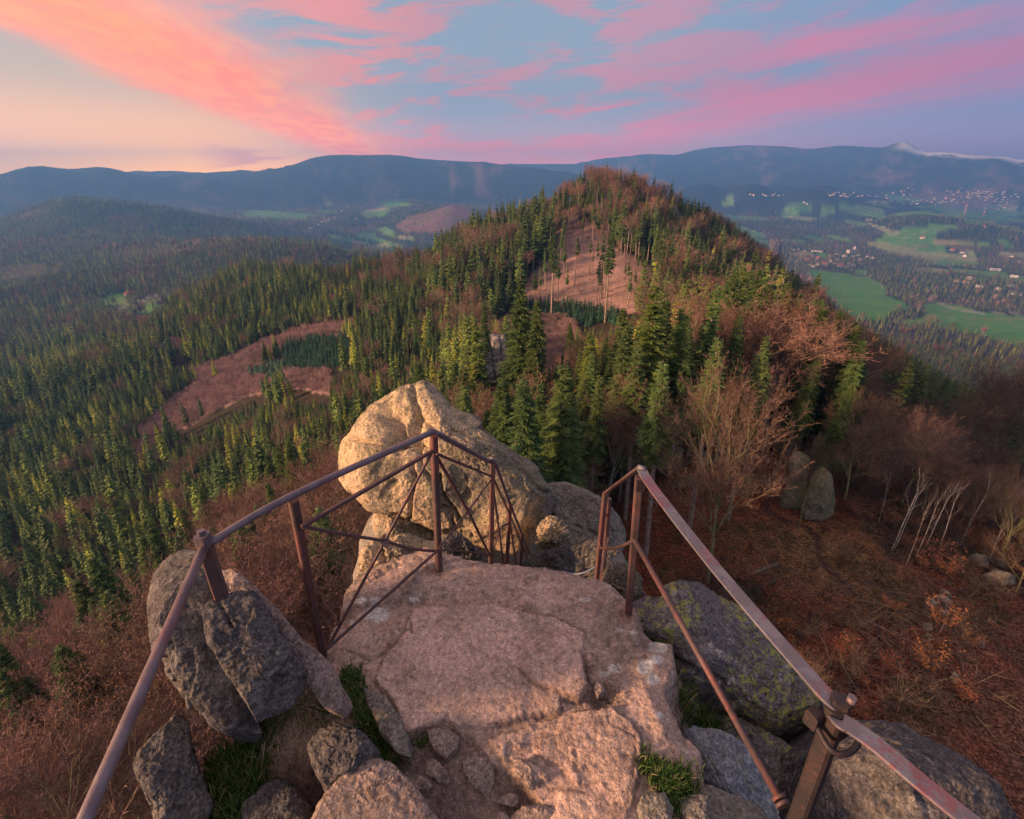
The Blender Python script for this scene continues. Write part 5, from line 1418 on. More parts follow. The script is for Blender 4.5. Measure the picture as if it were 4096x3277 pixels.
fq_ = fbm(q2 / .34 + 31, 5, .62) * 3.2 + gyf * .8; ff_ = fq_ - np.floor(fq_); lay = sm(fbm(q2 / .5 + 15, 2), -.25, .1) * (1 - .6 * c1w) * (1 - dw)
zf = zf + .011 * (sm(ff_, .90, 1.0) - ff_ * .9) * lay
flake = np.exp(-((ff_ - .93) / .045) ** 2) * lay
# the rim breaks away
zf = zf - .02 * sm(-sde, -.08, .0) * (gyf > .6)
right = (gxf > .35) & (gyf < 1.75)
drop = np.where(right, .75, 2.6)
zf = zf - drop * .25 * sm(-sde, 0, .07) - drop * .75 * sm(-sde, .03, .30) - .9 * sm(-sde, .1, .8) + np.where(sde < 0, .03 * sm(-sde, .02, .1) * fbm(q2 / .10, 4, .6, True), 0)
# left corner is soil between the boulders
soil = sm(-gxf, .42, .60) * sm(-gyf, -1.32, -1.15) * sm(sde, -.03, .02)
zf = zf * (1 - soil) + soil * (-2.22 + .03 * fbm(q2 / .15, 4) + .12 * sm(-gxf, .7, 1.5))
PC = lerp((.66, .46, .36), (.52, .36, .28), sm(fbm(q2 / .35 + 3, 4, .6), -.2, .25))
rk = rough_[:, None] * .55
PC = PC * (1 - rk) + rk * lerp((.34, .25, .20), (.46, .36, .30), sm(pits, -.2, .3))
PC = PC * (1 - c1w[:, None] * .75) + c1w[:, None] * .75 * np.array((.68, .47, .365))
PC = PC * (1 - c2w[:, None] * .6) + c2w[:, None] * .6 * np.array((.76, .53, .41))
PC = PC * (1 - dw[:, None] * .9) + dw[:, None] * .9 * np.array((.15, .11, .10))
PC = PC * (1 - soil[:, None] * .9) + soil[:, None] * .9 * np.array((.13, .095, .085))
PC = PC * (1 - mw[:, None] * .7) + mw[:, None] * .7 * np.array((.27, .17, .14))
c4b = (c4w * sm(fbm(q2 / .12 + 9, 4), -.2, .2))[:, None] * .5
PC = PC * (1 - c4b) + c4b * np.array((.20, .16, .11))
rim_ = sm(-sde, -.10, .03)[:, None] * .5 * (gyf > .5)[:, None]
PC = PC * (1 - rim_) + rim_ * np.array((.26, .21, .18))
edge_ = np.maximum.reduce([np.exp(-((s__ + .004) / .007) ** 2) for s__ in (c1s, c2s, ds, es, fs)])
crk = np.zeros_like(gxf)
for pts in ([(1650, 2545), (1640, 2480), (1660, 2430), (1800, 2430)], [(2330, 2620), (2360, 2720), (2440, 2790)], [(2420, 2830), (2440, 2900), (2530, 2960), (2540, 3060), (2500, 3250)], [(1390, 2600), (1480, 2640), (1640, 2530)], [(2030, 3040), (2200, 3160), (2330, 3190)]):
    crk = np.maximum(crk, np.exp(-(dist_line(gxf + wxp, gyf + wyp, [tuple(a) for a in flat(pts)]) / .005) ** 2))
ed = (np.maximum(edge_ * sm(fbm(q2 / .1 + 12, 3), -.35, .15), crk) * .65)[:, None]
PC = PC * (1 - ed) + ed * np.array((.10, .07, .055))
fl_ = (flake * .5)[:, None]
PC = PC * (1 - fl_) + fl_ * np.array((.16, .11, .085))
st_ = (sm(fbm(q2 / .28 + 21, 4, .6), .0, .22) * (1 - .5 * c2w) * .5)[:, None]
PC = PC * (1 - st_) + st_ * lerp((.36, .25, .19), (.46, .34, .27), sm(pits, -.3, .3))
# pale crusts of lichen and rust stains where posts stand
gpx, gpy, _ = project(np.stack([gxf, gyf, zf], -1))
wl = fbm(q2 / .03 + 5, 3, .6) * 16
for cx_, cy_, rx_, ry_ in ((1510, 2460, 52, 30), (1450, 2400, 22, 14), (1500, 2402, 26, 16), (1415, 2490, 18, 14), (1655, 2398, 22, 10), (2630, 2590, 42, 26), (2620, 2640, 34, 20), (2580, 2672, 34, 28), (2612, 2718, 28, 20), (2460, 2675, 30, 18), (2420, 2695, 22, 12), (2530, 2530, 14, 9), (2480, 2520, 12, 8), (2640, 2860, 20, 16), (1590, 2530, 12, 8), (2340, 2400, 24, 9)):
    dd_ = np.hypot((gpx - cx_) / rx_, (gpy - cy_) / ry_) + wl / 40
    wv = (sm(-dd_, -1.05, -.85) * sm(fbm(q2 / .008, 2), -.45, -.1))[:, None] * .85
    PC = PC * (1 - wv) + wv * np.array((.78, .75, .66))
for cx_, cy_, rx_, ry_ in ((1740, 2290, 34, 22), (2505, 2460, 40, 45)):
    dd_ = np.hypot((gpx - cx_) / rx_, (gpy - cy_) / ry_) + wl / 50
    wv = sm(-dd_, -1.2, -.3)[:, None] * .55
    PC = PC * (1 - wv) + wv * np.array((.34, .14, .07))
F = grid_faces(nx_, ny_, False)
plat = mesh_obj('summit_rock', np.stack([gxf, gyf, zf], -1), F, M_PLAT, smooth=True, props={'kind': 'structure'})
if plat.data.polygons[1000].normal.z < 0: plat.data.flip_normals()
a_ = plat.data.attributes.new('pc', 'FLOAT_COLOR', 'POINT'); a_.data.foreach_set('color', np.concatenate([PC, np.ones((len(PC), 1))], 1).astype(np.float32).ravel())
def plat_z(x, y):
    i = int(round((x - gx[0]) / (gx[1] - gx[0]))); j = int(round((y - gy[0]) / (gy[1] - gy[0])))
    return float(zf[min(max(i, 0), nx_ - 1) * ny_ + min(max(j, 0), ny_ - 1)])

# ------------------------------------------------------------------ rocks round the platform
boulder('split_boulder', z2((268, 520), (285, 350), (330, 260), (400, 210), (470, 190), (540, 200), (600, 250), (660, 330), (700, 430), (760, 600), (780, 800), (800, 1000), (880, 1160), (915, 1230), (900, 1340), (830, 1352), (740, 1320), (600, 1220), (520, 1130), (440, 1000), (370, 900), (345, 830), (295, 790), (282, 650)),
        depth=1.90, front=.16, back=.45, e=.6, nth=240, ns=150, mat=M_DARKROCK, seed=21, rough=.010, lump=.035, lam=.4, cracks=[(z2((345, 830), (440, 990), (560, 1160), (720, 1330)), 10, .05), (z2((300, 300), (420, 290), (560, 310)), 5, .012)],
        label='tall dark grey boulder on the left with rounded top, split by a crack', cat='boulder')
boulder('wedge_rock', z2((556, 695), (570, 600), (590, 520), (650, 475), (720, 462), (800, 435), (860, 440), (920, 510), (1000, 640), (1060, 740), (1130, 850), (1172, 905), (1160, 1000), (1080, 1080), (1000, 1130), (880, 1160), (800, 1020), (720, 900), (660, 790), (600, 715)),
        depth=1.66, front=.10, back=.25, e=.42, nth=260, ns=170, mat=M_DARKROCK, seed=22, rough=.010, lump=.025, lam=.35, cracks=[(z2((650, 480), (700, 560), (740, 640)), 5, .02), (z2((1160, 940), (1000, 920), (860, 960)), 6, .012)],
        label='dark wedge shaped rock leaning against the tall left boulder')
boulder('rock_slab', z2((650, 330), (660, 285), (720, 290), (800, 350), (900, 450), (990, 530), (1080, 640), (1160, 730), (1240, 790), (1330, 890), (1345, 960), (1440, 1090), (1452, 1130), (1380, 1172), (1310, 1140), (1220, 1060), (1175, 980), (1150, 890), (1060, 750), (980, 640), (880, 520), (780, 460), (690, 440)),
        depth=1.80, front=.05, back=.35, e=.5, nth=260, ns=160, mat=M_WARMROCK, seed=23, rough=.010, lump=.02, lam=.3, strata=((.8, .5, -.2), .09, .012), label='long sloping ridge slab between the left boulders and the platform')
boulder('boulder', z2((185, 1430), (225, 1290), (260, 1190), (330, 1130), (440, 1120), (500, 1190), (515, 1350), (560, 1480), (630, 1620), (650, 1800), (560, 1950), (330, 1900), (290, 1650), (230, 1540)),
        depth=1.72, front=.12, back=.5, e=.6, nth=240, ns=160, mat=M_DARKROCK, seed=24, rough=.012, lump=.03, lam=.3, label='dark boulder with sunlit left side in the bottom left corner of the rocks')
boulder('rock_slab', z2((1180, 1700), (1290, 1580), (1400, 1460), (1560, 1395), (1640, 1430), (1750, 1540), (1860, 1680), (1960, 1850), (2000, 2050), (1000, 2050), (1080, 1850)),
        z=-2.06, normal=(.05, -.12, 1), front=.055, back=.3, e=.30, nth=260, ns=150, mat=M_WARMROCK, seed=25, rough=.008, lump=.018, lam=.35, cuts=3, cracks=[(z2((1300, 1640), (1450, 1560), (1640, 1500)), 5, .012)], label='broad flat warm brown slab at the bottom left beside the path')
boulder('boulder', z2((1180, 1330), (1230, 1260), (1340, 1205), (1400, 1230), (1480, 1250), (1560, 1340), (1615, 1420), (1480, 1490), (1350, 1560), (1280, 1600), (1230, 1480)),
        z=-2.04, normal=(.0, -.2, 1), front=.09, back=.3, e=.5, nth=200, ns=130, mat=M_DARKROCK, seed=125, rough=.012, lump=.03, lam=.25, label='lumpy grey rock with dark left side above the broad slab')
boulder('boulder', z2((820, 1640), (900, 1550), (1000, 1500), (1100, 1540), (1180, 1620), (1230, 1760), (1150, 1900), (800, 1900)),
        z=-2.16, normal=(.0, -.2, 1), front=.09, back=.3, e=.6, mat=M_DARKROCK, seed=26, rough=.010, lump=.03, lam=.2, label='low dark rock at the bottom edge between grass and the broad slab')
boulder('rock_slab', z2((1465, 1005), (1530, 1010), (1620, 1060), (1690, 1150), (1730, 1260), (1745, 1390), (1700, 1425), (1660, 1340), (1590, 1270), (1550, 1160), (1490, 1080)),
        z=-2.08, normal=(-.2, -.1, 1), front=.04, back=.2, e=.5, mat=M_GREYROCK, seed=27, rough=.006, lump=.014, lam=.2, label='narrow pale grey slab edging the platform beside green grass')
for k, (pts, lab, zz) in enumerate((
        (z7((585, 1030), (650, 1010), (720, 1040), (775, 1080), (760, 1140), (700, 1200), (640, 1160), (600, 1100)), 'loose brown stone under the edge of the smooth cement layer', -2.10),
        (z7((580, 1190), (640, 1220), (700, 1290), (735, 1350), (660, 1340), (570, 1290)), 'small triangular stone in the trodden earth', -2.13),
        (z7((775, 1190), (850, 1180), (900, 1140), (960, 1200), (975, 1300), (960, 1380), (920, 1420), (840, 1350), (790, 1270)), 'rough stone in the middle of the trodden hollow', -2.13),
        (z7((480, 1320), (560, 1320), (620, 1360), (590, 1400), (500, 1380)), 'flat little stone beside the broad slab', -2.13),
        (z7((970, 1450), (1060, 1410), (1120, 1420), (1110, 1490), (1040, 1480)), 'thin flat stone near the bottom edge of the path', -2.13),
        (z7((940, 1560), (1000, 1510), (1060, 1520), (1090, 1600), (960, 1640)), 'pale stone cut off by the bottom edge left of the last slab', -2.12),
        (z7((1070, 1530), (1130, 1490), (1240, 1455), (1340, 1510), (1330, 1600), (1200, 1640), (1080, 1640)), 'pale slab cut off by the bottom edge of the picture', -2.11),
        (z7((1050, 1230), (1130, 1200), (1240, 1310), (1250, 1370), (1180, 1380), (1110, 1310)), 'flaking plate at the side of the trodden hollow', -2.09),
        (z7((1555, 770), (1600, 780), (1610, 820), (1570, 835), (1545, 810)), 'fist sized stone in the gravel pocket', -2.08),
        (z7((1750, 1470), (1850, 1390), (1950, 1400), (2010, 1500), (1980, 1600), (1850, 1600)), 'pale angular stone below the right grass tuft', -2.08),
        (z7((2040, 1440), (2100, 1400), (2200, 1400), (2200, 1600), (2060, 1600)), 'dark stone right of the grass tuft at the bottom', -2.1))):
    boulder('stone', pts, z=zz, normal=(0, -.1, 1), front=.022, back=.12, e=.42, nth=110, ns=70, mat=M_WARMROCK if k not in (9, 10) else M_GREYROCK, seed=40 + k, rough=.005, lump=.012, lam=.12, label=lab, cat='stone')
boulder('lichen_rock', z3((265, 760), (290, 690), (350, 655), (430, 620), (490, 610), (560, 650), (640, 720), (740, 790), (850, 860), (900, 920), (960, 980), (1020, 1060), (1100, 1160), (1165, 1240), (1160, 1330), (1080, 1380), (1000, 1370), (900, 1310), (800, 1250), (700, 1190), (640, 1160), (560, 1110), (470, 1060), (450, 1010), (440, 960), (400, 900), (300, 850)),
        z=-2.42, normal=(.35, -.35, .9), front=.22, back=.7, e=.6, nth=300, ns=180, mat=M_LICHROCK, seed=51, rough=.014, lump=.05, lam=.4, cracks=[(z3((440, 960), (560, 1030), (700, 1090)), 12, .05), (z3((370, 670), (385, 675)), 16, .10)], label='long dark rock covered with yellow lichen right of the platform')
boulder('granite_boulder', z3((1080, 1440), (1160, 1390), (1250, 1330), (1330, 1272), (1400, 1262), (1480, 1300), (1600, 1370), (1700, 1450), (1780, 1550), (1810, 1620), (1900, 1690), (2000, 1790), (2100, 1900), (1900, 2150), (1050, 2150), (1060, 1750), (1060, 1560)),
        z=-2.45, normal=(.1, -.5, .85), front=.30, back=.7, e=.6, nth=240, ns=150, mat=M_DARKROCK, seed=52, rough=.014, lump=.07, lam=.4, label='big dark boulder behind the thick right post at the bottom right')
boulder('boulder', z3((490, 1345), (540, 1310), (640, 1350), (740, 1400), (800, 1460), (870, 1550), (940, 1640), (960, 1760), (820, 1780), (700, 1700), (600, 1600), (560, 1480), (515, 1400)),
        z=-2.30, normal=(.2, -.2, 1), front=.12, back=.4, e=.55, nth=200, ns=130, mat=M_BLUEROCK, seed=53, rough=.010, lump=.03, lam=.25, label='bluish grey rock under the lower bar of the right railing')
boulder('boulder', z3((440, 1640), (540, 1580), (700, 1620), (850, 1680), (930, 1800), (900, 1950), (420, 1950)), z=-2.22, normal=(.1, -.1, 1), front=.08, back=.3, e=.5, mat=M_GREYROCK, seed=54, rough=.008, lump=.02, lam=.2,
        label='grey rock at the bottom edge beside the right grass tuft')
boulder('boulder', z3((440, 1080), (520, 1105), (570, 1165), (585, 1240), (520, 1300), (470, 1200)), z=-2.5, front=.1, back=.3, mat=M_LICHROCK, seed=55, rough=.008, lump=.02, lam=.2, label='small lichened stone in the gap right of the platform edge')
boulder('boulder', z3((590, 1220), (700, 1240), (860, 1310), (1000, 1420), (1040, 1560), (960, 1640), (880, 1560), (800, 1440), (680, 1340)), z=-2.62, normal=(.1, -.3, 1), front=.12, back=.5, e=.6, mat=M_LICHROCK, seed=56, rough=.012, lump=.04, lam=.25,
        label='dark rock deep in the gap under the yellow lichen rock')
boulder('boulder', z3((900, 1380), (1080, 1400), (1150, 1500), (1080, 1640), (960, 1640), (930, 1500)), z=-2.75, normal=(.1, -.3, 1), front=.12, back=.5, e=.6, mat=M_DARKROCK, seed=57, rough=.012, lump=.04, lam=.25,
        label='dark rock in the hollow left of the thick right post')
# rocks in the woods
def far_rock(pts, foot, label, mat=M_MOSSROCK, front=.45, back=.6, strata=None, seed=1, **kw):
    p = hit(*foot); d = float(p @ FWD)
    w = np.ptp(np.array(pts)[:, 0]) / FPX * d
    return boulder('rock_tower' if kw.get('tower') else 'boulder', pts, depth=d, front=w * front, back=w * back, nth=96 if w < 4 else 130, ns=64 if w < 4 else 90, mat=mat, seed=seed, rough=w * .045, lump=w * .16, lam=w * .42, cuts=16, strata=strata, label=label, cat='rock', cracks=kw.get('cracks', ()))
far_rock(z6((125, 865), (150, 760), (185, 690), (175, 640), (185, 590), (230, 570), (270, 590), (275, 640), (265, 700), (275, 760), (240, 830), (200, 900)), (3180, 2030), 'mossy rock tower with round head stone beside the forest path', tower=1, strata=((0, 0, 1), 1.6, .22), seed=61)
far_rock(z6((220, 890), (240, 840), (270, 750), (280, 690), (330, 640), (370, 690), (385, 760), (390, 850), (375, 898), (300, 902)), (3260, 2080), 'broad mossy rock with pale green foot right of the round headed tower', tower=1, strata=((0, 0, 1), 1.9, .2), seed=62)
far_rock(z6((280, 560), (320, 490), (350, 480), (380, 510), (370, 570), (360, 640), (310, 690), (275, 640)), (3290, 1900), 'brown rock pillar standing behind the two mossy towers', tower=1, strata=((0, 0, 1), 1.5, .22), seed=63)
far_rock(z6((100, 590), (120, 500), (160, 420), (190, 398), (218, 420), (215, 480), (180, 540), (130, 590)), (3110, 1820), 'dark slanting rock pillar next to the foot of the largest beech', tower=1, strata=((.5, 0, .5), 1.2, .25), seed=64)
far_rock(z6((135, 610), (150, 530), (200, 470), (240, 480), (235, 540), (200, 600), (160, 625)), (3160, 1845), 'mossy rock pillar right of the slanting one', tower=1, seed=65, strata=((0, 0, 1), 1.2, .25))
for k, (pts, ft, lab) in enumerate((
        (z5((420, 1110), (440, 1000), (500, 930), (560, 950), (540, 1040), (480, 1080)), (2690, 1900), 'mossy rock with green cap at the left end of the rock band'),
        (z5((560, 1010), (620, 960), (680, 970), (690, 1030), (620, 1045)), (2780, 1870), 'pale sided mossy rock in the middle of the rock band'),
        (z5((690, 990), (750, 930), (820, 950), (810, 1020), (740, 1040)), (2890, 1860), 'mossy rock at the right end of the rock band'),
        (z5((480, 1150), (520, 1090), (600, 1080), (640, 1110), (600, 1150)), (2730, 1950), 'low mossy rock in front of the rock band'),
        (z5((840, 1150), (860, 1090), (910, 1100), (920, 1140), (880, 1160)), (2990, 1955), 'low mossy stone left of the forest path'),
        (z5((970, 1160), (975, 1110), (1000, 1100), (1005, 1160)), (3075, 1955), 'narrow pale stone standing left of the rock towers'),
        (z6((800, 1310), (810, 1260), (840, 1250), (862, 1280), (840, 1312)), (3715, 2440), 'left stone of the cluster among the brushwood'),
        (z6((855, 1290), (852, 1245), (890, 1240), (930, 1270), (925, 1305), (880, 1308)), (3775, 2435), 'largest stone of the cluster among the brushwood'),
        (z6((868, 1240), (880, 1210), (920, 1230), (930, 1260), (900, 1245)), (3785, 2395), 'back stone of the cluster among the brushwood'),
        (z6((868, 1340), (870, 1310), (920, 1310), (915, 1355), (885, 1358)), (3780, 2480), 'front stone of the cluster among the brushwood'),
        (z6((790, 1400), (800, 1370), (840, 1370), (840, 1400), (815, 1410)), (3710, 2520), 'lone pale green stone in front of the cluster'),
        (z6((990, 1080), (1040, 1050), (1090, 1060), (1095, 1110), (1030, 1115)), (3900, 2270), 'left flat boulder near the lone thin birch'),
        (z6((1090, 1085), (1130, 1065), (1190, 1090), (1180, 1120), (1120, 1115)), (3980, 2275), 'back flat boulder near the lone thin birch'),
        (z6((1070, 1150), (1130, 1125), (1220, 1145), (1210, 1190), (1120, 1195)), (3990, 2335), 'front flat boulder near the lone thin birch'),
        (z6((920, 1620), (940, 1590), (965, 1620), (960, 1650), (930, 1655)), (3820, 2735), 'lone stone in the brushwood at the lower right'),
        (z6((800, 1430), (815, 1415), (840, 1430), (830, 1445)), (3715, 2550), 'small white stone on the forest floor'),
        (z6((1045, 1480), (1060, 1445), (1080, 1460), (1075, 1490)), (3925, 2590), 'small grey stone half sunk near the right edge'))):
    far_rock(pts, ft, lab, mat=M_MOSSROCK if k < 6 else M_GREYROCK, seed=70 + k, front=.4, back=.5)
# rock tower in the forest on the left of the saddle, summit crag and the pinnacle on the ridge
far_rock(b_((395, 1060), (400, 1010), (450, 980), (500, 975), (560, 1000), (585, 1060), (600, 1180), (590, 1250), (540, 1290), (480, 1280), (430, 1200), (410, 1130)), (1985, 1560), 'pale rock tower rising between spruces above the big boulder', mat=M_PALEROCK, tower=1, seed=90,
         cracks=[(b_((480, 1000), (500, 1130), (520, 1260)), 5, 1.2), (b_((540, 1010), (560, 1120), (550, 1240)), 4, 1.0)], strata=((0, 0, 1), 3.2, .35))
far_rock([(2655, 900), (2660, 850), (2690, 815), (2715, 840), (2720, 900), (2690, 930)], (2690, 930), 'grey summit crag among the trees of the pyramid hill', mat=M_PALEROCK, seed=91, tower=1)
far_rock([(3078, 985), (3078, 960), (3092, 952), (3100, 962), (3112, 950), (3122, 965), (3126, 1010), (3110, 1050), (3085, 1030)], (3100, 1100), 'brown rock pinnacle on the right ridge of the hill', mat=M_DARKROCK, seed=92, tower=1)
far_rock([(1975, 1215), (1990, 1200), (2005, 1210), (2003, 1235), (1980, 1240)], (1990, 1240), 'small pale rock by the young spruce planting', mat=M_PALEROCK, seed=93)
# ------------------------------------------------------------------ iron railings
def iron(name, base, base2, red, kred, rough=.5):
    m, T, B = new_mat(name)
    p = T.node('ShaderNodeTexCoord').outputs['Object']
    n1 = T.noise(p, 14, 5, .65); n2 = T.noise(p, 60, 4, .7); n3 = T.noise(T.vm('MULTIPLY', p, (1, 1, 1)), 5, 4, .6)
    c = T.mix(T.sstep(n1, .4, .62), base, base2)
    c = T.mix(T.mul(T.sstep(T.add(T.mul(n3, .6), T.mul(n2, .4)), .50, .58), kred), c, red)
    c = T.mix(T.mul(T.sstep(n2, .60, .68), .30), c, (.22, .10, .055))
    c = T.mix(T.sstep(n2, .36, .28), c, (.03, .02, .02))
    T.put(B.inputs['Base Color'], c); B.inputs['Metallic'].default_value = .25
    T.put(B.inputs['Roughness'], T.add(rough, T.mul(n2, .25))); B.inputs['Specular IOR Level'].default_value = .5
    bn = T.node('ShaderNodeBump'); bn.inputs['Strength'].default_value = .5; bn.inputs['Distance'].default_value = .003
    T.put(bn.inputs['Height'], T.add(n2, T.mul(n1, .5))); T.t.links.new(bn.outputs[0], B.inputs['Normal'])
    return m
M_IRON = iron('rusty_iron', (.125, .075, .07), (.085, .055, .055), (.26, .06, .055), .40)
M_PIPE = iron('worn_handrail', (.20, .16, .17), (.15, .11, .125), (.30, .08, .08), .25, .36)
M_BAND = iron('worn_band', (.19, .18, .205), (.14, .125, .145), (.24, .055, .065), .6, .36)
M_BLACK = iron('dark_iron', (.028, .024, .027), (.042, .032, .034), (.12, .04, .03), .2)
M_BLUE = iron('blue_cable', (.10, .17, .26), (.20, .2, .26), (.2, .12, .2), .3)
def frame_of(d):
    d = d.normalized(); a = d.cross(Vector((0, 0, 1)))
    if a.length < .05: a = Vector((1, 0, 0))
    a.normalize(); return d, a, a.cross(d).normalized()
def bar(name, pts, w, h, mat, parent, rot=0.0, twist_up=None):
    """square or flat bar swept along points, corners chamfered"""
    pts = [Vector(p) for p in pts]; mb = MB(); rings = []
    prof = []
    c = min(w, h) * .16
    for sx, sy in ((1, 1), (-1, 1), (-1, -1), (1, -1)):
        x, y = sx * w / 2, sy * h / 2
        prof += [(x, y - sy * c), (x - sx * c, y)] if sx * sy > 0 else [(x - sx * c, y), (x, y - sy * c)]
    for i, p in enumerate(pts):
        d = pts[min(i + 1, len(pts) - 1)] - pts[max(i - 1, 0)]
        d, a, b = frame_of(d)
        if rot: a2 = a * math.cos(rot) + b * math.sin(rot); b = b * math.cos(rot) - a * math.sin(rot); a = a2
        base = len(mb.v)
        for x, y in prof: mb.v.append(tuple(p + a * x + b * y))
        rings.append(base)
    k = len(prof)
    for r0, r1 in zip(rings[:-1], rings[1:]):
        for i in range(k): mb.f.append((r0 + i, r0 + (i + 1) % k, r1 + (i + 1) % k, r1 + i)); mb.mi.append(0)
    mb.f.append(tuple(rings[0] + i for i in reversed(range(k)))); mb.f.append(tuple(rings[-1] + i for i in range(k))); mb.mi += [0, 0]
    off = Vector(parent.location); mb.v = [tuple(Vector(v) - off) for v in mb.v]
    ob = bpy.data.objects.new(name, mb.mesh(name, [mat])); C.objects.link(ob); ob.parent = parent; return ob
def pipe(name, pts, r, mat, parent, sides=12):
    off = Vector(parent.location); pts = [Vector(p) for p in pts]
    mb = MB(); mb.tube(pts, [r] * len(pts), sides, 0, True); mb.v = [tuple(Vector(v) - off) for v in mb.v]
    ob = bpy.data.objects.new(name, mb.mesh(name, [mat], True)); C.objects.link(ob)
    for f in ob.data.polygons:
        if len(f.vertices) > 4: f.use_smooth = False
    ob.parent = parent; return ob
def smooth_path(pts, n=6):
    P = [Vector(p) for p in pts]; out = []
    for i in range(len(P) - 1):
        p0, p1, p2, p3 = P[max(i - 1, 0)], P[i], P[i + 1], P[min(i + 2, len(P) - 1)]
        for k in range(n):
            t = k / n
            out.append(.5 * ((2 * p1) + (p2 - p0) * t + (2 * p0 - 5 * p1 + 4 * p2 - p3) * t * t + (3 * p1 - p0 - 3 * p2 + p3) * t ** 3))
    out.append(P[-1]); return out
def zp(px, py, z): d = ray(px, py); return Vector(d * (z / d[2]))
def yp(px, py, y): d = ray(px, py); return Vector(d * (y / d[1]))
def onplane(px, py, A_, B_, off=0.0):
    """view ray against the upright plane through A_ and B_, moved towards the camera by off"""
    d = Vector(ray(px, py)); n = (Vector(B_) - Vector(A_)).cross(Vector((0, 0, 1))).normalized()
    if n.dot(Vector(A_)) > 0: n = -n
    return d * (((Vector(A_) + n * off).dot(n)) / d.dot(n))
ZT = -1.13
LR_ = empty('left_railing', (-.6, 1.7, -2.1), 'rusty iron railing on the left with crossed braces, leading down the stairs', 'railing')
P1t, P2t, P3t = zp(820, 2182, ZT), zp(1172, 2002, ZT), zp(1735, 1742, ZT)
P1b = yp(880, 2362, P1t.y + .01); P2b = zp(1288, 2612, -2.12); P3b = zp(1756, 2282, -2.08)
S4t = yp(1970, 1850, 2.75); S4b = yp(1963, 2300, 2.75)
S5t = yp(2040, 2018, 3.45); S5b = yp(2025, 2300, 3.45)
S6t = yp(2088, 2140, 4.0); S6b = yp(2080, 2310, 4.0); S7 = yp(2140, 2275, 4.6)
for a, b, w in ((P1t, P1b - Vector((0, 0, .06)), .040), (P2t, P2b - Vector((0, 0, .05)), .034), (P3t, P3b - Vector((0, 0, .05)), .034)):
    bar('post', [a, b], w, w, M_IRON, LR_, rot=.3)
for a, b in ((S4t, S4b), (S5t, S5b), (S6t, S6b)): bar('post', [a, b], .034, .034, M_IRON, LR_, rot=.2)
Ls = zp(340, 3277, ZT); Lend = Ls + (Ls - P1t).normalized() * .5
pipe('handrail', [P1t, Ls, Lend], .015, M_PIPE, LR_)
pipe('handrail', smooth_path([P1t + Vector((.01, .01, .0)), P2t + Vector((0, 0, .022)), P3t + Vector((0, 0, .022))], 8), .015, M_PIPE, LR_)
pipe('handrail', smooth_path([P3t + Vector((0, 0, .022)), S4t + Vector((-.03, -.03, .03)), S4t + Vector((0.01, .02, -.01)), S5t, S6t, S7], 5), .015, M_PIPE, LR_)
# square nut on the first post
nb = bar('nut', [P1t + Vector((0, 0, .0)), P1t + Vector((0, 0, .045))], .042, .042, M_PIPE, LR_)
bar('bolt', [P1t + Vector((0, 0, .04)), P1t + Vector((0, 0, .062))], .022, .022, M_PIPE, LR_, rot=.7)
o23 = lambda x, y, o=.0: onplane(x, y, P2t, P3t, o)
o34 = lambda x, y, o=.0: onplane(x, y, P3t, S4t, o)
bar('upper_bar', [o23(1206, 2108, .02), o23(1732, 1803, .02)], .018, .018, M_IRON, LR_)
bar('upper_bar', [o34(1745, 1815, .01), o34(1970, 1908, .01)], .014, .014, M_IRON, LR_)
bar('upper_bar', [S4t + Vector((0, 0, -.12)), S5t + Vector((0, 0, -.12)), S6t + Vector((0, 0, -.12)), S7 + Vector((0, 0, -.1))], .016, .016, M_IRON, LR_)
NODE1 = o23(1540, 2165, .02); NODE2 = o34(1872, 2045, .01)
pipe('tie_rod', smooth_path([o23(1210, 2106, .012), o23(1400, 2142, .012), NODE1, o23(1640, 2195, .012), o23(1748, 2205, .012)], 5), .0075, M_IRON, LR_, 8)
pipe('tie_rod', smooth_path([o34(1750, 2200, .0), o34(1850, 2205, .0), o34(1960, 2222, .0)], 5), .0055, M_IRON, LR_, 8)
bar('brace', [o23(1308, 2598, .0), NODE1, o23(1725, 1815, .03)], .020, .008, M_IRON, LR_, rot=1.2)
bar('brace', [o23(1312, 2592, .03), o23(1750, 2203, .03)], .020, .010, M_IRON, LR_, rot=1.2)
bar('brace', [o34(1755, 2195, .03), NODE2, o34(1963, 1922, .02)], .018, .009, M_IRON, LR_, rot=1.2)
bar('brace', [o34(1747, 1828, -.02), NODE2, o34(1960, 2225, -.02)], .018, .009, M_IRON, LR_, rot=1.2)
bar('brace', [S4b + Vector((0, 0, .16)), (S4b + S5t) * .5 + Vector((0, 0, .1)), S5t + Vector((0, 0, -.2))], .02, .01, M_IRON, LR_, rot=1.2)
bar('brace', [S4t + Vector((0, 0, -.2)), S5b + Vector((0, 0, -.1))], .02, .01, M_IRON, LR_, rot=1.2)
bar('brace', [S5b + Vector((0, 0, -.1)), S6t + Vector((0, 0, -.15))], .02, .01, M_IRON, LR_, rot=1.2)
bar('brace', [S5t + Vector((0, 0, -.2)), S6b + Vector((0, 0, -.2))], .02, .01, M_IRON, LR_, rot=1.2)
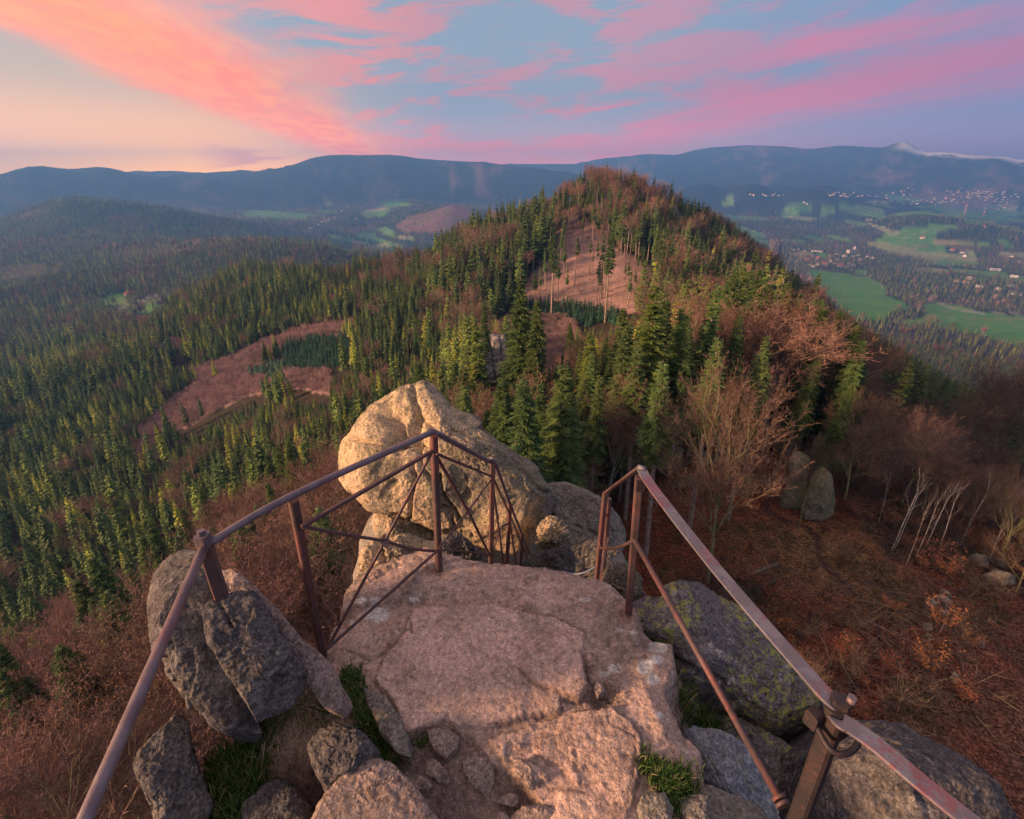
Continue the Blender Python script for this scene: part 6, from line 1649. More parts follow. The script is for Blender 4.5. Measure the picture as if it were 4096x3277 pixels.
def clamp(N_, s=.022):
    mb = MB(); c = Vector(N_); vd = (-c).normalized(); d, a, b = frame_of(vd)
    for sg in (-1, 1):
        ring = []
        for k in range(6):
            t = k * math.pi / 3 + .5; ring.append(tuple(c + vd * (.012 * sg) + (a * math.cos(t) * s + b * math.sin(t) * s * 1.6)))
        base = len(mb.v); mb.v += ring; mb.f.append(tuple(base + i for i in (range(6) if sg > 0 else reversed(range(6))))); mb.mi.append(0)
    for i in range(6): mb.f.append((i, (i + 1) % 6, 6 + (i + 1) % 6, 6 + i)); mb.mi.append(0)
    off = Vector(LR_.location); mb.v = [tuple(Vector(v) - off) for v in mb.v]
    ob = bpy.data.objects.new('clamp', mb.mesh('clamp', [M_IRON])); C.objects.link(ob); ob.parent = LR_
clamp(NODE1, .021); clamp(NODE2, .019)
RR_ = empty('right_railing', (.9, 1.2, -2.1), 'railing on the right with broad flat band as handrail and thick post', 'railing')
Q1t = zp(2560, 1885, ZT); Q1b = zp(2512, 2472, -2.13)
Q1t2 = Vector((Q1t.x, Q1t.y, ZT - .03))
bar('post', [Q1t2, Q1b], .034, .034, M_IRON, RR_, rot=.4)
B1 = zp(3345, 2850, -1.15); B1b = B1 + Vector((-.015, -.03, -1.35))
bar('post', [B1 + Vector((0, 0, .012)), B1b], .040, .040, M_BLACK, RR_, rot=.5)
band1 = [zp(2566, 1876, ZT), zp(2600, 1935, ZT), zp(2711, 2082, ZT - .005), zp(2848, 2254, ZT - .01), zp(2985, 2416, ZT - .012), zp(3088, 2535, ZT - .012), zp(3200, 2662, ZT - .008), zp(3290, 2765, ZT), zp(3330, 2808, ZT - .008), zp(3334, 2832, ZT - .035), zp(3325, 2852, ZT - .055)]
bar('band_handrail', smooth_path(band1, 6), .043, .007, M_BAND, RR_)
band2 = [zp(3352, 2888, ZT - .035), zp(3366, 2890, ZT - .005), zp(3400, 2905, ZT), zp(3498, 2973, ZT), zp(3670, 3118, ZT), zp(3884, 3290, ZT), zp(4150, 3500, ZT)]
bar('band_handrail', smooth_path(band2, 6), .043, .007, M_BAND, RR_)
bar('cap', [B1 + Vector((.012, .01, .004)), B1 + Vector((.012, .01, .03))], .035, .035, M_BLACK, RR_, rot=.5)
pipe('bolt', [B1 + Vector((.03, .005, .02)), B1 + Vector((.03, .005, .045))], .010, M_PIPE, RR_, 6)
pipe('ring', smooth_path([B1 + Vector((-.04, .02, -.035)), B1 + Vector((-.035, -.045, -.05)), B1 + Vector((.0, -.055, -.055)), B1 + Vector((.045, -.03, -.05)), B1 + Vector((.045, .01, -.04))], 5), .007, M_BLACK, RR_, 8)
bar('bracket', [B1 + Vector((-.055, .0, -.03)), B1 + Vector((-.03, .012, -.03))], .03, .045, M_BLACK, RR_)
bar('bracket', [B1 + Vector((-.01, -.005, -.085)), B1 + Vector((.035, .005, -.055))], .03, .04, M_BLACK, RR_)
low0 = onplane(2540, 2164, Q1t, B1); low1 = onplane(3112, 3185, Q1t, B1)
pipe('lower_bar', [low0, low1], .0115, M_IRON, RR_, 10)
d_ = (low1 - low0).normalized()
for k in range(2): pipe('washer', [low1 + d_ * (.0 + k * .014), low1 + d_ * (.009 + k * .014)], .020, M_IRON, RR_, 12)
pipe('lower_bar', [low1 + d_ * .045, low1 + d_ * .045 + Vector((.14, -.12, -.02))], .0115, M_BLACK, RR_, 10)
# stairs part of the right railing
S1t = yp(2421, 1972, 2.75); S1b = yp(2385, 2330, 2.75); S2t = yp(2437, 1995, 3.2); S2b = yp(2408, 2340, 3.2)
bar('post', [S1t, S1b], .034, .034, M_IRON, RR_, rot=.2)
bar('post', [S2t, S2b], .034, .034, M_IRON, RR_, rot=.2)
bar('handrail', [zp(2556, 1872, ZT), S1t + Vector((0, -.01, .01))], .022, .014, M_IRON, RR_)
bar('handrail', smooth_path([S1t, yp(2412, 2100, 3.4), yp(2405, 2200, 4.0), yp(2398, 2300, 4.7)], 3), .02, .012, M_IRON, RR_)
pipe('curved_bar', smooth_path([Vector(onplane(2532, 2163, Q1t, S1t)), yp(2480, 2188, 2.1), yp(2425, 2195, 2.45), yp(2402, 2190, 2.65), yp(2398, 2165, 2.7)], 5), .009, M_IRON, RR_, 8)
bar('brace', [yp(2432, 2150, 3.1), yp(2398, 2310, 2.8)], .018, .008, M_IRON, RR_)
bar('bracket', [Q1t2 + Vector((0, -.03, .0)), Q1t2 + Vector((0, -.03, -.05))], .04, .012, M_BLACK, RR_)
pipe('band_roll', [zp(2552, 1868, ZT + .006), zp(2582, 1878, ZT + .006)], .011, M_BAND, RR_, 10)
# cable and the stair stringers beyond the edge
cb = empty('cable', tuple(yp(2310, 2295, 3.1)), 'bluish cable sagging between the stairs and the right posts', 'cable')
pipe('strand', smooth_path([yp(2255, 2288, 3.0), yp(2300, 2297, 3.0), yp(2345, 2288, 2.95), yp(2380, 2268, 2.9)], 5), .008, M_BLUE, cb, 8)
st = empty('stair_frame', tuple(yp(2480, 2330, 3.0)), 'grey metal stair stringers below the right edge of the platform', 'stairs')
bar('stringer', [yp(2425, 2290, 3.2), yp(2580, 2378, 2.5)], .02, .03, M_PIPE, st)
bar('stringer', [yp(2425, 2312, 3.2), yp(2560, 2395, 2.5)], .02, .03, M_PIPE, st)
stz = empty('steps', (.25, 3.6, -3.4), 'steep metal steps going down between the boulders', 'stairs')
for k in range(9):
    yy = 2.95 + .24 * k; zz = -(.975 * yy + .22); x0 = -.13 + .09 * (k * .24 / .9)
    bar('tread', [(x0 + .02, yy, zz - .12), (x0 + .82, yy, zz - .12)], .20, .03, M_BLACK, stz)

# ------------------------------------------------------------------ grass on the rock
m_grass, T, B = new_mat('grass_blades')
rnd = T.node('ShaderNodeNewGeometry').outputs['Random Per Island']
T.put(B.inputs['Base Color'], T.ramp(rnd, [(0, (.02, .06, .01)), (.55, (.05, .12, .02)), (.8, (.11, .15, .04)), (1, (.28, .22, .12))]))
m_dry, T, B = new_mat('dry_grass')
rnd = T.node('ShaderNodeNewGeometry').outputs['Random Per Island']
T.put(B.inputs['Base Color'], T.ramp(rnd, [(0, (.22, .15, .09)), (.6, (.42, .31, .21)), (1, (.55, .43, .32))]))
def tuft(spots, n, hgt, mat, name, label, spread=.04, flat=0.0, seed=1, width=.0022, z=-2.1):
    rg = random.Random(seed); mb = MB()
    for px_, py_, zz in spots:
        c = zp(px_, py_, zz)
        for _ in range(n):
            o = Vector((rg.gauss(0, spread), rg.gauss(0, spread), 0)); p = c + o
            if abs(p.x) < 1.7 and .05 < p.y < 2.7: p.z = max(plat_z(p.x, p.y), zz - .03) - .004
            a = rg.random() * 6.28; ln = rv(.15, .75, rg) + flat; hh_ = hgt * rv(.5, 1.2, rg)
            d = Vector((math.cos(a), math.sin(a), 0)); s = Vector((-math.sin(a), math.cos(a), 0)) * width * rv(.7, 1.4, rg)
            m1 = p + d * hh_ * ln * .35 + Vector((0, 0, hh_ * (.6 - .3 * flat))); e = p + d * hh_ * ln + Vector((0, 0, hh_ * (.9 - .7 * flat)))
            mb.quad(tuple(p - s), tuple(p + s), tuple(m1 + s * .8), tuple(m1 - s * .8)); n0 = len(mb.v)
            mb.v.append(tuple(e)); mb.f.append((n0 - 2, n0 - 1, n0)); mb.mi.append(0)
    ob = bpy.data.objects.new(name, mb.mesh(name, [mat])); C.objects.link(ob); tag(ob, label, 'grass', None, 'stuff'); return ob
tuft([(2660, 3130, -2.09), (2700, 3150, -2.1), (2740, 3120, -2.1), (2690, 3190, -2.1), (2610, 3075, -2.09)], 330, .052, m_grass, 'grass_tuft', 'thick green grass tuft at the right rim of the platform', .026, seed=2)
tuft([(1415, 2760, -2.13), (1430, 2820, -2.13), (1455, 2880, -2.13), (1480, 2940, -2.13), (1500, 2990, -2.13), (1525, 3040, -2.13), (1400, 2730, -2.13)], 260, .06, m_grass, 'grass_strip', 'green grass strip between the left slab and the platform', .028, seed=3)
tuft([(900, 3060, -2.2), (940, 3120, -2.2), (980, 3180, -2.2), (900, 3220, -2.2), (860, 3150, -2.2), (1000, 3010, -2.2), (1080, 2960, -2.2), (930, 3260, -2.2)], 380, .08, m_grass, 'grass_patch', 'green grass in the hollow between the dark left boulders', .045, seed=4)
tuft([(1130, 2880, -2.19), (1200, 2860, -2.19), (1260, 2870, -2.19), (1180, 2920, -2.19), (1300, 2900, -2.19), (1240, 2830, -2.19)], 150, .09, m_dry, 'dry_grass', 'matted pale dry grass under the wedge shaped rock', .05, .9, seed=5, width=.0016)
tuft([(1100, 2860, -2.19), (1180, 2850, -2.19), (1320, 2860, -2.17)], 160, .07, m_grass, 'grass_patch', 'dark green grass around the matted dry grass', .05, .2, seed=6)
tuft([(2730, 2900, -2.45), (2790, 2890, -2.5), (2840, 2920, -2.5)], 160, .12, m_grass, 'grass_tuft', 'grass growing in the gap right of the platform', .03, seed=7)
tuft([(2860, 3090, -2.25), (2880, 3110, -2.25)], 90, .04, m_grass, 'grass_tuft', 'small grass tuft on the bluish rock', .02, seed=8)
tuft([(1680, 2958, -2.10), (1700, 2950, -2.10)], 30, .025, m_grass, 'small_plant', 'tiny green plant at the edge of the smooth layer', .01, seed=9, width=.004)
tuft([(1640, 2672, -2.06)], 60, .022, m_dry, 'grass_wisp', 'little dry wisp lying on the smooth stone', .015, .9, seed=10)
# gravel and grit
mg = MB(); rg = random.Random(5)
for _ in range(2600):
    if rg.random() < .35: c = zp(rg.gauss(2410, 45), rg.gauss(2780, 30), -2.1); s = rv(.002, .007, rg)
    elif rg.random() < .6: c = zp(rg.gauss(1830, 120), rg.gauss(3150, 70), -2.15); s = rv(.0015, .006, rg)
    else: c = zp(rv(1350, 2650, rg), rv(2300, 3270, rg), -2.1); s = rv(.001, .0035, rg)
    if abs(c.x) > 1.6 or not (.1 < c.y < 2.7): continue
    c.z = plat_z(c.x, c.y) + s * .3
    v = [c + Vector((rv(-1, 1, rg), rv(-1, 1, rg), rv(-.2, 1, rg))) * s for _ in range(4)]
    mg.tri(v[0], v[1], v[2]); mg.tri(v[0], v[2], v[3]); mg.tri(v[0], v[3], v[1]); mg.tri(v[1], v[3], v[2])
mg.v = [tuple(x) for x in mg.v]
ob = bpy.data.objects.new('gravel', mg.mesh('gravel', [M_WARMROCK])); C.objects.link(ob); tag(ob, 'loose grit and gravel lying on the worn platform', 'gravel', None, 'stuff')

# ------------------------------------------------------------------ brushwood and low growth on the right slope
def form_mesh(kind_, seed):
    rg = random.Random(seed); mb = MB()
    if kind_ == 'branches':
        for _ in range(26):
            c = Vector((rg.gauss(0, .8), rg.gauss(0, .8), rv(.02, .5, rg))); a = rg.random() * 6.28; L = rv(.4, 1.8, rg); d = Vector((math.cos(a), math.sin(a), rv(-.25, .5, rg)))
            mb.tube([c, c + d * L * .5 + Vector((0, 0, rv(-.05, .15, rg))), c + d * L], [.022, .015, .004], 3)
            for _ in range(4):
                p = c + d * L * rv(.2, 1, rg); e = Vector((rv(-1, 1, rg), rv(-1, 1, rg), rv(-.2, .9, rg))).normalized() * rv(.2, .7, rg)
                mb.tube([p, p + e], [.008, .003], 3)
    elif kind_ == 'shrub':
        for _ in range(16):
            a = rg.random() * 6.28; d = Vector((math.cos(a) * .5, math.sin(a) * .5, 1)).normalized(); L = rv(.6, 1.6, rg)
            mb.tube([(0, 0, -.1), tuple(d * L * .5 + Vector((rv(-.12, .12, rg), rv(-.12, .12, rg), .05))), tuple(d * L + Vector((rv(-.3, .3, rg), rv(-.3, .3, rg), rv(-.25, .1, rg))))], [.008, .006, .002], 3)
            for _ in range(9):
                p = d * L * rv(.3, 1, rg); e = Vector((rv(-1, 1, rg), rv(-1, 1, rg), rv(-.1, 1, rg))).normalized() * rv(.15, .5, rg)
                mb.tube([tuple(p), tuple(p + e)], [.006, .002], 3)
                if seed % 2 == 0:
                    for _ in range(5):
                        q_ = p + e * rv(.3, 1, rg); o1 = Vector((rv(-1, 1, rg), rv(-1, 1, rg), rv(-1, 1, rg))) * .06; o2 = Vector((rv(-1, 1, rg), rv(-1, 1, rg), rv(-1, 1, rg))) * .06
                        mb.tri(tuple(q_), tuple(q_ + o1), tuple(q_ + o2), 1)
    elif kind_ == 'litter':
        for _ in range(120):
            c = Vector((rv(-1, 1, rg), rv(-1, 1, rg), rv(0, .06, rg))); o1 = Vector((rv(-1, 1, rg), rv(-1, 1, rg), rv(-.4, .6, rg))) * .07; o2 = Vector((rv(-1, 1, rg), rv(-1, 1, rg), rv(-.4, .6, rg))) * .07
            mb.quad(tuple(c), tuple(c + o1), tuple(c + o1 + o2), tuple(c + o2), 1)
    elif kind_ == 'herb':
        for _ in range(90):
            a = rg.random() * 6.28; r_ = rg.random() ** .5 * .5; c = Vector((math.cos(a) * r_, math.sin(a) * r_, 0)); s = Vector((rv(-1, 1, rg), rv(-1, 1, rg), 0)) * .02
            mb.tri(tuple(c - s), tuple(c + s), tuple(c + Vector((rv(-.15, .15, rg), rv(-.15, .15, rg), rv(.06, .28, rg)))), 1)
    return mb
M_LEAFO = veg_mat('orange_dead_leaves', (.20, .075, .035), (.36, .15, .07))
M_LEAFB = veg_mat('brown_leaf_litter', (.13, .055, .035), (.30, .13, .08))
M_HERB = veg_mat('moss_and_herbs', (.045, .07, .018), (.10, .13, .035))
M_DEAD = veg_mat('dead_wood', (.06, .045, .036), (.18, .135, .10), True)
FORMS = {'branches': [form_mesh('branches', k).mesh('branches', [M_DEAD]) for k in (1, 2, 3)],
         'shrub': [form_mesh('shrub', k).mesh('shrub', [M_DEAD, M_LEAFO]) for k in (4, 5, 6, 7)],
         'litter': [form_mesh('litter', k).mesh('litter', [M_LEAFB, M_LEAFB]) for k in (8, 9)],
         'herb': [form_mesh('herb', k).mesh('herb', [M_HERB, M_HERB]) for k in (10, 11)]}
def slope_pts(r0, r1, spacing, prob, polys=None, dens=None, a0=-60, a1=55):
    P = candidates(r0, r1, spacing, a0, a1); x, y = P.T; z = ground(x, y); px, py, d = project(np.stack([x, y, z], -1))
    ok = (d > 3) & (px > 700) & (px < 4250) & (py < 3400) & (RNG.random(len(x)) < prob)
    if dens is not None: ok &= dens(x, y) > RNG.random(len(x))
    ok &= dist_line(px, py, PATHLINE) > 26
    if polys: ok &= any_poly(px, py, polys)
    return np.stack([x[ok], y[ok], z[ok]], 1)
nzf = lambda lam, sd_, lo, hi: (lambda x, y: sm(fbm(np.stack([x / lam, y / lam, x * 0], -1) + sd_, 3), lo, hi))
RIGHTLOW = [[(2700, 2380), (3300, 2250), (3560, 2230), (4300, 2420), (4300, 3500), (2600, 3500)]]
for nm, key, pts, lo, hi, lab in (
        ('dead_branches', 'branches', slope_pts(18, 75, 2.0, .5, None, nzf(9, 3, -.05, .4)), 12, 26, 'dead branches and brushwood scattered over the slope'),
        ('dead_branches', 'branches', slope_pts(16, 60, 1.35, .6, RIGHTLOW, nzf(7, 30, -.2, .25)), 12, 28, 'tangled brushwood at the lower right'),
        ('low_shrubs', 'shrub', slope_pts(16, 90, 1.2, .65, RIGHTLOW + BUSHY, nzf(8, 12, -.35, .1)), 12, 34, 'low leafless shrubs with some orange leaves'),
        ('low_shrubs', 'shrub', slope_pts(18, 85, 2.2, .3), 8, 24, 'scattered low leafless shrubs under the trees'),
        ('leaf_litter', 'litter', slope_pts(16, 62, .8, .6), 12, 26, 'curled brown leaves covering the forest floor'),
        ('ground_herbs', 'herb', slope_pts(16, 85, .8, .6, None, nzf(5, 44, -.04, .25)), 12, 30, 'moss and green herbs between the leaves')):
    if len(pts): gn_forest(nm, FORMS[key], pts, lo + (hi - lo) * RNG.random(len(pts)), lab, None)
# logs and a stump
def log(p0, p1, r, label):
    a, b = hit(*p0), hit(*p1); o = empty('fallen_log', tuple(a), label, 'log')
    n = 7; pts = []
    for k in range(n):
        t = k / (n - 1); x, y = a[0] + (b[0] - a[0]) * t, a[1] + (b[1] - a[1]) * t
        pts.append((x, y, float(ground(np.array([x]), np.array([y]))[0]) + r * .8))
    pipe('trunk', smooth_path(pts, 2), r, M_DEAD, o, 8)
log((2950, 2325), (3110, 2262), .16, 'dark fallen trunk lying above another on the red leaf slope')
log((2985, 2380), (3100, 2325), .18, 'dark fallen trunk, the lower of two on the red leaf slope')
log((2720, 1930), (2870, 1950), .10, 'pale fallen trunk in front of the mossy rock band')
p = hit(3250, 2520); stp = empty('tree_stump', tuple(p), 'broken light brown tree stump on the leaf slope', 'stump')
mb = MB(); mb.tube([(0, 0, -.3), (0, 0, .4), (.03, 0, 1.25)], [.42, .33, .26], 9)
for k in range(9):
    a = k * .698; mb.tri((math.cos(a) * .26 + .03, math.sin(a) * .26, 1.2), (math.cos(a + .7) * .26 + .03, math.sin(a + .7) * .26, 1.2), (math.cos(a + .3) * .22, math.sin(a + .3) * .22, 1.45 + .3 * random.random()))
ob = bpy.data.objects.new('wood', mb.mesh('wood', [M_DEAD])); C.objects.link(ob); ob.parent = stp
# ------------------------------------------------------------------ houses, palace, masts in the valleys
def plain(name, c, rough=.8):
    m, T, B = new_mat(name); B.inputs['Base Color'].default_value = tuple(c) + (1,); B.inputs['Roughness'].default_value = rough
    p = T.node('ShaderNodeTexCoord').outputs['Object']
    T.put(B.inputs['Base Color'], T.mix(1.0, c, T.ramp(T.noise(p, .6, 4, .6), [(.3, (.82, .82, .82)), (.7, (1.12, 1.12, 1.12))]), 'MULTIPLY')); return m
M_WALL = {'w': plain('white_plaster', (.70, .62, .56)), 'c': plain('cream_plaster', (.70, .58, .42)), 'b': plain('brown_plaster', (.40, .30, .24)), 'g': plain('grey_plaster', (.50, .48, .48))}
M_ROOF = {'r': plain('red_tiles', (.42, .09, .06)), 'o': plain('orange_tiles', (.62, .16, .06)), 'g': plain('grey_slate', (.16, .16, .18)), 'b': plain('brown_tiles', (.20, .11, .08)), 'w': plain('pale_roof', (.6, .58, .6))}
M_GLASS = plain('window_glass', (.05, .06, .08), .2)
HOUSE = {}
def house_meshes(wk, rk, w, l, h, rh):
    key = (wk, rk, w, l, h, rh)
    if key in HOUSE: return HOUSE[key]
    b = MB(); x, y = w / 2, l / 2
    P = [(-x, -y), (x, -y), (x, y), (-x, y)]
    for i in range(4):
        a, c = P[i], P[(i + 1) % 4]; b.quad((a[0], a[1], -3), (c[0], c[1], -3), (c[0], c[1], h), (a[0], a[1], h))
    b.tri((-x, -y, h), (x, -y, h), (0, -y, h + rh)); b.tri((x, y, h), (-x, y, h), (0, y, h + rh))
    r = MB(); e = .5; k = rh / x; z0 = h - e * k; t = .3
    for sx in (-1, 1):
        A_, B_ = (sx * (x + e), -y - e, z0), (sx * (x + e), y + e, z0); C_, D_ = (0, y + e, h + rh), (0, -y - e, h + rh)
        up = lambda p: (p[0], p[1], p[2] + t)
        r.quad(up(A_), up(B_), up(C_), up(D_)); r.quad(A_, D_, C_, B_); r.quad(A_, B_, up(B_), up(A_)); r.quad(A_, up(A_), up(D_), D_); r.quad(B_, C_, up(C_), up(B_))
    win = MB(); win.quad((-.5, 0, 0), (.5, 0, 0), (.5, 0, 1.4), (-.5, 0, 1.4)); win.quad((-.5, -.06, 0), (-.5, -.06, 1.4), (.5, -.06, 1.4), (.5, -.06, 0))
    ch = MB()
    for (a, c) in (((-.4, -.4), (.4, -.4)), ((.4, -.4), (.4, .4)), ((.4, .4), (-.4, .4)), ((-.4, .4), (-.4, -.4))): ch.quad((a[0], a[1], -1), (c[0], c[1], -1), (c[0], c[1], 1.6), (a[0], a[1], 1.6))
    ch.quad((-.4, -.4, 1.6), (.4, -.4, 1.6), (.4, .4, 1.6), (-.4, .4, 1.6))
    HOUSE[key] = (b.mesh('wall', [M_WALL[wk]]), r.mesh('roof', [M_ROOF[rk]]), win.mesh('window', [M_GLASS]), ch.mesh('chimney', [M_ROOF['b']])); return HOUSE[key]
def house(px_, py_, wk, rk, w, l, h, rh, rot, label, group=None, detail=True, name='house'):
    p = hit(px_, py_, 300); wm, rm, gm, cm = house_meshes(wk, rk, w, l, h, rh)
    o = empty(name, tuple(p), label, 'house', group, rot)
    for nm, me in (('wall', wm), ('roof', rm)):
        c = bpy.data.objects.new(nm, me); c.parent = o; C.objects.link(c)
        if nm == 'roof' and detail:
            ck = bpy.data.objects.new('chimney', cm); ck.location = (w * .12, l * .2, h + rh * .8); ck.parent = c; C.objects.link(ck)
        if nm == 'wall': wl_ = c
    if detail:
        for s in (-1, 1):
            for k in range(max(2, int(l / 3.5))):
                for fl in range(max(1, int(h / 3))):
                    g_ = bpy.data.objects.new('window', gm); g_.location = (s * (w / 2 + .04), -l / 2 + (k + .5) * l / max(2, int(l / 3.5)), 1 + fl * 2.8); g_.rotation_euler = (0, 0, R(90)); g_.parent = o; C.objects.link(g_)
    return o
V1 = g((760, 680), (880, 735), (870, 692), (905, 695), (960, 718), (1000, 708), (1045, 725), (1100, 722), (1190, 725), (1215, 735), (815, 745), (925, 775), (965, 755), (990, 770), (1020, 785), (1060, 790), (1100, 780), (850, 785), (830, 775), (1000, 745), (880, 775), (1140, 745), (950, 745), (1075, 770), (1130, 715), (735, 682), (800, 688))
VS = [('w', 'g', 10, 14, 6, 4), ('w', 'o', 12, 13, 6, 5), ('w', 'g', 14, 40, 8, 3), ('w', 'w', 9, 14, 5, 3), ('w', 'b', 10, 14, 6, 4), ('g', 'g', 10, 14, 5, 4), ('w', 'w', 14, 17, 7, 4), ('w', 'g', 12, 15, 6, 4), ('w', 'b', 10, 12, 6, 4), ('w', 'g', 15, 17, 7, 4),
      ('b', 'o', 12, 20, 5, 4), ('w', 'r', 15, 26, 9, 5), ('w', 'g', 10, 14, 6, 4), ('w', 'b', 10, 14, 6, 4), ('w', 'r', 14, 22, 7, 6), ('c', 'g', 12, 16, 7, 4), ('w', 'b', 12, 20, 6, 4), ('c', 'g', 12, 18, 6, 4), ('g', 'b', 11, 14, 6, 4), ('w', 'g', 10, 12, 6, 4), ('w', 'r', 12, 14, 6, 4), ('w', 'g', 10, 12, 6, 4), ('g', 'b', 10, 12, 5, 4), ('w', 'g', 9, 12, 5, 4), ('w', 'b', 10, 12, 5, 3), ('w', 'w', 9, 12, 4, 3), ('w', 'g', 9, 16, 4, 3)]
LV = ['small white house left of the long white building', 'white house with orange roof at the left edge of the village', 'long white building with grey roof left of the palace', 'little pale house right of the long white building', 'white house with brown roof near the village centre', 'grey house in the middle of the village', 'large pale roofed house below the palace', 'white house below the right side of the palace',
      'white house right of the palace grounds', 'large white house standing alone right of the village', 'wide brown barn with orange roof at the village front', 'long white house with red roof at the village front', 'small white house with slate roof at the village front', 'white house between the two red roofed ones', 'white house with big red hipped roof at the village front', 'cream house right of the red roofed one', 'white house with brown roof at the right front of the village', 'cream house at the left front corner of the village',
      'grey house at the left front corner of the village', 'small white house in the second row of the village', 'white house with red roof behind the long red roofed one', 'small white house among the trees right of the village', 'small grey house in the second row', 'small white house near the village front', 'small white house on the right above the woods', 'tiny pale shed at the left above the village', 'low white house beside the long white building']
for k, ((px_, py_), v) in enumerate(zip(V1, VS)): house(px_, py_, *v, rot=random.uniform(-1.2, 1.2), label=LV[k], group='houses of the valley village on the right', name='village_house')
# palace with tower
p = hit(*g((1085, 700))[0], 300); pal = empty('palace', tuple(p), 'large pale palace with a square tower above the village', 'palace', None, .35)
def boxm(mb, x0, x1, y0, y1, z0, z1_):
    v = [(x0, y0), (x1, y0), (x1, y1), (x0, y1)]
    for i in range(4):
        a, c = v[i], v[(i + 1) % 4]; mb.quad((a[0], a[1], z0), (c[0], c[1], z0), (c[0], c[1], z1_), (a[0], a[1], z1_))
    mb.quad((x0, y0, z1_), (x1, y0, z1_), (x1, y1, z1_), (x0, y1, z1_))
def part(nm, mb, mat, par): o = bpy.data.objects.new(nm, mb.mesh(nm, [mat])); o.parent = par; C.objects.link(o); return o
mb = MB(); boxm(mb, -22, 22, -9, 9, -4, 15); pw = part('wall', mb, M_WALL['w'], pal)
mb = MB(); boxm(mb, 17, 24, -5, 3, -4, 30); tw = part('tower', mb, M_WALL['w'], pal)
mb = MB(); boxm(mb, -23, 23, -10, 10, 15.02, 16); part('cornice', mb, M_ROOF['g'], pal)
mb = MB(); boxm(mb, 16, 25, -6, 4, 30.02, 31.2); part('cornice', mb, M_WALL['g'], pal)
for k in range(5):
    mb = MB(); boxm(mb, -20 + k * 8.5, -18 + k * 8.5, -1, 1, 16.02, 19.5); part('turret', mb, M_WALL['w'], pal)
for k in range(9):
    for fl in range(3):
        mb = MB(); x = -19 + k * 4.1; boxm(mb, x, x + 1.5, -9.12, -9.02, 2 + fl * 4.4, 4.6 + fl * 4.4); part('window', mb, M_GLASS, pal)
# more farms on the right
RF = [((1820, 862), ('w', 'r', 15, 24, 7, 6), 'big house with dark red roof among trees at the right'), ((1742, 878), ('c', 'b', 14, 16, 7, 5), 'cream house left of the dark red roof'), ((1795, 885), ('c', 'o', 12, 14, 6, 4), 'cream house with orange roof between the trees'), ((1882, 913), ('w', 'w', 12, 18, 5, 3), 'white house below the dark red roof'),
      ((1528, 608), ('w', 'r', 14, 20, 6, 5), 'lone white farm with red roof on the far meadow'), ((1790, 720), ('w', 'g', 14, 26, 6, 4), 'white farmhouse with grey roof by the hedge'), ((1715, 685), ('b', 'r', 12, 20, 6, 4), 'farm with red roof above the white farmhouse'), ((1775, 700), ('g', 'b', 12, 18, 6, 4), 'grey farm building above the white farmhouse'), ((1200, 497), ('w', 'w', 14, 36, 6, 3), 'long pale building on the far green slope'),
      ((795, 390), ('w', 'w', 14, 30, 6, 3), 'pale farm on the slope of the small hill'), ((815, 398), ('w', 'g', 12, 16, 6, 4), 'small pale house next to the farm on the small hill'), ((2095, 850), ('w', 'w', 10, 22, 5, 3), 'white house on the green field at the far right'), ((2075, 722), ('w', 'g', 10, 18, 5, 3), 'white house near the right edge above the dark wood'), ((1990, 925), ('w', 'g', 11, 14, 6, 4), 'white house behind the grey trees at the right'),
      ((2105, 958), ('w', 'g', 12, 24, 6, 4), 'long house with dark roof near the right edge'), ((1975, 808), ('g', 'w', 14, 30, 6, 3), 'pale building by the road in the right fields'), ((2070, 905), ('g', 'g', 14, 18, 6, 4), 'grey house near the right edge among trees')]
for (a, b_), v, lab in RF: house(*g((a, b_))[0], *v, rot=random.uniform(-1, 1), label=lab, name='farmhouse')
# left valley
LF = [((740, 466), ('w', 'g', 14, 20, 6, 4)), ((765, 425), ('w', 'g', 14, 20, 6, 4)), ((810, 435), ('w', 'w', 14, 22, 6, 3)), ((845, 410), ('w', 'o', 15, 24, 6, 4)), ((880, 405), ('w', 'r', 15, 20, 6, 4)), ((900, 390), ('w', 'o', 15, 24, 6, 4)), ((860, 380), ('w', 'w', 12, 18, 5, 3)), ((955, 362), ('w', 'b', 15, 20, 7, 4)), ((950, 380), ('w', 'g', 12, 18, 6, 4)), ((1007, 315), ('w', 'w', 15, 24, 6, 4)), ((1130, 385), ('w', 'w', 14, 26, 5, 3)), ((1000, 360), ('w', 'g', 12, 14, 5, 4))]
LL = ['lowest white house of the village in the left valley', 'white house with slate roof at the lower left of the left village', 'pale roofed house in the lower part of the left village', 'house with orange roof left of the red one in the left village', 'house with red roof in the middle of the left village', 'long house with orange roof at the top of the left village', 'small pale house above the orange roofs', 'tall pale house on the upper right of the left village', 'white house below the tall pale one', 'lone pale house above the left village', 'long pale house right of the left village', 'small white house between the woods of the left village']
for ((a, b_), v), lab in zip(LF, LL): house(*k_((a, b_))[0], *v, rot=random.uniform(-1, 1), label=lab, group='houses of the left valley village', name='village_house')
house(*k_((1100, 556))[0], 'b', 'r', 13, 22, 5, 5, .3, 'red roofed barn of the farm on the bright green meadow', name='barn')
house(*k_((1128, 582))[0], 'w', 'r', 14, 30, 5, 5, -.9, 'white farmhouse with red roof on the bright green meadow', name='farmhouse')
house(*h_((1160, 1155))[0], 'c', 'o', 8, 10, 4, 4, .6, 'house with bright orange roof above the small green field on the left', name='farmhouse')
house(*h_((1120, 1150))[0], 'b', 'r', 8, 14, 4, 3, 1.2, 'low house with reddish roof left of the orange roofed one', name='farmhouse')
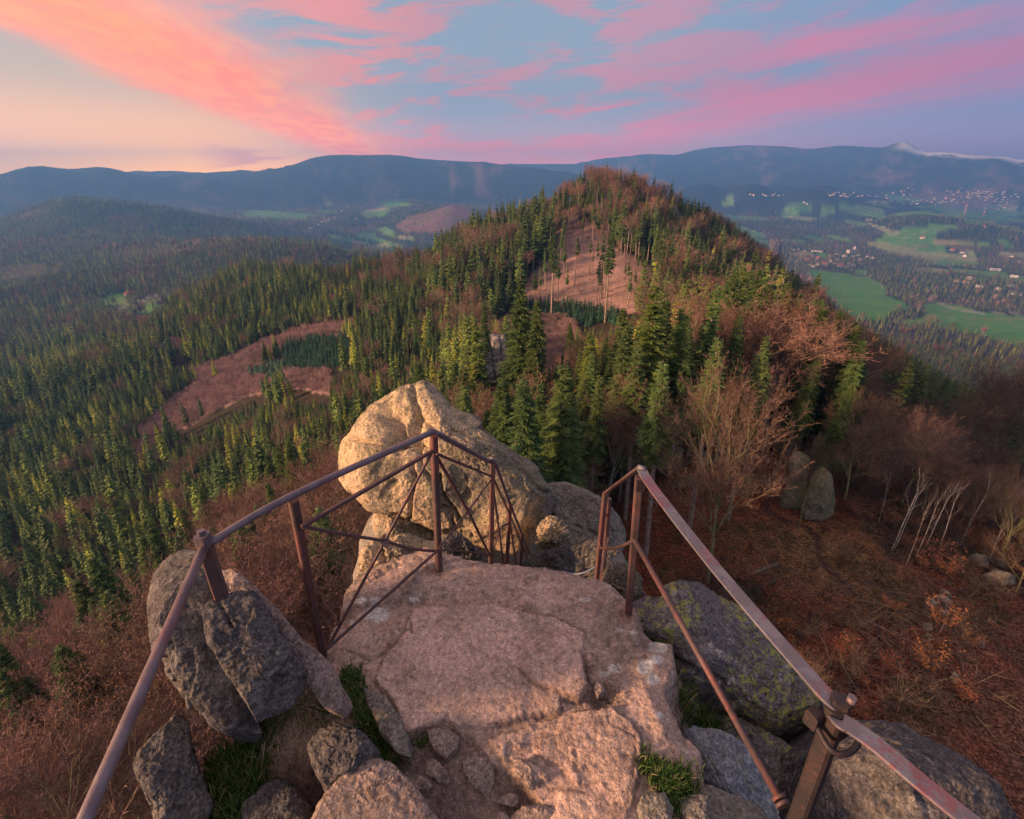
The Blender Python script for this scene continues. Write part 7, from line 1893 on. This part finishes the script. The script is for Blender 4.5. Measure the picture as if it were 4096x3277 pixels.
# far towns under the mountains
rg = random.Random(3); n_ = 0
wmk = [('g', 'g', 16, 26, 7, 4), ('w', 'o', 16, 24, 7, 4), ('c', 'b', 16, 24, 7, 4)]
for (cx_, cy_, sx_, sy_, num) in ((3370, 780, 30, 4, 12), (3440, 785, 50, 6, 14), (3630, 770, 40, 9, 16), (3720, 800, 50, 8, 16), (3790, 808, 40, 6, 12), (3880, 775, 45, 9, 24), (3940, 785, 40, 10, 22), (4030, 800, 40, 10, 14), (3990, 830, 60, 8, 10), (3040, 780, 30, 3, 6), (3100, 782, 25, 3, 5), (3650, 815, 20, 4, 5)):
    for _ in range(num):
        px_, py_ = rg.gauss(cx_, sx_), rg.gauss(cy_, sy_)
        if px_ > 4090: continue
        p = hit(px_, py_, 2500)
        if math.hypot(p[0], p[1]) < 3300 or math.hypot(p[0], p[1]) > 7500: continue
        wm, rm, gm, cm = house_meshes(*wmk[rg.randrange(3)])
        o = empty('town_house', tuple(p), 'pale house of the far town at the foot of the mountains', 'house', 'houses of the far town', rg.random() * 3.1, rv(.4, .85, rg))
        for nm, me in (('wall', wm), ('roof', rm)): c = bpy.data.objects.new(nm, me); c.parent = o; C.objects.link(c)
# masts
M_RED, M_WHT = plain('red_paint', (.75, .08, .06)), plain('white_paint', (.8, .78, .76))
def mast(px_, foot, top, label, wid):
    p = hit(px_, foot, 2500); r_ = math.hypot(p[0], p[1]); d = ray(px_, top); H_ = r_ * d[2] / math.hypot(d[0], d[1]) - p[2]
    H_ = max(20, H_); o = empty('radio_mast', tuple(p), label, 'mast'); n = 7
    for k in range(n):
        mb = MB(); z0_, z1_ = H_ * k / n, H_ * (k + 1) / n - .05; w0, w1 = wid * (1 - .7 * k / n), wid * (1 - .7 * (k + 1) / n)
        for sx, sy in ((1, 1), (-1, 1), (-1, -1), (1, -1)): mb.tube([(sx * w0, sy * w0, z0_), (sx * w1, sy * w1, z1_)], [.5, .5], 4)
        for (ax, ay), (bx_, by_) in (((1, 1), (-1, 1)), ((-1, 1), (-1, -1)), ((-1, -1), (1, -1)), ((1, -1), (1, 1))):
            mb.tube([(ax * w0, ay * w0, z0_), (bx_ * w1, by_ * w1, z1_)], [.35, .35], 3); mb.tube([(ax * w1, ay * w1, z1_), (bx_ * w1, by_ * w1, z1_)], [.35, .35], 3)
        part('section', mb, M_RED if k % 2 == 0 else M_WHT, o)
mast(3855, 860, 815, 'tall red and white lattice mast in front of the far town', 4)
mast(3934, 862, 842, 'short red and white lattice mast right of the tall one', 3)
p = hit(*h_((905, 352))[0], 500); far_rock(h_((898, 340), (905, 333), (915, 342), (914, 353), (900, 352)), h_((905, 353))[0], 'white rock shining on the wooded hill at the far left', mat=M_PALEROCK, seed=99)
# roadside line and hedges in the meadows: single trees
